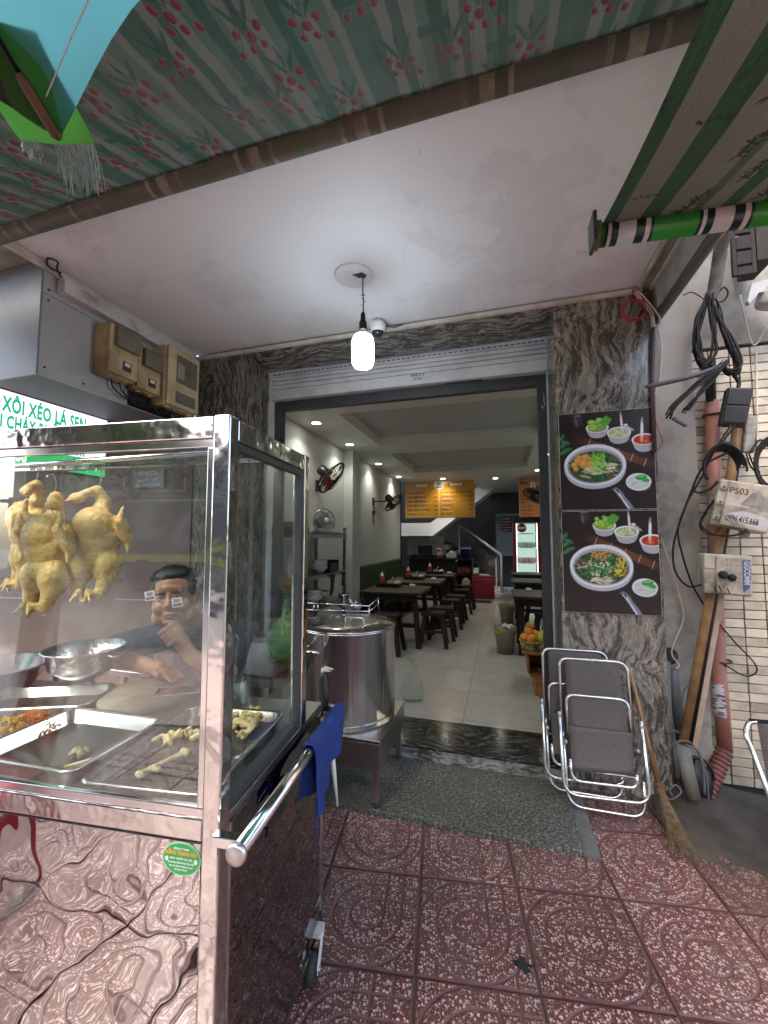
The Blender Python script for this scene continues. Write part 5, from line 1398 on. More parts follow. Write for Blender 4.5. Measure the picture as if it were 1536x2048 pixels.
        for k in range(34): x = cx-96+rnd.uniform(-34,36); y = cy_+8+rnd.uniform(-28,28); dab(A, x, y, rnd.uniform(6,15), rnd.uniform(3,6), rnd.choice(((.10,.045,.02),(.22,.11,.05),(.5,.42,.32))), rnd.uniform(-1,1), .2)
        for k in range(45): x = cx-10+rnd.uniform(-60,70); y = cy_-20+rnd.uniform(-40,45); dab(A, x, y, rnd.uniform(6,14), rnd.uniform(4,8), rnd.choice(((.05,.22,.06),(.09,.33,.10),(.66,.62,.48),(.22,.42,.14))), rnd.uniform(-1.5,1.5), .2)
    # lime saucer, fork
    sx_, sy_ = 450+ox*.5, 170-oy*.3
    dab(A, sx_+10, sy_-24, 52, 34, (.40,.30,.13), 0, .1); dab(A, sx_, sy_, 70, 55, (.72,.76,.75), 0, .03); dab(A, sx_, sy_-3, 60, 45, (.52,.60,.58), 0, .06)
    dab(A, sx_-22, sy_-8, 30, 24, (.60,.66,.60), 0, .2); 
    for k in range(24): dab(A, sx_-22+rnd.uniform(-18,18), sy_-10+rnd.uniform(-12,12), 3, 2, (.25,.28,.2), 0, .2, .7)
    dab(A, sx_+16, sy_+28, 32, 17, (.03,.30,.04), .1, .06); dab(A, sx_+36, sy_+12, 26, 14, (.05,.36,.06), -.4, .08); dab(A, sx_+16, sy_+34, 24, 6, (.20,.52,.14), .1, .2)
    stroke(A, [(330+ox,120),(360+ox,70),(412+ox,-10)], 15, (.22,.24,.29)); stroke(A, [(326+ox,118),(352+ox,72),(398+ox,-10)], 5, (.66,.68,.74)); dab(A, 324+ox, 118, 12, 20, (.08,.08,.10), .6, .2); dab(A, 322+ox, 112, 3, 12, (.75,.76,.8), .6, .3)
    for k in range(3): stroke(A, [(318+ox+k*6,128),(296+ox+k*8,124+k*4)], 1.2, (.45,.45,.5), .7)
    g = np.random.default_rng(kind).standard_normal((H_,W_,1)).astype(np.float32)
    for q in range(60): dab(A, cx+174*math.cos(1.9+q*.02), cy_+130*math.sin(1.9+q*.02), 5, 4, (.93,.93,.94), 0, .5, .25)
    for q in range(40): dab(A, cx+150*math.cos(-1.2+q*.03), cy_-8+104*math.sin(-1.2+q*.03), 9, 7, (.04,.04,.03), 0, .6, .18)
    for q in range(26): dab(A, cx+rnd.uniform(-120,120), cy_+rnd.uniform(-80,70), rnd.uniform(2,4), rnd.uniform(1,2.2), (.9,.88,.78), 0, .4, .75)
    for q in range(500): x, y = rnd.uniform(0,W_), rnd.uniform(0,H_); dab(A, x, y, rnd.uniform(4,18), 1, (.05,.03,.024), 0, .5, .16)
    return np.clip(A*(1+.07*g), 0, 1)
for (k, z0, z1, lb) in ((0,1.660,2.268,'upper food poster, noodle bowl with golden balls and spring onion'),(1,1.037,1.652,'lower food poster, noodle bowl with yellow egg strips and greens')):
    p = thing('food_poster', lb, 'poster', (.628,2.70,z0), 0, 'noodle soup posters on the marble pillar')
    mb = MB(); mb.box((.3675,2.702,z0),(.8895,2.7085,z1)); obj('board', mb, M_plasticw, p)
    mb = MB(); mb.quad((.369,2.7005,z0+.0015),(.888,2.7005,z0+.0015),(.888,2.7005,z1-.0015),(.369,2.7005,z1-.0015), [(0,0),(1,0),(1,1),(0,1)]); obj('print', mb, image_mat('noodle_print', poster(k), .32, coat=.2), p)

# ---------------------------------------------------------------- right hand wall: pipes, poles, meters, cables
M_pinkpipe = pm('pink_pvc', (.42,.17,.12), (.34,.15,.12), 4, .5, dirt=(.20,.13,.11), ds=4, damt=.6)
M_greypipe = pm('grey_pipe', (.10,.105,.11), (.075,.08,.085), 7, .55, dirt=(.2,.19,.17), ds=7, damt=.4)
M_wood = pm('raw_wood_pole', (.36,.20,.085), (.27,.14,.055), 14, .6, dirt=(.12,.07,.03), ds=7, damt=.5)
M_lath = pm('pale_lath', (.44,.33,.22), (.34,.25,.16), 12, .7)
M_cable = pm('black_cable', (.006,.006,.006), (.012,.0115,.011), 9, .65, spec=.3, dirt=(.04,.037,.032), ds=14, damt=.5)
pp = thing('drain_pipe', 'faded pink drain pipe running down the small-tile wall', 'pipe', (1.188, 2.800, 0.286))
pl_ = [(1.230, 2.800, 2.306), (1.217, 2.800, 1.711), (1.197, 2.800, 1.185), (1.191, 2.800, 0.702), (1.200, 2.800, 0.288)]
mb = MB(); mb.tube(pl_, .036, 18); obj('pipe', mb, M_pinkpipe, pp)
M_lbl = image_mat('faded_label', (lambda A: ([dab(A, random.uniform(0,64), random.uniform(0,200), random.uniform(3,14), random.uniform(2,5), (.05,.05,.09), random.uniform(-.2,.2), .2, .9) for _ in range(70)], A)[1])(canvas(200,64,(.5,.47,.46))), .6)
for (a, b) in (((1.195, 2.800, 1.191), (1.191, 2.800, 1.019)), ((1.186, 2.800, 0.660), (1.192, 2.800, 0.479))):
    a, b = V3(a), V3(b); m_ = MB()
    m_.grid(lambda u, v: tuple(a.lerp(b, v)+Vector((.0368*math.cos(PI*(1+u)), .0368*math.sin(PI*(1+u)), 0))), 14, 4); obj('faded_label', m_, M_lbl, pp)
mb = MB(); q0, q1 = V3((1.200, 2.800, 0.288)), V3((1.057, 2.700, 0.073))
pts = [q0.lerp(q1, k/44) for k in range(45)]
mb.tube(pts, [.043 if (k//2) % 2 else .036 for k in range(45)], 16); obj('corrugated_elbow', mb, pm('red_corrugated', (.20,.065,.055), (.15,.05,.045), 8, .6), pp)
for c in (V3((1.212, 2.800, 0.782)), V3((1.228, 2.800, 2.221))):
    mb = MB(); mb.tube([c+Vector((.041*math.cos(k*.4), .041*math.sin(k*.4), .003*math.sin(k))) for k in range(16)], .006, 6, closed=True); obj('tie', mb, pm('rust_tie', (.08,.04,.025), rough=.8), pp)
mb = MB(); mb.tube([(1.232, 2.790, 2.555), (1.222, 2.790, 2.295)], .026, 12); obj('black_sleeve', mb, M_black, pp)
def pole(name, label, pts, r, mat, cat='pole', n=12, group=None):
    mb = MB(); mb.tube(pts, r, n); return tag(obj(name, mb, mat), label, cat, group)
pole('wooden_pole', 'round orange-brown wooden pole leaning behind the meter boxes', [(1.354, 2.760, 2.287), (1.289, 2.740, 1.905), (1.141, 2.700, 1.223), (0.935, 2.620, 0.377)], [.026,.026,.024,.022], M_wood)
pole('black_pole', 'thin black pole leaning beside the orange-brown wooden pole', [(1.379, 2.750, 2.281), (1.308, 2.730, 1.902), (1.165, 2.690, 1.225), (0.961, 2.610, 0.373)], .010, M_black)
mb = MB(); mb.beam((1.200, 2.700, 1.280), (0.985, 2.620, 0.366), .028, .012, (0,-1,0)); tag(obj('wooden_lath', mb, M_lath), 'pale flat wooden lath leaning against the black pole', 'lath')
pole('grey_green_pipe', 'short grey-green pipe stub standing in the concrete heap', [(0.923, 2.620, 0.371), (0.959, 2.600, 0.110)], .036, pm('greygreen_pvc', (.17,.18,.155), (.12,.125,.11), 7, .6, dirt=(.3,.25,.2), ds=8, damt=.4), 'pipe')
pole('grey_conduit', 'tall thin dark grey conduit beside the marble pillar', [(0.915, 2.740, 0.775), (0.910, 2.740, 0.003)], .016, M_greypipe, 'pipe')
pole('grey_conduit', 'thick dark grey conduit ending halfway, next to the thin one', [(0.949, 2.750, 0.729), (0.952, 2.750, 0.625), (0.972, 2.750, 0.335)], [.024,.027,.027], M_greypipe, 'pipe')
pole('beam_pipe', 'long dark grey pipe running under the side beam', [(.957,1.35,2.845),(.957,2.79,2.845)], .026, M_greypipe, 'pipe')
pole('wall_conduit', 'purple-brown conduit down the corner of the marble pillar', [(0.907, 2.690, 2.751), (0.889, 2.690, 2.370), (0.885, 2.690, 1.992)], .012, pm('purple_conduit', (.085,.055,.06), (.07,.04,.045), 8, .5), 'conduit')
bh = thing('wall_hole', 'dark round hole in the plaster beside the conduits', 'hole', (0.942, 2.795, 0.790)); c_ = (0.942, 2.795, 0.790)
mb = MB(); mb.lathe([(0,0),(.036,0),(.046,-.004),(.05,0)], c_, 18, Matrix.Rotation(PI/2,4,'X')); obj('rim', mb, pm('hole_dark', (.02,.018,.016), (.07,.065,.055), 40, .95), bh)  # flat dark speckled disc drawn in place of an opening

def mbox(name, label, px, w_, h, d, roll, yaw, mat, cat='meter box', pitch=0):
    t = thing(name, label, cat, px)
    M_ = Matrix.Translation(px) @ Matrix.Rotation(yaw,4,'Z') @ Matrix.Rotation(pitch,4,'X') @ Matrix.Rotation(roll,4,'Y')
    mb = MB(); mb.box((-w_/2,0,-h/2),(w_/2,d,h/2), M_); obj('case', mb, mat, t, bevel=.008)
    return t, M_
M_dirtycream = pm('dirty_cream', (.58,.52,.40), (.50,.44,.33), 5, .55, dirt=(.10,.085,.065), ds=7, damt=.85)
ma, Ma = mbox('wall_meter', 'dirty cream meter box marked P503, hanging crooked', (1.259, 2.600, 1.659), .245, .255, .13, .24, -.18, M_dirtycream)
def onb(M_, lo, hi, name, mat, t, bevel=0): mb = MB(); mb.box(lo,hi,M_); return obj(name, mb, mat, t, bevel=bevel)
onb(Ma,(-.085,-.016,-.122),(.118,-.0005,.122),'lid',M_dirtycream,ma,.006)
for z in (.085,.0,-.085): l_ = onb(Ma,(-.118,-.012,z-.012),(-.088,-.0005,z+.012),'latch',M_dirtycream,ma,.003); onb(Ma,(-.108,-.016,z-.005),(-.098,-.0125,z+.005),'latch_screw',M_dgrey,l_,.001)
mb = MB(); mb.tube([Ma @ Vector((.05,.06,-.128)), Ma @ Vector((.05,.06,-.165))], .022, 12); obj('gland', mb, pm('grey_gland',(.3,.29,.27),rough=.5), ma)
M_grime = pm('torn_sticker', (.20,.18,.15), (.34,.31,.27), 30, .8)
R2 = (Ma.to_3x3() @ Euler((PI/2,0,0)).to_matrix())
txt('lettering','P503', Ma @ Vector((-.078,-.0168,.058)), .046, pm('stencil_red',(.12,.05,.04),(.2,.1,.08),60,.8), ma, R=R2, bold=.01, sx=.9)
def patch(M_, pts, y, name, mat, t): mb = MB(); mb.prism([M_ @ Vector((x,y,z)) for x,z in pts], M_.to_3x3() @ Vector((0,-.0006,0))); return obj(name, mb, mat, t)
patch(Ma,[(-.02,.0),(.02,.075),(.045,.085),(.085,.04),(.10,.0),(.07,-.02),(.05,.0)],-.0163,'torn_sticker',M_grime,ma)
M_stk = pm('sticker_white', (.62,.60,.57), (.5,.48,.45), 30, .6)
patch(Ma,[(-.075,.012),(-.07,-.008),(.02,-.012),(.02,.004),(-.04,.006)],-.0163,'torn_sticker',M_stk,ma)
s_ = patch(Ma,[(-.07,-.055),(-.065,-.085),(-.01,-.098),(.112,-.112),(.115,-.052),(.04,-.035),(.0,-.03)],-.0163,'number_sticker',M_stk,ma)
txt('digits','0996.415.666', Ma @ Vector((-.066,-.0172,-.092)), .046, M_ink, ma, R=R2, bold=.02, sx=.56)
mb2, Mb = mbox('wall_meter', 'square cream meter box with two black knobs and a blue sticker', (1.160, 2.580, 1.290), .205, .215, .12, .045, -.16, M_dirtycream)
onb(Mb,(-.05,-.012,-.098),(.095,-.0005,.098),'lid',M_dirtycream,mb2,.004)
for z in (-.06,.06): onb(Mb,(-.10,-.006,z-.03),(-.055,-.0005,z+.03),'hinge_plate',M_dirtycream,mb2,.002)
for (x, z, r) in ((-.022,.0,.022),(.016,-.012,.019)): mb = MB(); mb.sph(Mb @ Vector((x,-.015,z)), r, 14, 10); obj('knob', mb, M_blackm, mb2)
patch(Mb,[(.058,.082),(.092,.085),(.094,-.0),(.088,-.06),(.066,-.085),(.062,-.085),(.06,0)],-.0125,'blue_sticker',pm('sticker_blue',(.05,.10,.27),(.08,.15,.33),30,.6),mb2)
txt('digits','GGCOMM', Mb @ Vector((.066,-.0135,.078)), .036, M_stk, mb2, R=Mb.to_3x3() @ Euler((PI/2,0,0)).to_matrix() @ Euler((0,0,-PI/2)).to_matrix(), bold=.03, sx=.75)
txt('stamp','TCP\n82140\nBD', Mb @ Vector((-.012,-.0128,.07)), .026, pm('faint_ink',(.36,.31,.22),rough=.7), mb2, R=Mb.to_3x3() @ Euler((PI/2,0,0)).to_matrix())
for (x, z) in ((-.06,-.065),(-.04,-.06),(-.005,-.07)): mb = MB(); mb.tube([Mb @ Vector((x,-.013,z)), Mb @ Vector((x+.012,-.0135,z-.028))], .0025, 5); obj('scratch', mb, M_blackm, mb2)
jb, Mj = mbox('junction_box', 'small black junction box hanging tilted among the cables', (1.267, 2.620, 2.214), .115, .21, .07, .20, -.2, pm('dusty_black_box', (.012,.012,.013), (.035,.034,.032), 7, .6), 'junction box')
onb(Mj,(-.05,-.008,-.095),(.05,-.0005,.0),'lid',M_black,jb,.004); onb(Mj,(-.05,-.008,.005),(.05,-.0005,.095),'lid',M_black,jb,.004)
dv, Md = mbox('fuse_strip', 'narrow grimy grey strip with dark marks beside the black box', (1.363, 2.700, 2.070), .05, .21, .03, .12, 0, M_grime, 'strip')

cb_ = thing('cable_bundle', 'thick tangle of black cables looped on the small-tile wall', 'cables', (1.225, 2.700, 2.756))
rnd = random.Random(21)
def cable(pts, r, name='cable', mat=None, parent=cb_, jit=.006, seg=7):
    q = [V3(p)+Vector((rnd.uniform(-jit,jit),rnd.uniform(-jit,jit),rnd.uniform(-jit,jit))) for p in pts]
    mb = MB(); mb.tube(spline(q,seg), r, 7); return obj(name, mb, mat or M_cable, parent)
for k in range(12):
    d = rnd.uniform(-4,4)
    cable([(1.198, 2.700, 2.906), (1.132, 2.660, 2.749), (1.112, 2.650, 2.597), (1.134, 2.640, 2.477), (1.183, 2.640, 2.407)], rnd.uniform(.003,.0075), jit=.017)
for k in range(14):
    cable([(1.206, 2.700, 2.917), (1.223, 2.660, 2.764), (1.252, 2.640, 2.602), (1.285, 2.630, 2.471), (1.263, 2.630, 2.408), (1.205, 2.630, 2.458)], rnd.uniform(.003,.008), jit=.018)
for k in range(8):
    cable([(1.197, 2.680, 2.900), (1.186, 2.640, 2.729), (1.176, 2.620, 2.545), (1.141, 2.620, 2.448), (1.114, 2.620, 2.431)], rnd.uniform(.0025,.006), jit=.018)
for k in range(10):
    cable([(1.229, 2.620, 2.474), (1.154, 2.600, 2.409), (1.048, 2.580, 2.327), (0.961, 2.570, 2.238), (0.922, 2.570, 2.173)], rnd.uniform(.003,.006), jit=.016)
for k in range(7):
    cable([(1.226, 2.600, 2.457), (1.131, 2.580, 2.346), (1.048, 2.570, 2.252), (1.002, 2.570, 2.194)], rnd.uniform(.003,.006), jit=.014)
mb = MB(); mb.tube(spline([(0.807, 2.550, 2.345), (0.909, 2.560, 2.361), (1.051, 2.580, 2.393), (1.214, 2.610, 2.449)],6), [.006]+[.013]*17+[.008], 8); obj('flat_cable', mb, pm('grey_cable',(.05,.052,.05),(.085,.085,.08),9,.5), cb_)
mb = MB(); mb.tube([(0.952, 2.600, 2.167), (1.015, 2.600, 2.116)], .011, 8); obj('cable_stub', mb, M_greypipe, cb_)
for (pts, r) in (([(1.268, 2.640, 2.403), (1.293, 2.640, 2.351), (1.281, 2.630, 2.312)], .010), ([(1.304, 2.650, 2.478), (1.296, 2.640, 2.365), (1.284, 2.630, 2.320)], .005),
    ([(1.182, 2.660, 2.445), (1.199, 2.720, 2.318)], .014), ([(1.173, 2.680, 2.874), (1.130, 2.720, 2.952), (1.105, 2.780, 2.977)], .003),
    ([(1.237, 2.700, 2.899), (1.267, 2.680, 2.933), (1.287, 2.680, 2.899), (1.270, 2.690, 2.863), (1.242, 2.700, 2.856)], .004)): cable(pts, r, jit=.002)
tl_ = thing('thin_cable_loops', 'thin black cable loops hanging beside the meter boxes', 'cables', (1.094, 2.660, 1.844))
for (pts, r) in (([(1.253, 2.620, 2.108), (1.179, 2.620, 2.001), (1.121, 2.630, 1.922), (1.065, 2.640, 1.813), (1.006, 2.680, 1.619), (0.969, 2.720, 1.447), (0.970, 2.720, 1.302), (1.013, 2.680, 1.216), (1.073, 2.620, 1.235)], .0055),
    ([(1.235, 2.620, 2.110), (1.154, 2.620, 1.975), (1.084, 2.640, 1.813), (1.022, 2.670, 1.675), (0.988, 2.700, 1.534), (1.011, 2.720, 1.389), (1.053, 2.720, 1.218), (1.096, 2.700, 1.110)], .005),
    ([(1.157, 2.720, 1.026), (1.277, 2.800, 0.891), (1.370, 2.820, 0.781), (1.377, 2.820, 0.727), (1.314, 2.800, 0.708), (1.205, 2.760, 0.771)], .004),
    ([(1.145, 2.640, 1.698), (1.102, 2.660, 1.616), (1.086, 2.660, 1.560), (1.118, 2.640, 1.515), (1.168, 2.600, 1.498), (1.227, 2.580, 1.508), (1.259, 2.580, 1.534)], .006),
    ([(1.124, 2.670, 1.631), (1.085, 2.670, 1.575), (1.095, 2.670, 1.527), (1.137, 2.660, 1.504), (1.184, 2.660, 1.559), (1.178, 2.660, 1.615)], .003),
    ([(1.216, 2.630, 1.959), (1.116, 2.650, 1.898), (1.062, 2.660, 1.788), (1.077, 2.660, 1.744), (1.129, 2.640, 1.760), (1.160, 2.620, 1.801)], .006),
    ([(1.333, 2.660, 1.958), (1.402, 2.700, 2.033), (1.445, 2.700, 1.988)], .006),([(1.325, 2.680, 1.963), (1.339, 2.680, 1.892), (1.373, 2.680, 1.834)], .004),([(1.336, 2.680, 1.962), (1.355, 2.680, 1.891), (1.383, 2.680, 1.848)], .004)):
    mb = MB(); mb.tube(spline(pts,7), r, 7); obj('cable', mb, M_cable, tl_)
for k in range(5):
    a = rnd.uniform(0,.6); c = V3((1.186, 2.640, 1.879)); R_ = .075+.006*k
    mb = MB(); mb.tube([c+Vector((R_*1.0*math.cos(q), -.01*k+.01*math.sin(q*2), R_*1.25*math.sin(q))) for q in [a+2*PI*i/28*(.62) - .5 for i in range(28)]], .0055, 7); obj('cable', mb, M_cable, tl_)
for k in range(4):
    c = V3((1.447, 2.680, 1.886)); R_ = .075+.008*k
    mb = MB(); mb.tube([c+Vector((R_*math.cos(q), -.008*k, R_*1.6*math.sin(q))) for q in [2*PI*i/28 for i in range(28)]], .006, 7, closed=True); obj('cable', mb, M_cable, tl_)
# insulated pipe, slotted bracket, floodlight, wires above
mb = MB(); mb.tube(spline([(1.186, 2.450, 3.164), (1.216, 2.580, 3.099), (1.223, 2.660, 2.974), (1.211, 2.700, 2.873)],6), [.034]*13+[.034,.032,.03,.03,.028,.026], 14)
tag(obj('insulated_pipe', mb, pm('wrapped_insulation', (.26,.25,.22), (.12,.115,.10), 12, .9, bump=.6, bs=60, dirt=(.07,.06,.05), ds=10, damt=.7)), 'dirty white wrapped pipe bending down above the cable tangle', 'pipe')
sb_ = thing('slotted_bracket', 'rusty dark slotted steel bracket high on the right wall', 'bracket', (1.333, 2.600, 3.118)); c_ = V3((1.333, 2.600, 3.118))
def slotted(m):
    h = .30; w_ = .055; zs = [-.13,-.045,.045]
    m.box((c_.x-w_,c_.y,c_.z-.17),(c_.x-w_*.62,c_.y+.02,c_.z+.17)); m.box((c_.x+w_*.62,c_.y,c_.z-.17),(c_.x+w_,c_.y+.02,c_.z+.17))
    for (a, b) in ((-.17,-.125),(-.110,-.035),(-.02,.055),(.07,.17)): m.box((c_.x-w_*.62,c_.y,c_.z+a),(c_.x+w_*.62,c_.y+.02,c_.z+b))
mb = MB(); slotted(mb); obj('plate', mb, pm('rusty_steel', (.022,.014,.010), (.035,.022,.016), 20, .8), sb_, bevel=.003)
mb = MB(); mb.box((c_.x+.06,c_.y+.0,c_.z-.10),(c_.x+.14,c_.y+.2,c_.z+.16)); obj('rear_bracket', mb, pm('rusty_plate', (.05,.042,.034), (.025,.018,.014), 9, .85), sb_)
fl_ = thing('floodlight', 'white floodlight housing above the tiled wall', 'floodlight', (1.393, 2.600, 2.817)); c_ = V3((1.400, 2.620, 2.842))
mb = MB(); mb.prism([(c_.x-.03,c_.y,c_.z+.06),(c_.x+.3,c_.y,c_.z+.10),(c_.x+.3,c_.y,c_.z+.0),(c_.x+.0,c_.y,c_.z-.0),(c_.x-.045,c_.y,c_.z-.06),(c_.x-.055,c_.y,c_.z-.04)], (0,.03,0)); obj('bracket', mb, pm('lamp_white', (.46,.455,.44), (.36,.355,.34), 6, .5), fl_, bevel=.003)
mb = MB(); mb.lathe([(0,.0),(.085,.0),(.095,.02),(.095,.10),(.08,.12)], (c_.x+.10,c_.y+.06,c_.z-.07), 24, Euler((.3,.2,0)).to_matrix().to_4x4()); obj('housing', mb, pm('lamp_white', (.46,.455,.44)), fl_)
ww = thing('white_wire', 'thin white wire wandering down the plaster strip', 'wire', (0.959, 2.780, 1.121))
for pts in ([(0.921, 2.775, 1.500), (0.965, 2.775, 1.327), (1.008, 2.775, 1.123), (1.018, 2.775, 1.008), (0.952, 2.775, 0.825), (0.986, 2.775, 0.748), (0.952, 2.775, 0.714)],
    [(0.960, 2.770, 2.772), (0.976, 2.770, 2.642), (0.953, 2.770, 2.455), (0.917, 2.740, 2.348)], [(1.333, 2.660, 2.864), (1.379, 2.720, 2.742), (1.455, 2.800, 2.621), (1.528, 2.800, 2.732)], [(1.484, 2.840, 2.606), (1.470, 2.840, 2.242), (1.462, 2.840, 2.003)]):
    mb = MB(); mb.tube(spline(pts,7), .0045, 7); obj('wire', mb, M_cream, ww)
rc_ = thing('red_wire_coil', 'coil of red wire hanging at the corner of the ceiling', 'wire', (0.797, 2.660, 2.864)); c_ = V3((0.799, 2.670, 2.863))
mb = MB(); M_rw = pm('red_wire', (.40,.02,.03), rough=.4)
for k in range(6):
    r_ = .058+.007*rnd.random(); ph = rnd.uniform(-.2,.2)
    mb.tube([c_+Vector((r_*math.cos(q)+rnd.uniform(-.002,.002), -.004*k, r_*1.02*math.sin(q)+ph*.02)) for q in [2*PI*i/26 for i in range(26)]], .003, 6, closed=True)
obj('coil', mb, M_rw, rc_)
mb = MB(); mb.tube(spline([(0.791, 2.670, 2.934), (0.804, 2.670, 2.995), (0.818, 2.660, 3.002), (0.850, 2.660, 2.949), (0.860, 2.670, 2.910)],6), .005, 6); mb.tube(spline([(0.897, 2.690, 2.187), (0.905, 2.680, 2.129), (0.922, 2.670, 2.060), (0.911, 2.680, 2.018), (0.888, 2.690, 2.013)],6), .0025, 6); obj('red_wire', mb, M_rw, rc_)
bw_ = thing('beige_wires', 'beige wires running from the ceiling trim into the conduit', 'wires', (0.861, 2.660, 2.885))
for k in range(3):
    mb = MB(); mb.tube(spline([(0.807, 2.680, 2.992), (0.842, 2.680, 2.931), (0.892, 2.680, 2.844), (0.907, 2.690, 2.751)],6) if k < 2 else spline([(0.814, 2.670, 2.975), (0.869, 2.670, 2.883), (0.917, 2.680, 2.806), (0.929, 2.700, 2.765)],6), .0055, 6)
    o = obj('wire', mb, M_cream, bw_); o.location = (.008*k, -.005*k, .004*k)
# broom
br = thing('grass_broom', 'worn grass broom leaning upside against the wall, its bristles fanned on the tiles', 'broom', (0.800, 2.263, 0.000))
b0, b1 = V3((0.793, 2.580, 0.166)), V3((0.795, 2.254, 0.005))
h0 = V3((0.711, 2.680, 0.696))
mb = MB(); mb.tube([h0, b0], [.010,.012], 10); obj('stick', mb, M_wood, br)
mb = MB(); ax = (b1-b0); side = ax.cross(Vector((0,1,.2))).normalized()
for k in range(150):
    u = rnd.uniform(-1,1); e = rnd.uniform(.62,1.04)
    p = b0+Vector((rnd.uniform(-.012,.012),rnd.uniform(-.012,.012),0)); q = b0+ax*e+side*(.062*u*e)+Vector((rnd.uniform(-.01,.01),rnd.uniform(-.015,.015),.004))
    q.z = max(q.z, .004); m_ = p.lerp(q,.55)+side*(-.01*u)+Vector((rnd.uniform(-.006,.006),rnd.uniform(-.006,.006),0))
    mb.tube([p,m_,q], [.0018,.0015,.0008], 3, caps=False)
tag(obj('bristles', mb, pm('straw', (.22,.15,.075), (.11,.07,.032), 40, .8), br), kind='stuff')
for e in (.02,.12): c = b0+ax*e; mb = MB(); mb.tube([c+Vector((.017*math.cos(q), .017*math.sin(q), .002*math.sin(3*q))) for q in [2*PI*i/14 for i in range(14)]], .004, 6, closed=True); obj('binding', mb, pm('red_binding', (.16,.05,.04), rough=.7), br)
# loose grey cables and rubbish at the foot of the poles
gc = thing('grey_cable_coil', 'loose grey cables coiled round the pipe stub on the floor', 'cables', (0.933, 2.600, 0.348))
for (pts, r) in (([(0.810, 2.620, 0.162), (0.825, 2.600, 0.280), (0.877, 2.570, 0.388), (0.938, 2.560, 0.409), (0.985, 2.560, 0.349), (1.007, 2.560, 0.252), (1.015, 2.560, 0.128)], .0055),
    ([(0.919, 2.570, 0.386), (0.971, 2.550, 0.377), (0.991, 2.550, 0.280), (0.994, 2.550, 0.156)], .006), ([(0.827, 2.580, 0.097), (0.850, 2.560, 0.105), (0.891, 2.560, 0.145), (0.873, 2.570, 0.174), (0.844, 2.570, 0.144), (0.854, 2.570, 0.115)], .004),
    ([(0.939, 2.600, 0.374), (0.952, 2.660, 0.481), (0.972, 2.700, 0.603), (1.001, 2.720, 0.649)], .004), ([(0.890, 2.700, 0.386), (0.925, 2.700, 0.401), (0.953, 2.700, 0.389)], .006)):
    mb = MB(); mb.tube(spline(pts,7), r, 7); obj('cable', mb, M_greypipe, gc)
bj = thing('black_jug', 'dark plastic jug wedged behind the pipe stub', 'jug', (1.024, 2.720, 0.195)); c_ = V3((1.024, 2.720, 0.141))
mb = MB(); mb.lathe([(0,-.12),(.07,-.12),(.075,.0),(.06,.07),(.025,.10),(.025,.12),(0,.12)], c_, 18); obj('jug_body', mb, M_black, bj)
mb = MB(); mb.tube([Vector((c_.x+.075*math.cos(q), c_.y-.02, c_.z+.03+.10*math.sin(q))) for q in [2*PI*i/24 for i in range(24)]], .007, 8, closed=True); obj('hose_ring', mb, M_black, bj)
# cane by the right jamb
cn = thing('black_cane', 'black walking cane leaning on the right door jamb', 'cane', (0.312, 3.494, 0.100))
mb = MB(); mb.tube([(0.355, 3.620, 0.526), (0.331, 3.600, 0.269), (0.306, 3.508, 0.105)], [.011,.011,.010], 10); obj('shaft', mb, M_black, cn)
mb = MB(); mb.tube([(0.323, 3.590, 0.165), (0.306, 3.501, 0.100)], [.017,.021], 10); obj('rubber_tip', mb, M_tyre, cn)

mb = MB(); c_ = Vector((0.046, 1.573, 0.000)); mb.add([(c_.x+(.028+.012*math.sin(k*2.3))*math.cos(k*.45)*1.2, c_.y+(.022+.01*math.cos(k*1.7))*math.sin(k*.45), .0015) for k in range(14)], [tuple(range(14))]); struct('dirt_stain', mb, M_blackm)

# ---------------------------------------------------------------- dining room: lights and fans
M_lit = emit('downlight_glow', (1.0,.97,.82), 6.0)
def downlight(x, y, lb, wt=5.2, col=(1,.95,.80)):
    t = thing('downlight', lb, 'downlight', (x,y,2.8), 0, 'lit downlights in the dining room ceiling')
    mb = MB(); mb.lathe([(.052,2.7995),(.068,2.7985),(.070,2.795),(.050,2.791)], (x,y,0), 24); obj('ring', mb, M_plasticw, t)
    mb = MB(); mb.lathe([(.0,2.793),(.050,2.793)], (x,y,0), 24); obj('diffuser', mb, M_lit, t)
    l = bpy.data.lights.new('downlight_lamp','SPOT'); l.energy = wt; l.color = col; l.spot_size = rad(128); l.spot_blend = .8; l.shadow_soft_size = .05
    lo = bpy.data.objects.new('downlight_lamp', l); C.objects.link(lo); lo.location = (x,y,2.785)
for (x, y, lb) in ((-1.977,4.06,'lit ceiling downlight above the left wall, nearest the shop door'),(-1.985,5.13,'lit ceiling downlight above the nearer left wall fan'),(-2.02,6.61,'lit ceiling downlight just past the left wall pilaster'),(-2.035,8.11,'lit ceiling downlight at the far end of the left wall'),
    (-1.177,8.65,'lit downlight right above the logo of the yellow menu'),(-.079,8.90,'lit downlight between the two menu boards'),(.713,8.08,'lit downlight just in front of the orange menu'),(.71,6.6,'lit downlight above the right wall fan'),(.70,5.1,'lit downlight above the nearest right wall table'),(.70,4.06,'lit downlight over the wooden altar')): downlight(x, y, lb)
t0_ = thing('fan', None, None)
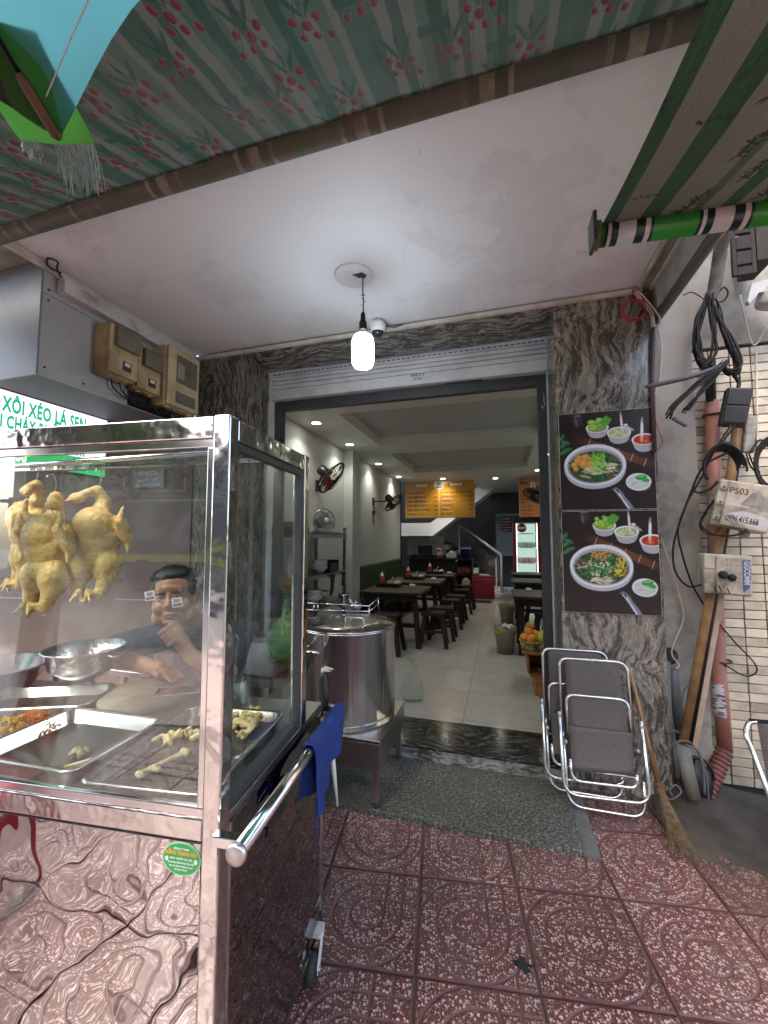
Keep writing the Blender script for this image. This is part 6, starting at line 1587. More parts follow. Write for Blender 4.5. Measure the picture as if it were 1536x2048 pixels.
def wall_fan(c, n, wallpt, rad_, label, bladecol, roll=0.0, name='wall_fan', cage=M_blackm):
    c = V3(c); n = V3(n).normalized()
    t = thing(name, label, 'fan', tuple(c), 0, 'wall fans in the dining room')
    x = n.cross(Vector((0,0,1))).normalized(); y = n.cross(x)
    R_ = Matrix((x, y, n)).transposed().to_4x4(); Mx = Matrix.Translation(c) @ R_ @ Matrix.Rotation(roll,4,'Z')
    def P_(a, r, h): return Mx @ Vector((r*math.cos(a), r*math.sin(a), h))
    mb = MB(); mb.tube([P_(2*PI*k/32, rad_, 0) for k in range(32)], .011, 8, closed=True); obj('cage_ring', mb, cage, t)
    for (nm, s_) in (('front_grille',1),('rear_grille',-1)):
        mb = MB()
        for k in range(30):
            a = 2*PI*k/30; mb.tube([P_(a,.05,.055*s_), P_(a,rad_*.6,.055*s_), P_(a,rad_,0)], .0022, 4, caps=False)
        for q in (.35,.65): mb.tube([P_(2*PI*k/24, rad_*q, .055*s_) for k in range(24)], .002, 4, closed=True)
        mb.lathe([(0,0),(.055,0)], tuple(P_(0,0,.056*s_)), 16, R_); tag(obj(nm, mb, cage, t), kind=None)
    for k in range(3):
        a0 = 2*PI*k/3
        mb = MB(); mb.grid(lambda u, v: tuple(P_(a0+(-.15+1.15*u)*(1-.15*v), .03+(rad_-.05)*v, .022*(u-.5)*2*(1-.3*v))), 8, 6); mb.uv = {}; o = obj('blade', mb, bladecol, t); m_ = o.modifiers.new('s','SOLIDIFY'); m_.thickness = .003
    mb = MB(); mb.lathe([(0,-.20),(.05,-.20),(.065,-.18),(.068,-.08),(.05,-.06),(0,-.06)], tuple(c), 20, R_); obj('motor', mb, M_black, t)
    if wallpt:
        w_ = V3(wallpt); mb = MB(); mb.tube(spline([P_(0,0,-.12), P_(0,0,-.16)+Vector((0,0,-.07)), w_],5), .014, 8); obj('arm', mb, M_black, t)
        mb = MB(); mb.cbox(w_, (.03,.07,.14)); obj('wall_plate', mb, M_black, t, bevel=.004)
    return t
M_bl_o = pm('orange_blade', (.55,.10,.05), (.45,.08,.04), 6, .35); M_bl_d = pm('smoky_blade', (.06,.05,.05), rough=.25)
wall_fan((-1.930, 4.404, 2.214), (.80,.10,-.62), (-2.19,4.55,2.15), .215, 'black wall fan with orange blades, nearest on the left wall', M_bl_o)
wall_fan((-1.950, 7.363, 2.171), (.72,-.10,-.72), (-2.19,6.85,2.16), .205, 'black wall fan farther along the left wall, pull cord hanging', M_bl_d)
wall_fan((0.543, 6.600, 2.151), (-.45,-.30,-.84), (.94,6.6,2.35), .20, 'black wall fan on the right wall in front of the orange menu', M_bl_d)
pc_ = thing('pull_cord', 'pull cord and switch box below the farther left fan', 'cord', (-2.19,6.85,1.9))
mb = MB(); mb.tube([(-2.18,6.85,2.08),(-2.18,6.85,1.75)], .004, 5); obj('cord', mb, M_blackm, pc_); mb = MB(); mb.box((-2.199,6.80,1.93),(-2.165,6.90,1.99)); obj('switch', mb, M_black, pc_)

# ---------------------------------------------------------------- furniture
M_dwood = pm('dark_wood', (.020,.011,.006), (.010,.006,.004), 9, .6, spec=.3, bump=.2, bs=40, dirt=(.02,.012,.008), ds=5, damt=.6, per_obj=.3)
M_twood = pm('table_top_wood', (.050,.040,.022), (.028,.022,.012), 7, .45, spec=.35, dirt=(.03,.02,.012), ds=4, damt=.6)
def table(x0, y0, x1, y1, z, label):
    t = thing('wooden_table', label, 'table', ((x0+x1)/2,(y0+y1)/2,.1), 0, 'dark wooden dining tables')
    n = 5; w_ = (y1-y0)/n
    for k in range(n): mb = MB(); mb.box((x0,y0+k*w_+.002,z-.032),(x1,y0+(k+1)*w_-.002,z)); obj('plank', mb, M_twood, t, bevel=.003)
    mb = MB()
    for (lo, hi) in (((x0+.05,y0+.05,z-.12),(x1-.05,y0+.075,z-.033)),((x0+.05,y1-.075,z-.12),(x1-.05,y1-.05,z-.033))): mb = MB(); mb.box(lo,hi); obj('apron', mb, M_dwood, t)
    for (sx, sy) in ((0,0),(1,0),(0,1),(1,1)):
        xt, yt = (x1-.10 if sx else x0+.10), (y1-.12 if sy else y0+.12); xb, yb = xt+(.07 if sx else -.02), yt+(.05 if sy else -.06)
        mb = MB(); mb.beam((xb,yb,.1),(xt,yt,z-.033),.065,.05,(0,1,0)); obj('leg', mb, M_dwood, t, bevel=.004)
    mb = MB(); mb.box((x0+.1,(y0+y1)/2-.03,.28),(x1-.1,(y0+y1)/2+.03,.33)); obj('stretcher', mb, M_dwood, t)
    return t
table(-1.80,5.02,-.985,5.86,.80,'nearest dark wooden table by the green bench')
table(-1.80,6.25,-.93,7.05,.80,'second dark wooden table by the green bench')
table(-1.80,7.55,-.88,8.30,.80,'farthest dark wooden table by the green bench')
table(.135,5.08,.945,5.80,.80,'nearest dark wooden table along the right wall')
table(.165,6.75,.945,7.5,.80,'middle dark wooden table along the right wall')
table(.20,8.25,.945,8.9,.80,'farthest dark wooden table along the right wall')
def make_stool():
    t = thing('wooden_stool', 'small dark wooden stool with splayed legs', 'stool', (0,0,0), 0, 'wooden stools around the tables')
    for k in range(2): mb = MB(); mb.box((-.15,-.13+.131*k,.40),(.15,-.001+.131*k,.435)); obj('plank', mb, M_dwood, t, local=True, bevel=.004)
    for (sx, sy) in ((-1,-1),(1,-1),(-1,1),(1,1)): mb = MB(); mb.beam((.17*sx,.145*sy,0),(.11*sx,.09*sy,.40),.05,.045,(0,1,0)); obj('leg', mb, M_dwood, t, local=True, bevel=.004)
    for s_ in (-1,1): mb = MB(); mb.beam((-.14,.118*s_,.2),(.14,.118*s_,.2),.03,.03); obj('rail', mb, M_dwood, t, local=True)
    return t
st0 = make_stool(); first = True
for (x, y, r, s_, lb) in ((-.86,5.28,.1,1.0,'dark wooden stool at the aisle side of the nearest bench table'),(-1.36,4.82,0,1.08,'chunky wooden stool half hidden by the stock pot'),(-.80,5.70,.0,1.0,'dark wooden stool tucked behind the nearest aisle stool'),
    (-.78,6.45,.1,1.0,'dark wooden stool at the near corner of the second bench table'),(-.76,6.95,-.1,1.0,'dark wooden stool at the far corner of the second bench table'),(-.72,7.75,.1,1.0,'dark wooden stool at the near corner of the farthest bench table'),(-.70,8.25,0,1.05,'dark wooden stool in front of the counter, a bag above it'),
    (.55,5.5,.0,1.0,'dark wooden stool under the nearest right wall table'),(.55,7.1,.0,1.0,'dark wooden stool under the middle right wall table')):
    if first: o = st0; first = False; o.location = (x,y,.1); o.rotation_euler = (0,0,r); o['label'] = lb
    else: dup(st0, (x,y,.1), r, lb, s_)
bn = thing('green_bench', 'long dark green upholstered bench along the left wall', 'bench', (-1.95,7.2,.1))
M_gv = pm('green_vinyl', (.022,.06,.012), (.016,.045,.010), 5, .5)
mb = MB(); mb.box((-2.195,5.92,.55),(-2.10,8.55,1.06)); obj('backrest', mb, M_gv, bn, bevel=.02)
mb = MB(); mb.box((-2.099,5.92,.46),(-1.72,8.55,.56)); obj('seat', mb, M_gv, bn, bevel=.02)
mb = MB(); mb.box((-2.15,5.95,.1),(-1.76,8.52,.458)); obj('base', mb, M_dwood, bn)
# rack with crockery on the left
rk = thing('steel_rack', 'open steel shelving rack against the left wall', 'rack', (-2.0,4.0,.1))
M_rack = m_steel('rack_steel', .3, (.35,.34,.33))
for (x, y) in ((-2.17,3.35),(-1.80,3.35),(-2.17,4.5),(-1.80,4.5)): mb = MB(); mb.box((x-.016,y-.016,.1),(x+.016,y+.016,1.62)); obj('post', mb, M_rack, rk)
for z in (1.53,1.11,.80,.35): mb = MB(); mb.box((-2.186,3.33,z-.035),(-1.784,4.52,z)); obj('shelf', mb, M_rack, rk)
M_china = pm('white_china', (.55,.54,.50), (.46,.45,.42), 8, .25)
def bowls(x, y, z, n, r, label, h=.026):
    t = thing('bowl_stack', label, 'bowls', (x,y,z), 0, 'stacks of white crockery on the rack')
    for k in range(n):
        b = z+k*h; mb = MB(); mb.lathe([(0,b+.002),(r*.45,b+.002),(r*.5,b+.012),(r*.85,b+.04),(r,b+.058),(r*.97,b+.06),(r*.8,b+.042),(0,b+.014)], (x,y,0), 20); obj('bowl', mb, M_china, t)
    return t
bowls(-2.0,3.52,1.115,7,.085,'tall stack of white bowls at the near end of the middle shelf'); bowls(-1.98,3.72,1.115,7,.085,'second tall stack of white bowls on the middle shelf'); bowls(-1.92,4.06,1.115,4,.095,'short stack of white bowls beside the black basket')
bowls(-1.93,3.92,.805,5,.105,'stack of white plates on the lower shelf',.02); bowls(-1.95,4.18,.805,3,.10,'low stack of plates beside the steel jug',.018); bowls(-2.0,3.55,.805,5,.10,'stack of plates at the near end of the lower shelf',.02)
bk_ = thing('black_basket', 'black plastic basket on the middle rack shelf', 'basket', (-1.95,4.30,1.115)); mb = MB(); mb.box((-2.05,4.18,1.113),(-1.84,4.42,1.13)); obj('bottom', mb, M_black, bk_)
for (lo, hi) in (((-2.05,4.18,1.131),(-1.84,4.19,1.24)),((-2.05,4.41,1.131),(-1.84,4.42,1.24)),((-2.05,4.191,1.131),(-2.04,4.409,1.24)),((-1.85,4.191,1.131),(-1.84,4.409,1.21))): mb = MB(); mb.box(lo,hi); obj('side', mb, M_black, bk_)
jg = thing('steel_jug', 'stainless jug with a wire handle on the lower shelf', 'jug', (-1.790, 4.420, 0.713)); c_ = (-1.775, 4.400, 0.699)
mb = MB(); mb.lathe([(0,0),(.062,0),(.068,.05),(.06,.13),(.065,.15),(.058,.15),(.055,.01)], c_, 24); obj('jug_body', mb, M_chrome, jg); mb = MB(); mb.tube(spline([(c_[0]+.06,c_[1],c_[2]+.13),(c_[0]+.11,c_[1],c_[2]+.12),(c_[0]+.10,c_[1],c_[2]+.05),(c_[0]+.066,c_[1],c_[2]+.03)],5), .004, 6); obj('handle', mb, M_chrome, jg)
fh = wall_fan((-1.93,4.2,1.69), (.75,-.65,.1), None, .13, 'round chrome fan head standing on top of the rack', m_glass('clear_blade', (.7,.7,.7), 1.5, .2), 0, 'fan_head', M_rack); fh['group'] = ''
del fh['group']
mb = MB(); mb.lathe([(0,0),(.026,0),(.026,.012),(0,.012)], (-1.885,4.155,1.695), 16, Vector((.75,-.65,.1)).to_track_quat('Z','Y').to_matrix().to_4x4()); obj('badge', mb, M_plasticw, fh)
bx = thing('dark_carton', 'dark carton on the near end of the rack top', 'box', (-2.0,3.5,1.53)); mb = MB(); mb.box((-2.12,3.38,1.531),(-1.86,3.68,1.60)); obj('carton', mb, M_blackm, bx); mb = MB(); mb.box((-2.1,3.42,1.6005),(-1.9,3.64,1.65)); obj('lid', mb, M_dgrey, bx)
pa = thing('paper_pile', 'flattened papers and bags on the rack top under the fan head', 'papers', (-1.95,4.3,1.53))
for k in range(4): mb = MB(); mb.cbox((-1.95,4.2+.05*k,1.538+.008*k),(.32,.5,.006),(0,.02*k,.2*k)); obj('sheet', mb, M_china if k % 2 else M_dgrey, pa)
for (y, w_, h, lb) in ((4.08,.13,.24,'dark rag hanging from the middle shelf next to the cart post'),(4.40,.11,.16,'small dark rag hanging near the rack end')):
    mb = MB(); mb.grid(lambda u, v: (-1.775+.012*math.sin(u*9+v*2), y-w_/2+w_*u*(1-.15*v), 1.10-h*v*(.8+.2*math.sin(u*5))), 14, 8); mb.uv = {}; o = obj('hanging_rag', mb, M_blackm); m_ = o.modifiers.new('s','SOLIDIFY'); m_.thickness = .004; tag(o, lb, 'rag')
nb_ = thing('noodle_bag', 'clear plastic bag of brown fried shallots hanging at the door', 'bag', (-1.755, 3.100, 1.174)); c_ = V3((-1.754, 3.100, 1.118))
mb = MB()
for k in range(420):
    a, q, z = rnd.uniform(0,2*PI), math.sqrt(rnd.random()), rnd.uniform(-1,1); s_ = math.sqrt(max(0,1-z*z)); p = c_+Vector((.085*q*s_*math.cos(a), .05*q*s_*math.sin(a), .065*z)); d = Vector((rnd.uniform(-1,1),rnd.uniform(-1,1),rnd.uniform(-1,1)))*.011
    mb.tube([p-d,p+Vector((0,0,.004)),p+d], .0028, 4)
tag(obj('fried_shallots', mb, pm('fried_shallot', (.46,.23,.06), (.28,.12,.03), 50, .6), nb_), kind='stuff')
M_film = m_glass('plastic_film', (.96,.97,.96), 1.3, .05, .08)
mb = MB(); mb.lathe([(.01,.30),(.012,.24),(.04,.12),(.075,.06),(.095,0),(.085,-.06),(.04,-.08),(0,-.082)], tuple(c_), 16, Matrix.Diagonal((1,.6,1,1))); obj('film', mb, M_film, nb_)
# table behind the cart with storage box and bag
bt = thing('prep_table', 'dark prep table behind the cart', 'table', (-1.55,2.38,.03)); mb = MB(); mb.box((-1.98,2.14,.60),(-1.26,2.66,.635)); obj('tabletop', mb, M_dgrey, bt, bevel=.004)
for (x, y) in ((-1.94,2.18),(-1.30,2.18),(-1.94,2.62),(-1.30,2.62)): mb = MB(); mb.box((x-.02,y-.02,.03),(x+.02,y+.02,.599)); obj('leg', mb, M_dgrey, bt)
sx = thing('storage_box', 'clear plastic storage box with blue clips half full of noodles', 'storage box', (-1.62,2.40,.635))
M_clear = m_glass('box_plastic', (.82,.86,.9), 1.45, .22)
mb = MB()
for (lo, hi) in (((-1.90,2.2,.637),(-1.34,2.204,.86)),((-1.90,2.60,.637),(-1.34,2.604,.86)),((-1.904,2.2,.637),(-1.90,2.604,.86)),((-1.34,2.2,.637),(-1.336,2.604,.86)),((-1.91,2.19,.86),(-1.33,2.199,.875)),((-1.91,2.605,.86),(-1.33,2.614,.875)),((-1.914,2.19,.86),(-1.905,2.614,.875)),((-1.335,2.19,.86),(-1.326,2.614,.875))): mb.box(lo,hi)
obj('box_wall', mb, M_clear, sx)
mb = MB(); mb.box((-1.895,2.207,.638),(-1.345,2.597,.73)); obj('contents', mb, pm('rice_noodles', (.55,.52,.45), (.45,.42,.36), 40, .7), sx, bevel=.01)
M_bclip = pm('blue_clip', (.015,.04,.22), rough=.4)
mb = MB(); mb.tube(rpath([(-1.325,2.30,.86),(-1.318,2.30,.79),(-1.318,2.46,.79),(-1.325,2.46,.86)],.02), .008, 8); obj('clip', mb, M_bclip, sx); mb = MB(); mb.tube(rpath([(-1.75,2.19,.86),(-1.75,2.183,.79),(-1.55,2.183,.79),(-1.55,2.19,.86)],.02), .008, 8); obj('clip', mb, M_bclip, sx)
gb = thing('green_bag', 'knotted green plastic bag hanging in front of the storage box', 'bag', (-1.308, 2.280, 0.850)); c_ = V3((-1.301, 2.280, 0.836))
M_gfilm = NT('green_film'); P = M_gfilm.coord()
gsh = M_gfilm.n('MixShader', {0: .32, 1: M_gfilm.n('BsdfTransparent', {'Color': (.72,.92,.74)}).outputs[0], 2: M_gfilm.pr(base=(.22,.46,.18), rough=.15, normal=M_gfilm.bump(M_gfilm.noise(P, 24, 3, .6, 2.0), .9, .02)).outputs[0]})
M_gfilm = M_gfilm.done(gsh.outputs[0])
mb = MB(); vs = [(.012,.27),(.02,.22),(.03,.17),(.075,.12),(.115,.05),(.12,-.02),(.10,-.09),(.05,-.125),(0,-.13)]
mb.lathe(vs, tuple(c_), 28, Matrix.Diagonal((1,.75,1,1))); mb.v = [(x+.006*math.sin(z*60+x*40), y+.006*math.cos(z*50+x*60), z) for x, y, z in mb.v]; obj('film', mb, M_gfilm, gb)
mb = MB(); mb.sph(tuple(c_+Vector((0,.02,-.03))), (.085,.06,.075), 14, 10); obj('greens', mb, pm('herb_green', (.12,.2,.05), (.34,.36,.2), 22, .7), gb)
cn_ = thing('steel_tin', 'steel canister on the floor under the prep table', 'canister', (-1.12,2.72,.12)); mb = MB(); mb.lathe([(0,0),(.09,0),(.09,.40),(.096,.41),(.096,.42),(.088,.42),(.088,.34),(0,.34)], (-1.36,2.86,.2), 24); obj('tin', mb, M_steel, cn_)
# wire stand above the pot
wr = thing('wire_stand', 'chrome wire rack standing behind the stock pot', 'rack', (-1.161, 2.820, 0.916))
y_ = 2.84
for (a, b) in (((-1.679, 2.840, 0.990), (-0.940, 2.840, 0.989)),((-1.652, 2.840, 0.933), (-0.940, 2.840, 0.949)),((-1.633, 2.840, 0.880), (-1.417, 2.840, 0.876)),((-0.940, 2.840, 0.989), (-0.901, 2.950, 1.034)),((-0.940, 2.840, 0.949), (-0.901, 2.950, 0.989)),((-0.901, 2.950, 1.041), (-0.901, 2.950, 0.936)),((-0.940, 2.840, 0.996), (-0.940, 2.840, 0.902)),((-1.385, 2.840, 0.995), (-1.379, 2.830, 0.925)),((-1.352, 2.840, 0.997), (-1.346, 2.830, 0.927))):
    mb = MB(); mb.tube([a,b], .0045, 8); obj('wire', mb, M_chrome, wr)
for px in (566, 738): a = (-1.652, 2.840, 0.964) if px == 566 else (-0.940, 2.840, 0.978); mb = MB(); mb.tube([a,(a[0],a[1],.11)], .005, 8); obj('leg', mb, M_chrome, wr)
sd_b = thing('sugar_bowl', 'small steel lidded bowl on the wire rack', 'bowl', (-1.049, 2.860, 0.962)); c_ = (-1.053, 2.870, 0.953); mb = MB(); mb.lathe([(0,0),(.03,0),(.05,.03),(.055,.032),(.03,.05),(.008,.055),(.01,.065),(0,.068)], c_, 22); obj('bowl', mb, M_chrome, sd_b); mb = MB(); mb.tube([(c_[0]-.02,c_[1],c_[2]+.03),(c_[0]-.05,c_[1],c_[2]+.075)], .006, 8); obj('spoon', mb, M_plasticw, sd_b)
fbag = thing('clear_bag', 'clear plastic bag on the floor behind the stock pot', 'bag', (-.70,3.6,.1)); mb = MB(); mb.lathe([(0,0),(.09,.0),(.10,.08),(.07,.2),(.02,.30),(.03,.34)], (-.76,3.50,.101), 16); mb.v = [(x+.008*math.sin(z*50+x*70), y+.008*math.cos(z*40), z) for x, y, z in mb.v]; obj('film', mb, m_glass('bag_film', (.9,.92,.9), 1.4, .3, .1), fbag)

# condiments on the tables
M_sauce = pm('chilli_sauce', (.38,.05,.015), rough=.3); M_pickle = pm('pickle', (.42,.36,.16), (.3,.26,.1), 40, .4)
def caddy(x, y, z, lab):
    t = thing('condiment_tray', 'black condiment tray ' + lab, 'tray', (x,y,z), 0, 'condiment trays on the tables')
    mb = MB(); mb.box((x-.17,y-.11,z+.001),(x+.17,y+.11,z+.012)); mb.box((x-.17,y-.11,z+.0125),(x-.16,y+.11,z+.05)); mb.box((x+.16,y-.11,z+.0125),(x+.17,y+.11,z+.05)); mb.box((x-.159,y-.11,z+.0125),(x+.159,y-.10,z+.05)); mb.box((x-.159,y+.10,z+.0125),(x+.159,y+.11,z+.05)); obj('tray', mb, M_black, t)
    b = thing('sauce_bottle', 'red sauce squeeze bottle ' + lab, 'bottle', (x-.11,y,z+.012), 0, 'sauce bottles on the tables'); zb = z+.0125
    mb = MB(); mb.lathe([(0,0),(.032,0),(.034,.01),(.034,.12),(.028,.135),(0,.136)], (x-.11,y,zb), 16); obj('bottle_body', mb, M_sauce, b); mb = MB(); mb.lathe([(.028,.1365),(.029,.155),(.012,.165),(.004,.20),(0,.20)], (x-.11,y,zb), 14); obj('nozzle', mb, M_plasticw, b)
    j = thing('pickle_jar', 'glass jar of pickled garlic ' + lab, 'jar', (x,y,zb), 0, 'pickle jars on the tables'); mb = MB(); mb.lathe([(0,.002),(.042,.002),(.045,.02),(.045,.07),(.035,.08)], (x,y,zb), 18); obj('jar', mb, m_glass('jar_glass', (.9,.92,.9), 1.5, .1), j); mb = MB(); mb.lathe([(0,.004),(.040,.004),(.043,.06),(0,.065)], (x,y,zb), 16); obj('pickles', mb, M_pickle, j); mb = MB(); mb.tube([(x,y,zb+.04),(x+.06,y,zb+.13)], .005, 6); obj('spoon', mb, M_plasticw, j)
    for (dx, dy) in ((.10,-.03),(.12,.06)):
        c2 = thing('lidded_cup', ('front' if dy < 0 else 'rear') + ' white lidded china cup ' + lab, 'cup', (x+dx,y+dy,zb), 0, 'white lidded cups on the tables'); mb = MB(); mb.lathe([(0,0),(.025,0),(.04,.03),(.042,.05),(.03,.062),(.008,.066),(.01,.078),(0,.08)], (x+dx,y+dy,zb), 18); obj('cup_body', mb, M_china, c2)
caddy(-1.55,5.62,.80,'on the nearest bench table'); caddy(-1.42,6.75,.80,'on the second bench table'); caddy(-1.25,7.95,.80,'on the farthest bench table')
for (x, y, z, s_, lb) in ((-1.22,5.66,.80,1,'folded white tissue at the back edge of the nearest bench table'),(-1.08,6.7,.80,1,'folded white tissue at the aisle end of the second bench table'),(-.98,8.0,.80,1,'folded white tissue on the farthest bench table'),(.34,5.62,.80,.8,'white tissue block on the nearest right wall table')):
    mb = MB(); mb.cbox((x,y,z+.022),(.085*s_,.06*s_,.04),(0,.1,.4)); tag(obj('tissue_pad', mb, M_swhite, bevel=.012), lb, 'tissue')
ph_ = thing('card_holder', 'dark upright card holder on the middle right wall table', 'card holder', (.70,7.2,.80)); mb = MB(); mb.cbox((.70,7.2,.86),(.09,.03,.12),(.1,0,0)); obj('card', mb, M_blackm, ph_); mb = MB(); mb.cbox((.70,7.183,.845),(.06,.004,.06),(.1,0,0)); obj('print', mb, M_lath, ph_)
# bins with yellow-green liners
M_bin = pm('grey_bin', (.30,.285,.25), (.24,.23,.2), 6, .5); M_liner = pm('yellow_green_liner', (.33,.36,.05), (.26,.29,.03), 9, .35, bump=.6, bs=30)
def bin_(x, y, lb, full):
    t = thing('waste_bin', lb, 'bin', (x,y,.1), 0, 'waste bins along the aisle')
    mb = MB(); mb.lathe([(0,.004),(.095,.004),(.098,.0),(.125,.28),(.132,.285),(.132,.295),(.12,.293),(.09,.01)], (x,y,.1), 26); obj('bin_body', mb, M_bin, t)
    mb = MB(); mb.grid(lambda u, v: (x+(.136+.008*math.sin(u*2*PI*5+v*2))*math.cos(u*2*PI)*(1-.02*v), y+(.136+.008*math.cos(u*2*PI*4))*math.sin(u*2*PI)*(1-.02*v), .40-(.055+.04*math.sin(u*2*PI*2+1))*v+.006), 40, 5); mb.uv = {}; obj('liner', mb, M_liner, t)
    if full:
        mb = MB()
        for k in range(9): mb.sph((x+rnd.uniform(-.02,.09), y+rnd.uniform(-.06,.06), .405+rnd.uniform(0,.02)), (.03,.025,.016), 8, 6, (rnd.random(),rnd.random(),0))
        obj('crumpled_tissue', mb, M_swhite, t)
bin_(.035,5.20,'nearer waste bin with tissues spilling over a green liner',True); bin_(.08,7.0,'farther waste bin with a green liner',False)
# little altar with fruit, right of the door
al = thing('wooden_altar', 'small open wooden altar box on the floor by the right wall', 'altar', (.5,4.05,.1))
M_alt = pm('varnished_wood', (.34,.15,.045), (.26,.11,.03), 6, .35, dirt=(.12,.05,.015), ds=5, damt=.4)
for (nm, lo, hi) in (('base',(.27,3.86,.1),(.70,4.34,.235)),('shelf',(.235,3.93,.2355),(.72,4.36,.25)),('side_panel',(.215,3.98,.2505),(.235,4.36,.44)),('side_panel',(.69,3.98,.2505),(.71,4.36,.44)),('back_panel',(.236,4.33,.2505),(.689,4.36,.44)),('top',(.17,3.90,.4405),(.74,4.38,.465))): mb = MB(); mb.box(lo,hi); obj(nm, mb, M_alt, al, bevel=.004)
ip = thing('ash_bowl', 'dark glazed incense bowl inside the altar', 'bowl', (.36,4.0,.2505)); mb = MB(); mb.lathe([(0,0),(.04,0),(.065,.03),(.06,.055),(.05,.05),(0,.04)], (.37,4.02,.251), 20); obj('bowl', mb, pm('dark_glaze', (.03,.02,.018), (.15,.12,.09), 30, .2), ip)
fbw = thing('fruit_bowl', 'footed patterned bowl carrying oranges on the altar', 'bowl', (.27,4.02,.465)); mb = MB(); mb.lathe([(0,0),(.06,0),(.05,.02),(.07,.04),(.115,.075),(.12,.078),(.11,.08),(.06,.05),(0,.045)], (.265,4.02,.466), 28); obj('bowl', mb, pm('patterned_china', (.42,.38,.2), (.2,.2,.06), 22, .3), fbw)
M_or = pm('orange_peel', (.66,.24,.025), (.58,.19,.015), 9, .4, bump=.3, bs=120)
for (dx, dy, z, r, lb) in ((-.068,-.03,.572,.042,'orange at the left rim of the fruit bowl'),(-.005,-.062,.568,.043,'orange at the front of the fruit bowl'),(-.03,-.01,.618,.042,'orange resting on the two front oranges'),(.022,.01,.600,.040,'orange tucked behind, beside the mango'),(-.015,.015,.672,.036,'topmost orange of the heap')):
    o = MB(); o.sph((.265+dx,4.02+dy,z), r, 18, 12); tag(obj('orange', o, M_or), lb, 'orange', 'oranges heaped in the fruit bowl')
mb = MB(); mb.sph((.345,3.99,.585),(.052,.042,.068),18,12,(0,.5,0)); tag(obj('mango', mb, pm('mango_skin', (.50,.40,.05), (.42,.34,.03), 7, .4)), 'yellow mango at the right of the fruit bowl', 'mango')
pb = thing('paper_stack', 'stack of papers and packets on the altar top', 'papers', (.55,4.15,.465))
for k in range(5): mb = MB(); mb.cbox((.56,4.14,.48+.03*k),(.26,.24,.026),(0,0,.08*k)); obj('packet', mb, M_china if k % 2 else M_lath, pb, bevel=.004)
for (x, y, lb) in ((.33,4.6,'dark bottle standing under the nearest right wall table'),(.42,4.66,'second dark bottle under the nearest right wall table')):
    o = MB(); o.lathe([(0,0),(.045,0),(.047,.02),(.047,.28),(.035,.34),(.016,.38),(.016,.46),(0,.46)], (x,y,.101), 18); tag(obj('dark_bottle', o, pm('dark_bottle_glass', (.008,.012,.03), rough=.12)), lb, 'bottle', 'dark bottles under the right wall table')

# ---------------------------------------------------------------- back of the room
def menu(name, label, x0, x1, z0, z1, y, base, title):
    t = thing(name, label, 'menu board', ((x0+x1)/2,y,z0))
    mb = MB(); mb.box((x0-.012,y+.0105,z0-.012),(x1+.012,y+.03,z1+.012)); obj('frame', mb, M_cream, t)
    mb = MB(); mb.box((x0,y,z0),(x1,y+.010,z1)); obj('panel', mb, base, t)
    return t
M_my = pm('menu_yellow', (.62,.30,.02), (.56,.25,.02), 2, .35); M_mo = pm('menu_orange', (.52,.20,.055), (.46,.17,.05), 2, .4)
M_mbrown = pm('menu_brown_ink', (.06,.02,.01), rough=.6)
m1 = menu('menu_board', 'wide yellow menu board with a round logo, hung in front of the stairs', -2.055,-.53,1.965,2.765,8.86,M_my,'')
def mtx(s_, x, z, size, mat, t, y=8.8595, al='LEFT', b=.02, sx=.9): txt('lettering', s_, (x,y,z), size, mat, t, align=al, bold=b, sx=sx, ext=.0005)
mb = MB(); ell(mb,-1.292,2.700,.115,.115,8.8585,8.8595); obj('logo_disc', mb, M_swhite, m1)
mtx('BK',-1.292,2.685,.11,M_ink,m1,8.858,'CENTER',.02); mtx('MENU',-1.292,2.618,.052,M_ink,m1,8.858,'CENTER',.03)
for (x0, x1) in ((-1.83,-1.55),(-1.06,-.78)):
    mb = MB(); mb.box((x0,8.8588,2.665),(x1,8.8598,2.715)); obj('banner', mb, M_swhite, m1)
    for x in (x0-.02, x1+.02): mb = MB(); ell(mb,x,2.69,.018,.022,8.8585,8.8595,14); obj('dot', mb, M_mbrown, m1)
mb = MB(); mb.box((-1.295,8.859,1.99),(-1.288,8.8599,2.585)); obj('divider', mb, M_swhite, m1)
for k, (s_, p) in enumerate((('PHỞ - MIẾN GÀ TA','50K'),('PHỞ - MIẾN GÀ NẠC','50K'),('PHỞ - MIẾN GÀ ĐÙI','60K'),('PHỞ - MIẾN GÀ XÉ','60K'),('MIẾN TRỘN - PHỞ TRỘN','60K'),('XÔI GÀ','35K'))):
    z = 2.50-.096*k; mtx(s_,-2.00,z,.050,M_mbrown,m1); mtx(p,-1.34,z,.050,M_mbrown,m1,al='RIGHT')
    mb = MB(); mb.box((-2.0,8.859,z-.028),(-1.62+.08*(k % 3),8.8599,z-.020)); obj('underline', mb, M_swhite, m1)
for k, (s_, p) in enumerate((('GÀ CHẶT NGUYÊN CON 1 KG','350K'),('GÀ CHẶT 1/2 CON','180K'),('1 TÔ XÁO','30K'),('1 TÔ LÒNG','50K'),('GỎI GÀ','80K'),('MỀ - 1 DĨA','30K'))):
    z = 2.50-.096*k; mtx(s_,-1.25,z,.048,M_mbrown,m1); mtx(p,-.56,z,.050,M_mbrown,m1,al='RIGHT')
    mb = MB(); mb.box((-1.23,8.859,z-.028),(-1.05+.06*(k % 3),8.8599,z-.020)); obj('underline', mb, M_swhite, m1)
m2 = menu('menu_board', 'orange menu board with large white lettering by the right wall', .405,.945,1.955,2.765,8.86,M_mo,'')
mtx('Menu',.43,2.64,.075,M_mbrown,m2); mtx('PHỞ',.62,2.52,.22,M_swhite,m2,b=.03,sx=.62)
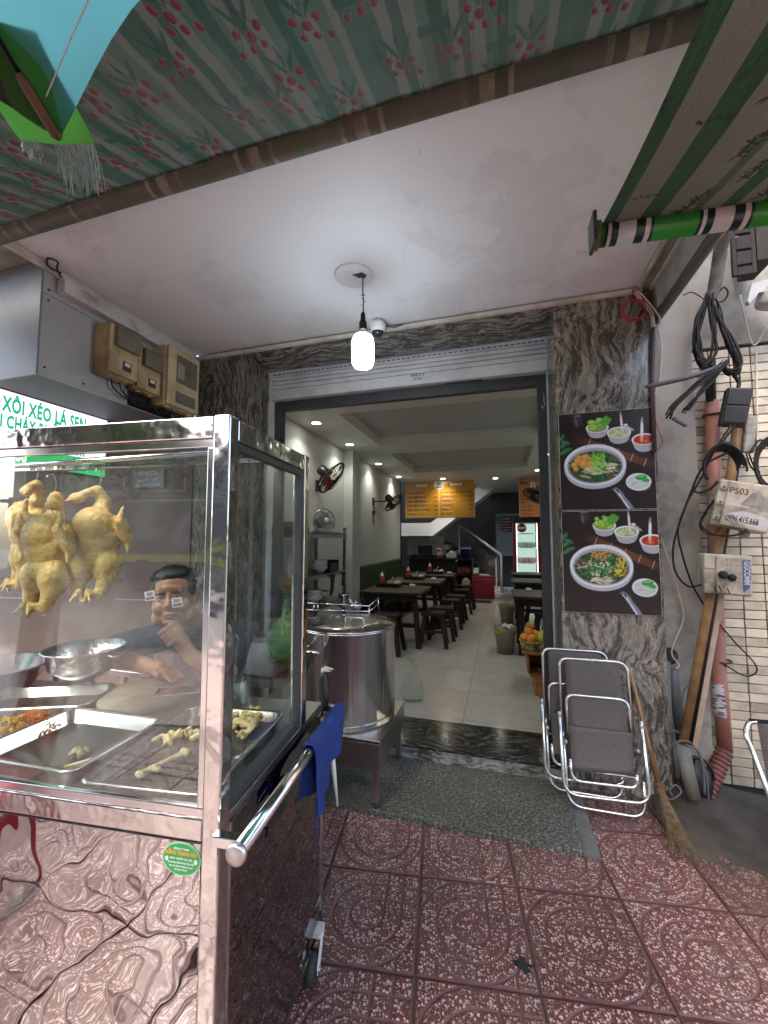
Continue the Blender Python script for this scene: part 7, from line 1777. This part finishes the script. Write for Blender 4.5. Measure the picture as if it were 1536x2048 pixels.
for k, (s_, p) in enumerate((('GÀ',''),('NẠM',''),('CHÍN',''),('VÈ',''),('TÁI LĂN',''),('ĐẶC BIỆT','60K'),('TÔ NHỎ','35K'))):
    z = 2.455-.078*k; mtx(s_,.43,z,.05,M_mbrown,m2,sx=1.1); 
    if p: mtx(p,.92,z,.05,M_mbrown,m2,al='RIGHT')
# staircase
stc = thing('staircase', 'white underside staircase turning back over itself behind the menu board', 'staircase', (-1.5,10.7,.1))
A1, A2, A3, A4 = V3((-2.402, 10.300, 1.566)), V3((-1.686, 10.300, 1.564)), V3((0.075, 10.300, 2.888)), V3((0.376, 10.300, 3.125))
mb = MB(); mb.prism([(A1.x-.4,10.3,A1.z),tuple(A2),tuple(A4),(A4.x,10.3,A4.z+.35),(A2.x-.05,10.3,A2.z+.34),(A1.x-.4,10.3,A1.z+.34)], (0,.78,0)); obj('upper_flight', mb, M_in_white, stc)
for k in range(9):
    f = k/9; x = 0.0-1.75*f; z = .1+1.4*f
    mb = MB(); mb.box((x-.195,11.12,z if k else .1),(x,11.79,z+.155)); obj('step', mb, M_in_white, stc)
    mb = MB(); mb.box((x-.205,11.10,z+.1555),(x+.01,11.79,z+.175)); obj('tread', mb, M_dwood, stc)
R1, R2, R3 = V3((-0.000, 11.080, 0.109)), V3((0.018, 11.080, 1.065)), V3((-1.082, 11.080, 1.869))
M_rail = pm('rail_aluminium', (.55,.52,.48), rough=.35)
mb = MB(); mb.tube(rpath([R1,R2,R3],.06), .035, 8); obj('handrail', mb, M_rail, stc)
mb = MB(); mb.box((R1.x-.14,11.06,.10),(R1.x-.11,11.09,.99)); obj('newel', mb, M_rail, stc); mb = MB(); mb.box((R3.x-.02,11.06,.6),(R3.x+.02,11.09,R3.z)); obj('newel', mb, M_rail, stc)
mb = MB(); mb.prism([(R1.x-.15,11.068,.15),(R1.x-.15,11.068,.95),(R3.x+.03,11.068,R3.z-.06),(R3.x+.03,11.068,.95),(-.62,11.068,.15)], (0,.010,0)); obj('glass_panel', mb, M_glass2, stc)
cbd = thing('white_cupboard', 'pale cupboard boxes under the stair landing', 'cupboard', (-2.0,11,.1))
for (x0, x1, z0, z1) in ((-2.5,-1.95,1.05,1.55),(-1.92,-1.5,1.05,1.36),(-1.92,-1.5,1.37,1.56)): mb = MB(); mb.box((x0,11.0,z0),(x1,11.6,z1)); obj('cupboard_door', mb, M_in_white, cbd, bevel=.004)
ct = thing('dark_counter', 'dark wooden counter at the back of the room', 'counter', (-1.5,10,.1))
for (nm, lo, hi) in (('top',(-2.19,9.75,.98),(-.65,10.2,1.02)),('front_panel',(-2.19,9.80,.1),(-1.05,9.83,.979)),('end_panel',(-.69,9.80,.1),(-.66,10.2,.979)),('shelf',(-1.049,9.80,.60),(-.691,10.2,.625)),('back_panel',(-1.049,10.17,.1),(-.691,10.2,.979))): mb = MB(); mb.box(lo,hi); obj(nm, mb, M_dwood, ct, bevel=.004)
for k in range(5):
    x = -.99+.062*k; b = MB(); b.lathe([(0,0),(.024,0),(.025,.13),(.012,.17),(.012,.20),(0,.20)], (x,9.88,.626), 12); tag(obj('red_bottle', b, pm('red_bottle_wrap', (.32,.012,.02), (.45,.2,.2), 60, .35)), 'red bottle in the row of five on the counter shelf', 'bottle', 'row of red bottles on the counter shelf')
for (nm, lb, cat, lo, hi, mat) in (('black_monitor','black till monitor on the counter','monitor',(-1.98,9.85,1.10),(-1.62,9.9,1.34),M_black),('black_box','low black box on the left of the counter','box',(-2.16,9.85,1.021),(-1.99,10.0,1.10),M_black),('rice_cooker','white rice cooker on the counter','cooker',(-1.28,9.84,1.021),(-1.04,10.02,1.14),M_china)):
    mb = MB(); mb.box(lo,hi); t = thing(nm, lb, cat, lo); obj('body', mb, mat, t, bevel=.012)
    if nm == 'black_monitor': mb = MB(); mb.box((-1.84,9.86,1.021),(-1.76,9.9,1.0995)); obj('stand', mb, M_black, t)
    if nm == 'rice_cooker': mb = MB(); mb.lathe([(0,1.1405),(.10,1.1405),(.06,1.17),(.02,1.18),(.02,1.20),(0,1.2)], (-1.16,9.93,0), 18); obj('lid', mb, M_china, t)
tpz = thing('floral_pot', 'round floral porcelain pot on the counter', 'pot', (-1.45,9.95,1.02)); mb = MB(); mb.lathe([(0,0),(.06,0),(.10,.06),(.095,.12),(.05,.15),(.03,.17),(.07,.19),(.06,.235),(0,.245)], (-1.45,9.93,1.021), 20); obj('pot', mb, pm('floral_china', (.55,.48,.38), (.30,.06,.03), 22, .3), tpz)
bu = thing('blue_bucket', 'dark blue bucket with a light band on the counter end', 'bucket', (-.72,9.95,1.02)); mb = MB(); mb.lathe([(0,0),(.10,0),(.125,.27),(.132,.275),(.132,.285),(0,.285)], (-.82,9.95,1.021), 22); obj('bucket', mb, pm('bucket_blue', (.008,.015,.16), rough=.35), bu); mb = MB(); mb.lathe([(.124,.235),(.1265,.236),(.1275,.25),(.125,.251)], (-.82,9.95,1.021), 22); obj('band', mb, M_plasticw, bu)
mb = MB(); mb.lathe([(0,0),(.05,0),(.055,.08),(.03,.11),(0,.11)], (-.98,9.95,1.021), 16); tag(obj('dark_jar', mb, M_black), 'dark jar beside the blue bucket', 'jar')
pg = thing('snack_bag', 'patterned red and white snack bag hanging on the counter front', 'bag', (-.85,9.76,.35)); mb = MB(); mb.sph((-.80,9.74,.42),(.11,.05,.15),14,10); obj('bag', mb, pm('snack_wrap', (.32,.12,.06), (.55,.42,.32), 26, .4), pg)
rcx = thing('red_cooler', 'red plastic ice cooler standing by the stair rail', 'cooler', (-.4,9.8,.1))
mb = MB(); mb.box((-.655,9.62,.105),(-.155,10.02,.55)); obj('body', mb, pm('cooler_red', (.26,.012,.03), (.22,.01,.025), 4, .4), rcx, bevel=.025); mb = MB(); mb.box((-.665,9.61,.556),(-.145,10.03,.62)); obj('lid', mb, pm('cooler_red', (.26,.012,.03)), rcx, bevel=.02)
mb = MB(); mb.box((-.64,9.612,.551),(-.17,9.618,.5555)); obj('rim_line', mb, M_swhite, rcx); mb = MB(); mb.box((-.56,9.612,.22),(-.25,9.6195,.42)); obj('raised_panel', mb, pm('cooler_red', (.26,.012,.03)), rcx, bevel=.004)
mt = MB(); mt.box((-.66,9.05,.101),(-.22,9.40,.108)); tag(obj('door_mat', mt, M_blackm), 'small black mat on the floor in front of the cooler', 'mat')
wrp = MB(); wrp.cbox((-.38,9.8,.64),(.24,.12,.04),(0,.05,.1)); tag(obj('white_packet', wrp, M_swhite, bevel=.01), 'white packet lying on the cooler lid', 'packet')
# drinks fridge
fg = thing('drinks_fridge', 'tall red drinks fridge with a lit glass door and rows of cans', 'fridge', (.58,9.9,.1))
M_fred = pm('fridge_red', (.22,.01,.015), rough=.35)
for (nm, lo, hi, mt_) in (('cabinet_side',(.28,9.6,.1),(.345,10.2,1.86),M_fred),('cabinet_side',(.80,9.6,.1),(.86,10.2,1.86),M_fred),('back_panel',(.3455,10.15,.1),(.7995,10.2,1.86),M_fred),('plinth',(.28,9.59,.1),(.86,9.65,.26),M_dgrey),('sign_panel',(.28,9.57,1.861),(.86,10.2,2.02),M_blackm)): mb = MB(); mb.box(lo,hi); obj(nm, mb, mt_, fg, bevel=.004)
mb = MB(); mb.box((.35,10.13,.27),(.795,10.145,1.85)); obj('light_panel', mb, emit('fridge_light', (.80,1.0,.93), .15), fg)
for x in (.352,.787): mb = MB(); mb.box((x,9.62,.3),(x+.008,9.65,1.84)); obj('added_can_glow', mb, emit('added_strip_glow', (.85,1.0,.95), 1.2), fg)  # glow strips added to light the cans from the front
for z in (1.60,1.28,.93,.58): mb = MB(); mb.box((.35,9.66,z),(.795,10.12,z+.018)); obj('wire_shelf', mb, M_plasticw, fg)
mb = MB(); mb.box((.35,9.605,.27),(.795,9.612,1.85)); obj('glass_door', mb, M_glass2, fg); mb = MB(); mb.box((.355,9.575,.85),(.372,9.60,1.15)); obj('door_handle', mb, M_plasticw, fg)
mb = MB(); ell(mb,.47,1.735,.10,.10,9.595,9.600); lg = obj('round_logo', mb, pm('logo_red', (.22,.012,.016), rough=.4), fg); mb = MB(); mb.prism([(.385,9.594,1.715),(.40,9.594,1.765),(.47,9.594,1.752),(.545,9.594,1.768),(.555,9.594,1.722),(.47,9.594,1.708)], (0,-.002,0)); obj('logo_swash', mb, M_swhite, lg)
def can(x, z, mat, g, lb): mb = MB(); mb.lathe([(0,0),(.022,0),(.027,.006),(.027,.105),(.021,.115),(0,.115)], (x,9.75,z), 14); tag(obj('drink_can', mb, mat), lb, 'can', g)
M_gcan = pm('green_can', (.03,.35,.10), (.5,.55,.5), 45, .3); M_rcan = pm('red_can', (.48,.03,.03), (.6,.45,.42), 45, .3)
for k in range(8): can(.375+.058*k, 1.298, M_gcan, 'green cans on the fridge shelf', 'green drink can in the upper row of the fridge'); can(.375+.058*k, .948, M_rcan, 'red cans on the fridge shelf', 'red drink can in the lower row of the fridge')
mb = MB(); mb.sph((.50,9.85,.64),(.07,.06,.045),14,10); tag(obj('yellow_fruit', mb, pm('fruit_yellow', (.6,.48,.05), rough=.4)), 'yellow fruit on the lowest fridge shelf', 'fruit')
ws = thing('wall_notice', 'small red and white notice on the rear wall above the grey door', 'notice', (0.157, 11.780, 1.881)); c_ = V3((0.157, 11.760, 1.880))
mb = MB(); mb.box((c_.x-.12,c_.y,c_.z-.2),(c_.x+.16,c_.y+.015,c_.z+.2)); obj('panel', mb, pm('notice_red', (.25,.06,.055), rough=.5), ws)
for k in range(5): mb = MB(); mb.box((c_.x-.11,c_.y-.003,c_.z+.16-.08*k),(c_.x+(.15 if k % 2 else .10),c_.y-.0005,c_.z+.185-.08*k)); obj('print_line', mb, M_swhite, ws)
gd = thing('grey_door', 'grey door panel at the end of the rear passage', 'door', (.2,12.5,.1)); mb = MB(); mb.box((-.05,12.3,1.0),(.35,12.34,1.75)); obj('upper_panel', mb, M_grey_wall, gd); mb = MB(); mb.box((-.05,12.3,.1),(.35,12.34,.99)); obj('lower_panel', mb, M_dgrey, gd)
bpy.data.objects.remove(t0_)

# ---------------------------------------------------------------- the street behind the viewer (seen in glass and steel)
def building(x0, x1, h, label, col, rows, cols, wincol, seed):
    rnd = random.Random(seed)
    t = thing('shop_house', label, 'building', ((x0+x1)/2,-17,0), 0, 'shop houses across the street')
    mb = MB(); mb.box((x0,-26,0),(x1,-17,h)); obj('wall', mb, pm('facade_%d' % seed, col, tuple(c*.85 for c in col), 1.2, .8, dirt=(.12,.11,.1), ds=.6, damt=.5), t)
    w_ = (x1-x0)/cols
    for r in range(rows):
        for c in range(cols):
            a = x0+w_*(c+.22); b = x0+w_*(c+.78); z = 3.9+r*3.2
            mb = MB(); mb.box((a-.08,-17,z-.08),(b+.08,-16.93,z+1.6)); f = obj('window_frame', mb, M_cream, t)
            mb = MB(); mb.box((a,-16.93,z),(b,-16.915,z+1.5)); obj('pane', mb, pm('far_pane', (.03,.04,.045), rough=.1), f)
        mb = MB(); mb.box((x0+.2,-17,3.3+r*3.2),(x1-.2,-16.2,3.45+r*3.2)); obj('balcony', mb, M_conc, t)
    mb = MB(); mb.box((x0+.3,-17,.1),(x1-.3,-16.9,2.9)); obj('shopfront', mb, pm('far_shop_dark', (.04,.035,.035), (.09,.08,.07), 2, .4), t)
    mb = MB(); mb.box((x0+.1,-17,2.92),(x1-.1,-16.7,3.6)); obj('shop_sign', mb, wincol, t)
building(-21,-14.2,8.5,'pale yellow shop house across the road, far left',(.42,.36,.22),2,2,M_red,31)
building(-14,-8.2,6.8,'reddish shop house across the road',(.32,.17,.13),1,2,M_green,32)
building(-8,-1.2,8.5,'grey concrete shop house straight across the road',(.30,.29,.27),2,3,M_bclip,33)
building(-1,5.5,7,'cream shop house across the road, right of the grey one',(.45,.40,.32),1,2,M_fred,34)
building(5.7,13,8,'white shop house across the road, far right',(.55,.54,.52),2,3,M_green,35)
M_leaf = pm('street_leaves', (.05,.11,.022), (.11,.17,.04), 3, .55, per_obj=.0); M_bark = pm('street_bark', (.10,.08,.06), (.06,.05,.04), 12, .9, bump=.5)
def tree(x, y, h, r, label, seed):
    rnd = random.Random(seed); t = thing('street_tree', label, 'tree', (x,y,0), 0, 'street trees along the road')
    mb = MB(); mb.tube(spline([(x,y,-.05),(x+.08,y,h*.3),(x-.05,y+.1,h*.55),(x+.1,y,h*.8)],5), [.20-.008*k for k in range(16)], 10)
    for k in range(6):
        a = k*1.05; mb.tube([(x,y,h*(.45+.05*k)),(x+r*.5*math.cos(a),y+r*.5*math.sin(a),h*(.62+.05*k)),(x+r*.8*math.cos(a),y+r*.8*math.sin(a),h*(.7+.05*k))], [.09,.05,.02], 7)
    obj('trunk', mb, M_bark, t)
    mb = MB(); cl_ = [(rnd.uniform(-1,1)*r*.75, rnd.uniform(-1,1)*r*.75, h*rnd.uniform(.58,1.05), r*rnd.uniform(.28,.5)) for _ in range(17)]
    for (cx, cy_, cz, cr) in cl_:
        for k in range(150):
            d = Vector((rnd.gauss(0,1),rnd.gauss(0,1),rnd.gauss(0,.8))); d = d.normalized()*cr*rnd.uniform(.5,1.05)
            p = Vector((x+cx,y+cy_,cz))+d; u = Vector((rnd.uniform(-1,1),rnd.uniform(-1,1),rnd.uniform(-.6,.6))).normalized()*.13; v = u.orthogonal().normalized()*.07
            mb.add([p-u,p+v,p+u,p-v],[(0,1,2,3)])
    tag(obj('crown', mb, M_leaf, t), kind=None)
tree(-4.9,-3.0,5.4,1.6,'leafy street tree by the kerb to the left',41); tree(6.4,-2.9,5.2,1.8,'leafy street tree by the kerb to the right',42); tree(-11.5,-13.2,7,2.4,'street tree on the far pavement, left',43); tree(1.5,-13.4,7,2.3,'street tree on the far pavement, centre',44)
tk = thing('parked_truck', 'grey covered truck with a yellow stripe parked across the road', 'truck', (-7.5,-10.8,-.05))
mb = MB(); mb.box((-9.6,-11.8,.75),(-5.2,-9.9,2.7)); obj('covered_bed', mb, pm('truck_tarp', (.10,.095,.09), (.07,.065,.06), 2, .8, bump=.5, bs=5), tk, bevel=.12)
mb = MB(); mb.box((-9.58,-9.899,.80),(-5.22,-9.885,1.02)); obj('yellow_stripe', mb, pm('stripe_yellow', (.55,.42,.03), rough=.5), tk)
mb = MB(); mb.prism([(-5.1,-11.75,.5),(-3.5,-11.75,.5),(-3.5,-11.75,1.35),(-3.9,-11.75,2.15),(-5.1,-11.75,2.2)], (0,1.8,0)); cabb = obj('cab', mb, pm('cab_paint', (.35,.36,.38), rough=.3), tk, bevel=.05)
mb = MB(); mb.box((-4.9,-9.945,1.4),(-4.05,-9.935,2.0)); obj('side_window', mb, pm('far_pane', (.03,.04,.045), rough=.1), cabb)
for x in (-8.6,-4.4):
    for y in (-9.95,-11.65): mb = MB(); mb.lathe([(.2,-.12),(.42,-.12),(.46,-.08),(.46,.08),(.42,.12),(.2,.12),(.0,.1)], (x,y,.41), 22, Matrix.Rotation(PI/2,4,'X')); obj('wheel', mb, M_tyre, tk)
rcr = thing('red_plastic_chair', 'red plastic chair standing on the pavement in front of the cart', 'chair', (-2.1,.02,0), rad(20))
mb = MB(); mb.grid(lambda u, v: ((u-.5)*.42, (v-.5)*.40, .44+.012*math.cos(u*6)-.02*math.sin(PI*v)), 8, 8); mb.uv = {}; o = obj('seat', mb, M_red, rcr, local=True); o.modifiers.new('s','SOLIDIFY').thickness = .012
mb = MB(); mb.grid(lambda u, v: ((u-.5)*(.42-.06*v), -.2-.10*v-.03*math.cos((u-.5)*3), .45+.42*v), 8, 6); mb.uv = {}; o = obj('backrest', mb, M_red, rcr, local=True); o.modifiers.new('s','SOLIDIFY').thickness = .012
for (x, y) in ((-.19,-.18),(.19,-.18),(-.19,.18),(.19,.18)): mb = MB(); mb.beam((x*1.15,y*1.15,0),(x,y,.43),.045,.03,(0,1,0)); obj('leg', mb, M_red, rcr, local=True)
